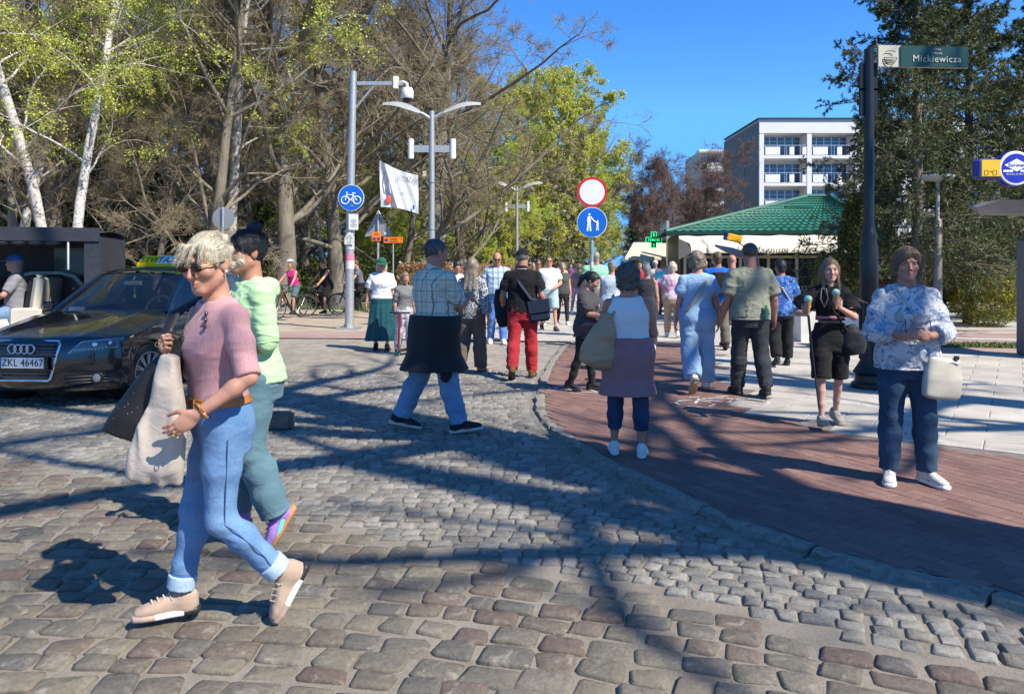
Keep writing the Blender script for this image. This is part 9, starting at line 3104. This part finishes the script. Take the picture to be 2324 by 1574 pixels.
text('stw', mat('taxi_green_letter', (0.03, 0.16, 0.03), 0.5, 0), sg, (-0.26, 2.786, 1.64), tl)
text('tnum', _MATS['taxi_green_letter'], sg, (0.28, 2.786, 1.64), tl)
# ---- open electric buggy with black canopy
bug = thing('passenger_buggy', 'open cream buggy with black canopy and tufted seats behind the taxi', 'buggy', (-8.05, 11.4, 0.0), R(15))
M_CAN = mat('canopy_vinyl', (0.03, 0.033, 0.042), 0.5, 0.15, 6, 0.3, 18, 0.02)
M_CRM = mat('cream_panel', (0.6, 0.56, 0.46), 0.4, 0.05, 4, coat=0.2)
xr = 1.78
grid_obj('canopy_top', [[(x, y, 2.08 + 0.05 * math.cos(y / 0.75 * 1.4) + 0.012 * math.sin(x * 6) - 0.03 * (max(0, x - 1.3) * 2)) for x in np.linspace(-2.2, xr + 0.03, 24)] for y in np.linspace(-0.75, 0.75, 9)], M_CAN, bug, True, True)
MB().box(((xr - 2.2) / 2, -0.76, 2.02), (xr + 2.2, 0.03, 0.2)).build('canopy_valance', M_CAN, bug)
MB().box(((xr - 2.2) / 2, 0.76, 2.02), (xr + 2.2, 0.03, 0.2)).build('canopy_valance', M_CAN, bug)
b = MB()
for q in range(6):
 b.ball((0.05 + q * 0.22, -0.72, 1.9), (0.13, 0.05, 0.045), 10, 6)
b.build('rolled_curtain', M_CAN, bug, True)['kind'] = 'stuff'
MB().box((xr - 0.1, -0.73, 1.28), (0.22, 0.03, 1.42)).build('rear_curtain', M_CAN, bug)
MB().box((xr, 0.0, 1.28), (0.03, 1.5, 1.42)).build('rear_panel', M_CAN, bug)
fp_ = MB().box((0.75, 0.74, 1.28), (2.1, 0.02, 1.42)).build('far_curtain', M_CAN, bug)
MB().rbox((1.15, 0.715, 1.62), (0.82, 0.02, 0.5), 0.009).build('clear_window', mat('clear_plastic_far', (0.2, 0.21, 0.15), 0.15, 0.3, 4), fp_)
for xx in (-0.02, -1.1, -1.7):
 MB().box((xx, -0.72, 1.35), (0.13 if xx > -1.5 else 0.1, 0.05, 1.4)).build('post', M_CAN, bug)
for (x0_, z0_, x1_, z1_) in ((1.36, 1.5, 1.36, 1.95), (-0.3, 1.95, -0.12, 1.6), (-1.25, 1.1, -1.25, 1.95)):
 MB().tube([(x0_, -0.75, z0_), (x1_, -0.75, z1_)], 0.014, 6).build('white_strap', M_WSIGN, bug)
m, nt, bs = newmat('clear_vinyl')
v = texco(nt, 'Object')
bs.inputs['Base Color'].default_value = (0.5, 0.55, 0.6, 1)
bs.inputs['Roughness'].default_value = 0.08
bs.inputs['Specular IOR Level'].default_value = 0.9
bump(nt, bs, noise(nt, v, 3, 4, 0.5, 1.0), 0.6, 0.15)
tr = N(nt, 'ShaderNodeBsdfTransparent')
mx = N(nt, 'ShaderNodeMixShader')
mx.inputs[0].default_value = 0.16
nt.links.new(tr.outputs[0], mx.inputs[1])
nt.links.new(bs.outputs[0], mx.inputs[2])
nt.links.new(mx.outputs[0], nt.nodes['Material Output'].inputs[0])
M_VINYL = m
for xa, xb in ((-1.05, -0.1), (-2.1, -1.15)):
 grid_obj('clear_curtain', [[(x, -0.74 + 0.02 * math.sin(x * 9 + z * 4), z) for x in np.linspace(xa, xb, 10)] for z in np.linspace(0.75, 1.95, 10)], M_VINYL, bug)
MB().rbox((0.2, 0, 0.42), (3.4, 1.35, 0.18), 0.05).build('chassis', M_CRM, bug, True)
MB().rbox((-1.55, 0, 0.75), (0.8, 1.3, 0.75), 0.16).build('front_cowl', M_CRM, bug, True)
M_TUFT = mat('black_leather', (0.012, 0.012, 0.013), 0.32, 0.15, 8, 0.2, 40)
for xx in (-0.25, 0.75):
 st_ = MB().rbox((xx - 0.2, 0, 0.62), (0.5, 1.25, 0.3), 0.07).build('seat_base', M_CRM, bug, True)
 bk = MB().rbox((xx + 0.12, 0, 1.05), (0.14, 1.2, 0.75), 0.06, Matrix.Rotation(R(8), 3, 'Y')).build('seat_back', M_CRM, bug, True)
 MB().rbox((xx + 0.03, 0, 1.05), (0.1, 1.12, 0.66), 0.045, Matrix.Rotation(R(8), 3, 'Y')).build('cushion', M_TUFT, bk, True)
 MB().rbox((xx + 0.02, -0.63, 0.76), (0.42, 0.06, 0.36), 0.028).build('seat_side', M_CRM, bug, True)
# tufted bench seen from the front, turned to the camera
bk = MB().prism([(-0.55, -0.4), (0.55, -0.4), (0.55, 0.2), (0.42, 0.36), (0.2, 0.42), (-0.2, 0.42), (-0.42, 0.36), (-0.55, 0.2)], 0.12, None, (0.72, 0.45, 1.05)).build('rear_bench_back', M_CRM, bug)
tf = MB().prism([(-0.5, -0.38), (0.5, -0.38), (0.5, 0.18), (0.38, 0.32), (0.18, 0.37), (-0.18, 0.37), (-0.38, 0.32), (-0.5, 0.18)], 0.06, None, (0.72, 0.37, 1.05)).build('tufted_pad', M_TUFT, bk)
for r_ in range(4):
 for c_ in range(5):
  MB().ball((0.36 + c_ * 0.18 + 0.09 * (r_ % 2) - 0.04, 0.335, 0.75 + r_ * 0.15), (0.016, 0.012, 0.016), 8, 5).build('stud', M_CHROME, tf, True)
MB().rbox((0.72, 0.1, 0.68), (1.05, 0.55, 0.16), 0.06).build('rear_bench_seat', M_TUFT, bug, True)
for xx in (-1.5, 1.2):
 for sy in (-1, 1):
  w = MB().torus((xx, sy * 0.6, 0.27), 0.19, 0.08, 26, 10, RX).build('wheel', M_RUB, bug, True)
  MB().lathe([(0.0, -0.03), (0.15, -0.03), (0.15, 0.05), (0.0, 0.05)], 18, (xx, sy * 0.6, 0.27), RX).build('hub_cap', M_CRM, w, True)
MB().torus((-0.95, 0.15, 1.05), 0.17, 0.014, 24, 6, Matrix.Rotation(R(60), 3, 'Y')).build('steering_wheel', M_DARK, bug, True)
MB().rbox((-0.1, -0.78, 0.72), (0.36, 0.02, 0.2), 0.008).build('price_board', pattern('pink_print', blotch((0.6, 0.45, 0.48), [(40, 0.5, (0.3, 0.02, 0.1), 0)])), bug)
D = Person('driver in grey T-shirt and jeans sitting in the buggy behind clear plastic', 0, 0, 1.76, -60, 'm', 1.1, 0.03, legs=((80, 75, 6), (84, 80, 6)), arms=(('to', (0.12, -0.36, 0.2), (1, 0.2, -0.8)), ('to', (-0.1, -0.36, 0.2), (-1, 0.2, -0.8))), res=0.014, pos=(-7.45, 11.3), skin=SK1, seat=0.88, lean=4)
D.body(hands=(0.8, 0.8))
D.top(cloth('dust_grey', (0.24, 0.23, 0.25), 0.1), -0.04, 0.8, 0.02, 0.55, 'tshirt')
D.trousers(_MATS['pale_denim'], 0.02, 0.01, 2.0, 0.08, 'jeans', 0.006, 0.0)
D.shoes(*BS)
D.hair(HR_GREY, 'short', 0.005)
D.cap(cloth('royal_cap', (0.04, 0.14, 0.42), 0.1))  # added cap; its blue stands in for sky reflected in the plastic
# ---- bicycles and riders
def bicycle(label, pos, rz, col, group='bicycles'):
 t = thing('bicycle', label, 'bicycle', (pos[0], pos[1], 0.012), rz, group)
 fm = mat('bike_frame_%s' % col[0], col[1], 0.35, 0.1)
 RYm = Matrix.Rotation(R(90), 3, 'Y')
 for yw in (-0.53, 0.53):
  w = MB().torus((0, yw, 0.355), 0.335, 0.022, 36, 8, RYm).build('tyre', M_RUB, t, True)
  MB().torus((0, yw, 0.355), 0.31, 0.01, 32, 6, RYm).build('rim', M_ALLOY, w, True)
  b = MB()
  for k_ in range(14):
   a = k_ * 2 * math.pi / 14
   b.tube([(0.02 * (-1) ** k_, yw, 0.355), (0, yw + 0.31 * math.cos(a), 0.355 + 0.31 * math.sin(a))], 0.0025, 4)
  b.build('spokes', M_ALLOY, w)
 MB().tube([(0, -0.36, 0.9), (0, 0.02, 0.3)], 0.026, 8).tube([(0, -0.38, 0.82), (0, 0.16, 0.78)], 0.018, 8).tube([(0, 0.02, 0.3), (0, 0.2, 0.9)], 0.018, 8).tube([(0, 0.02, 0.3), (0, 0.53, 0.355)], 0.014, 6).tube([(0, 0.17, 0.78), (0, 0.53, 0.355)], 0.012, 6).build('frame', fm, t, True)
 MB().tube([(0, -0.36, 0.98), (0, -0.4, 0.72)], 0.024, 8).tube([(-0.055, -0.42, 0.7), (-0.06, -0.53, 0.355)], 0.016, 6).tube([(0.055, -0.42, 0.7), (0.06, -0.53, 0.355)], 0.016, 6).tube([(-0.06, -0.41, 0.71), (0.06, -0.41, 0.71)], 0.02, 6).build('fork', M_DARK, t, True)
 MB().tube([(-0.33, -0.36, 1.03), (0, -0.4, 1.0), (0.33, -0.36, 1.03)], 0.014, 8).build('handlebar', M_DARK, t, True)
 MB().rbox((0, 0.24, 0.945), (0.13, 0.26, 0.05), 0.022).build('saddle', M_DARK, t, True)
 MB().lathe([(0.09, -0.01), (0.09, 0.01)], 20, (0.05, 0.02, 0.3), RYm).tube([(0.07, 0.02, 0.3), (0.09, 0.02, 0.14)], 0.012, 6).tube([(-0.07, 0.02, 0.3), (-0.09, 0.02, 0.46)], 0.012, 6).box((0.13, 0.02, 0.13), (0.09, 0.07, 0.02)).box((-0.13, 0.02, 0.47), (0.09, 0.07, 0.02)).build('crank', M_DARK, t, True)
 return t
def rider(label, pos, rz, **kw):
 fa = math.degrees(rz)
 c = Vector((0, 0.2, 0))
 c.rotate(Matrix.Rotation(rz, 3, 'Z'))
 return simple(label, 0, 0, face=fa, pos=(pos[0] + c.x, pos[1] + c.y), seat=0.99, legs=kw.pop('legs', ((24, 22, 2), (66, 84, 2))), arms=(('to', (0.3, -0.54, 0.12), (1, 0.3, -0.3)), ('to', (-0.3, -0.54, 0.12), (-1, 0.3, -0.3))), lean=16, **kw)
for lab, px, py, ang, cl, kw in (
  ('bicycle ridden by the woman in the magenta top', 658, 722, -22, ('a', (0.02, 0.02, 0.022)), dict(label='woman cyclist in magenta sleeveless top and white helmet', H=1.68, sex='f', top=((0.6, 0.01, 0.2), 0.0, -0.03), bot=('s', (0.08, 0.14, 0.14)), hairm=HR_LBROWN, hs='long', skin=SK1, res=0.016)),
  ('black bicycle ridden by the man in the black vest', 732, 717, -48, ('b', (0.012, 0.012, 0.014)), dict(label='man cyclist in black sleeveless shirt and black cap', H=1.8, sex='m', top=((0.012, 0.012, 0.014), 0.0, -0.03), bot=('s', (0.012, 0.012, 0.014)), hairm=HR_BROWN, hs='short', skin=SK1, res=0.016, glasses=True)),
  ('bicycle half hidden behind the cycle-sign pole', 806, 711, -62, ('c', (0.03, 0.03, 0.035)), dict(label='man cyclist in grey T-shirt behind the cycle-sign pole', H=1.78, sex='m', top=((0.13, 0.14, 0.17), 0.6, -0.03), bot=('t', (0.015, 0.015, 0.018)), hairm=HR_BROWN, hs='short', skin=SK1, res=0.016))):
 pos = ground(px, py)
 bicycle(lab, pos, R(ang), cl)
 p = rider(pos=pos, rz=R(ang), shoe=BS, **kw)
 if 'helmet' in kw.get('label', ''):
  pass
for o in list(bpy.data.objects):
 if o.get('label', '').startswith('woman cyclist'):
  hc = [c for c in o.children if c.name.startswith('hair')][0]
  zmax = max(v.co.z for v in hc.data.vertices)
  xs_ = [v.co for v in hc.data.vertices if v.co.z > zmax - 0.06]
  cx0, cy0 = sum(p_.x for p_ in xs_) / len(xs_), sum(p_.y for p_ in xs_) / len(xs_)
  b = MB()
  for q in range(5):
   b.tube([(cx0 + (q - 2) * 0.038, cy0 - 0.12 + abs(q - 2) * 0.02, zmax - 0.03), (cx0 + (q - 2) * 0.042, cy0 - 0.02, zmax + 0.025 - abs(q - 2) * 0.012), (cx0 + (q - 2) * 0.036, cy0 + 0.12 - abs(q - 2) * 0.015, zmax - 0.05)], [0.02, 0.026, 0.02], 8)
  b.build('helmet', mat('white_helmet', (0.6, 0.66, 0.7), 0.35, 0.1), o, True)
# ================================================================ CROWD ON THE PROMENADE
GROUPC = 'strollers far along the promenade'
temps = []
for (sx_, fc, hs_, bt, lg) in (('m', 180, 'short', 't', ((12, 3, 2), (-10, 16, 2))), ('f', 180, 'bob', 't', ((-10, 18, 2), (10, 3, 2))), ('m', 0, 'short', 't', ((12, 3, 2), (-10, 16, 2))), ('f', 0, 'bob', 't', ((-8, 16, 2), (10, 3, 2))), ('f', 180, 'bun', 's', ((10, 3, 2), (-8, 16, 2))), ('m', 0, 'short', 's', ((10, 3, 2), (-8, 16, 2)))):
 temps.append((sx_, fc, hs_, bt, lg))
TOPS = [('white', (0.62, 0.62, 0.62)), ('red', (0.5, 0.03, 0.04)), ('navy', (0.02, 0.03, 0.09)), ('black', (0.015, 0.015, 0.017)), ('sky-blue', (0.2, 0.4, 0.6)), ('pink', (0.6, 0.28, 0.33)), ('yellow', (0.65, 0.5, 0.1)), ('olive', (0.14, 0.15, 0.08)), ('beige', (0.45, 0.38, 0.28)), ('grey', (0.25, 0.25, 0.26)), ('turquoise', (0.05, 0.38, 0.42)), ('purple', (0.2, 0.06, 0.25))]
BOTS = [('black', (0.015, 0.015, 0.017)), ('blue', (0.06, 0.1, 0.2)), ('beige', (0.4, 0.33, 0.24)), ('white', (0.55, 0.55, 0.54)), ('grey', (0.16, 0.16, 0.17)), ('brown', (0.12, 0.075, 0.045))]
HAIRS = [HR_BROWN, HR_GREY, HR_BLOND, HR_BLACK, HR_MID]
base = []
combos = [(a, b_) for a in range(12) for b_ in range(6)]
random.Random(5).shuffle(combos)
rc = random.Random(12)
spots = []
for i in range(66):
 t = 12 + 78 * (i / 66) ** 1.15
 s_ = rc.uniform(0.6, 11.6) if t > 22 else rc.choice((rc.uniform(0.8, 4.6), rc.uniform(4.8, 9.5)))
 spots.append((t, s_))
WHEREX = ('left', 'centre-left', 'centre', 'centre-right', 'right')
made = {}
for i, (t, s_) in enumerate(spots):
 ti = rc.randrange(6)
 a, b_ = combos[i]
 x, y = prom(s_, t)
 sx_, fc, hs_, bt, lg = temps[ti]
 lab = '%s far-off %s in %s top and %s %s on the promenade' % ('approaching' if fc == 0 else 'departing', 'man' if sx_ == 'm' else 'woman', TOPS[a][0], BOTS[b_][0], 'shorts' if bt == 's' else 'trousers')
 if ti not in made:
  p = simple(lab, 0, 0, 1.7, fc, sx_, (TOPS[a][1], 0.75, -0.05), (bt, BOTS[b_][1]), HAIRS[i % 5], hs_, SK1, 0.021, 1.08, lg, pos=(x, y), z=PZ, group=GROUPC)
  made[ti] = p.root
  root = p.root
 else:
  root = copy_tree(made[ti])
  root['label'] = lab
  root.location = (x, y, PZ)
 root.rotation_euler.z = R(fc + rc.uniform(-14, 14))
 sc = rc.uniform(0.94, 1.08)
 root.scale = (sc, sc, sc)
 for c in root.children:
  n0 = c.name.split('.')[0]
  if n0 in ('shirt', 'jacket'):
   mm = cloth('top_' + TOPS[a][0], TOPS[a][1], 0.08)
  elif n0 in ('trousers', 'shorts'):
   mm = cloth('bottom_' + BOTS[b_][0], BOTS[b_][1], 0.08)
  elif n0 == 'hair':
   mm = HAIRS[i % 5]
  else:
   continue
  c.material_slots[0].link = 'OBJECT'
  c.material_slots[0].material = mm
# the crowd beyond reads as one mass
V, Q, C = [], [], []
off = 0
src = list(made.values())
dgm = []
for r_ in src:
 parts = []
 for c in r_.children:
  n0 = c.name.split('.')[0]
  if c.type != 'MESH' or n0 in ('shoe',):
   continue
  vv = np.empty(len(c.data.vertices) * 3, np.float32)
  c.data.vertices.foreach_get('co', vv)
  qq = np.empty(len(c.data.loops), np.int32)
  c.data.loops.foreach_get('vertex_index', qq)
  parts.append((n0, vv.reshape(-1, 3), qq.reshape(-1, 4)))
 dgm.append(parts)
for i in range(34):
 t, s_ = rc.uniform(92, 190), rc.uniform(0.3, 12)
 x, y = prom(s_, t)
 parts = dgm[rc.randrange(len(dgm))]
 tc, bc = TOPS[rc.randrange(12)][1], BOTS[rc.randrange(6)][1]
 ca, sa = math.cos(rc.choice((0, math.pi)) + rc.uniform(-.3, .3)), 0
 for n0, vv, qq in parts:
  col = {'shirt': tc, 'jacket': tc, 'trousers': bc, 'shorts': bc, 'hair': (0.12, 0.09, 0.06), 'body': SK1}.get(n0, (0.3, 0.3, 0.3))
  w = vv * np.array([ca, ca, 1]) + np.array([x, y, PZ])
  V.append(w)
  Q.append(qq + off)
  C.append(np.tile(np.array(col), (len(w), 1)))
  off += len(w)
o = link('far_crowd', fastmesh('far_crowd', np.concatenate(V), np.concatenate(Q), None, True, np.concatenate(C)), M_SKIN)
tag(o, 'dense crowd of strollers at the far end of the promenade', 'crowd', None, 'stuff')
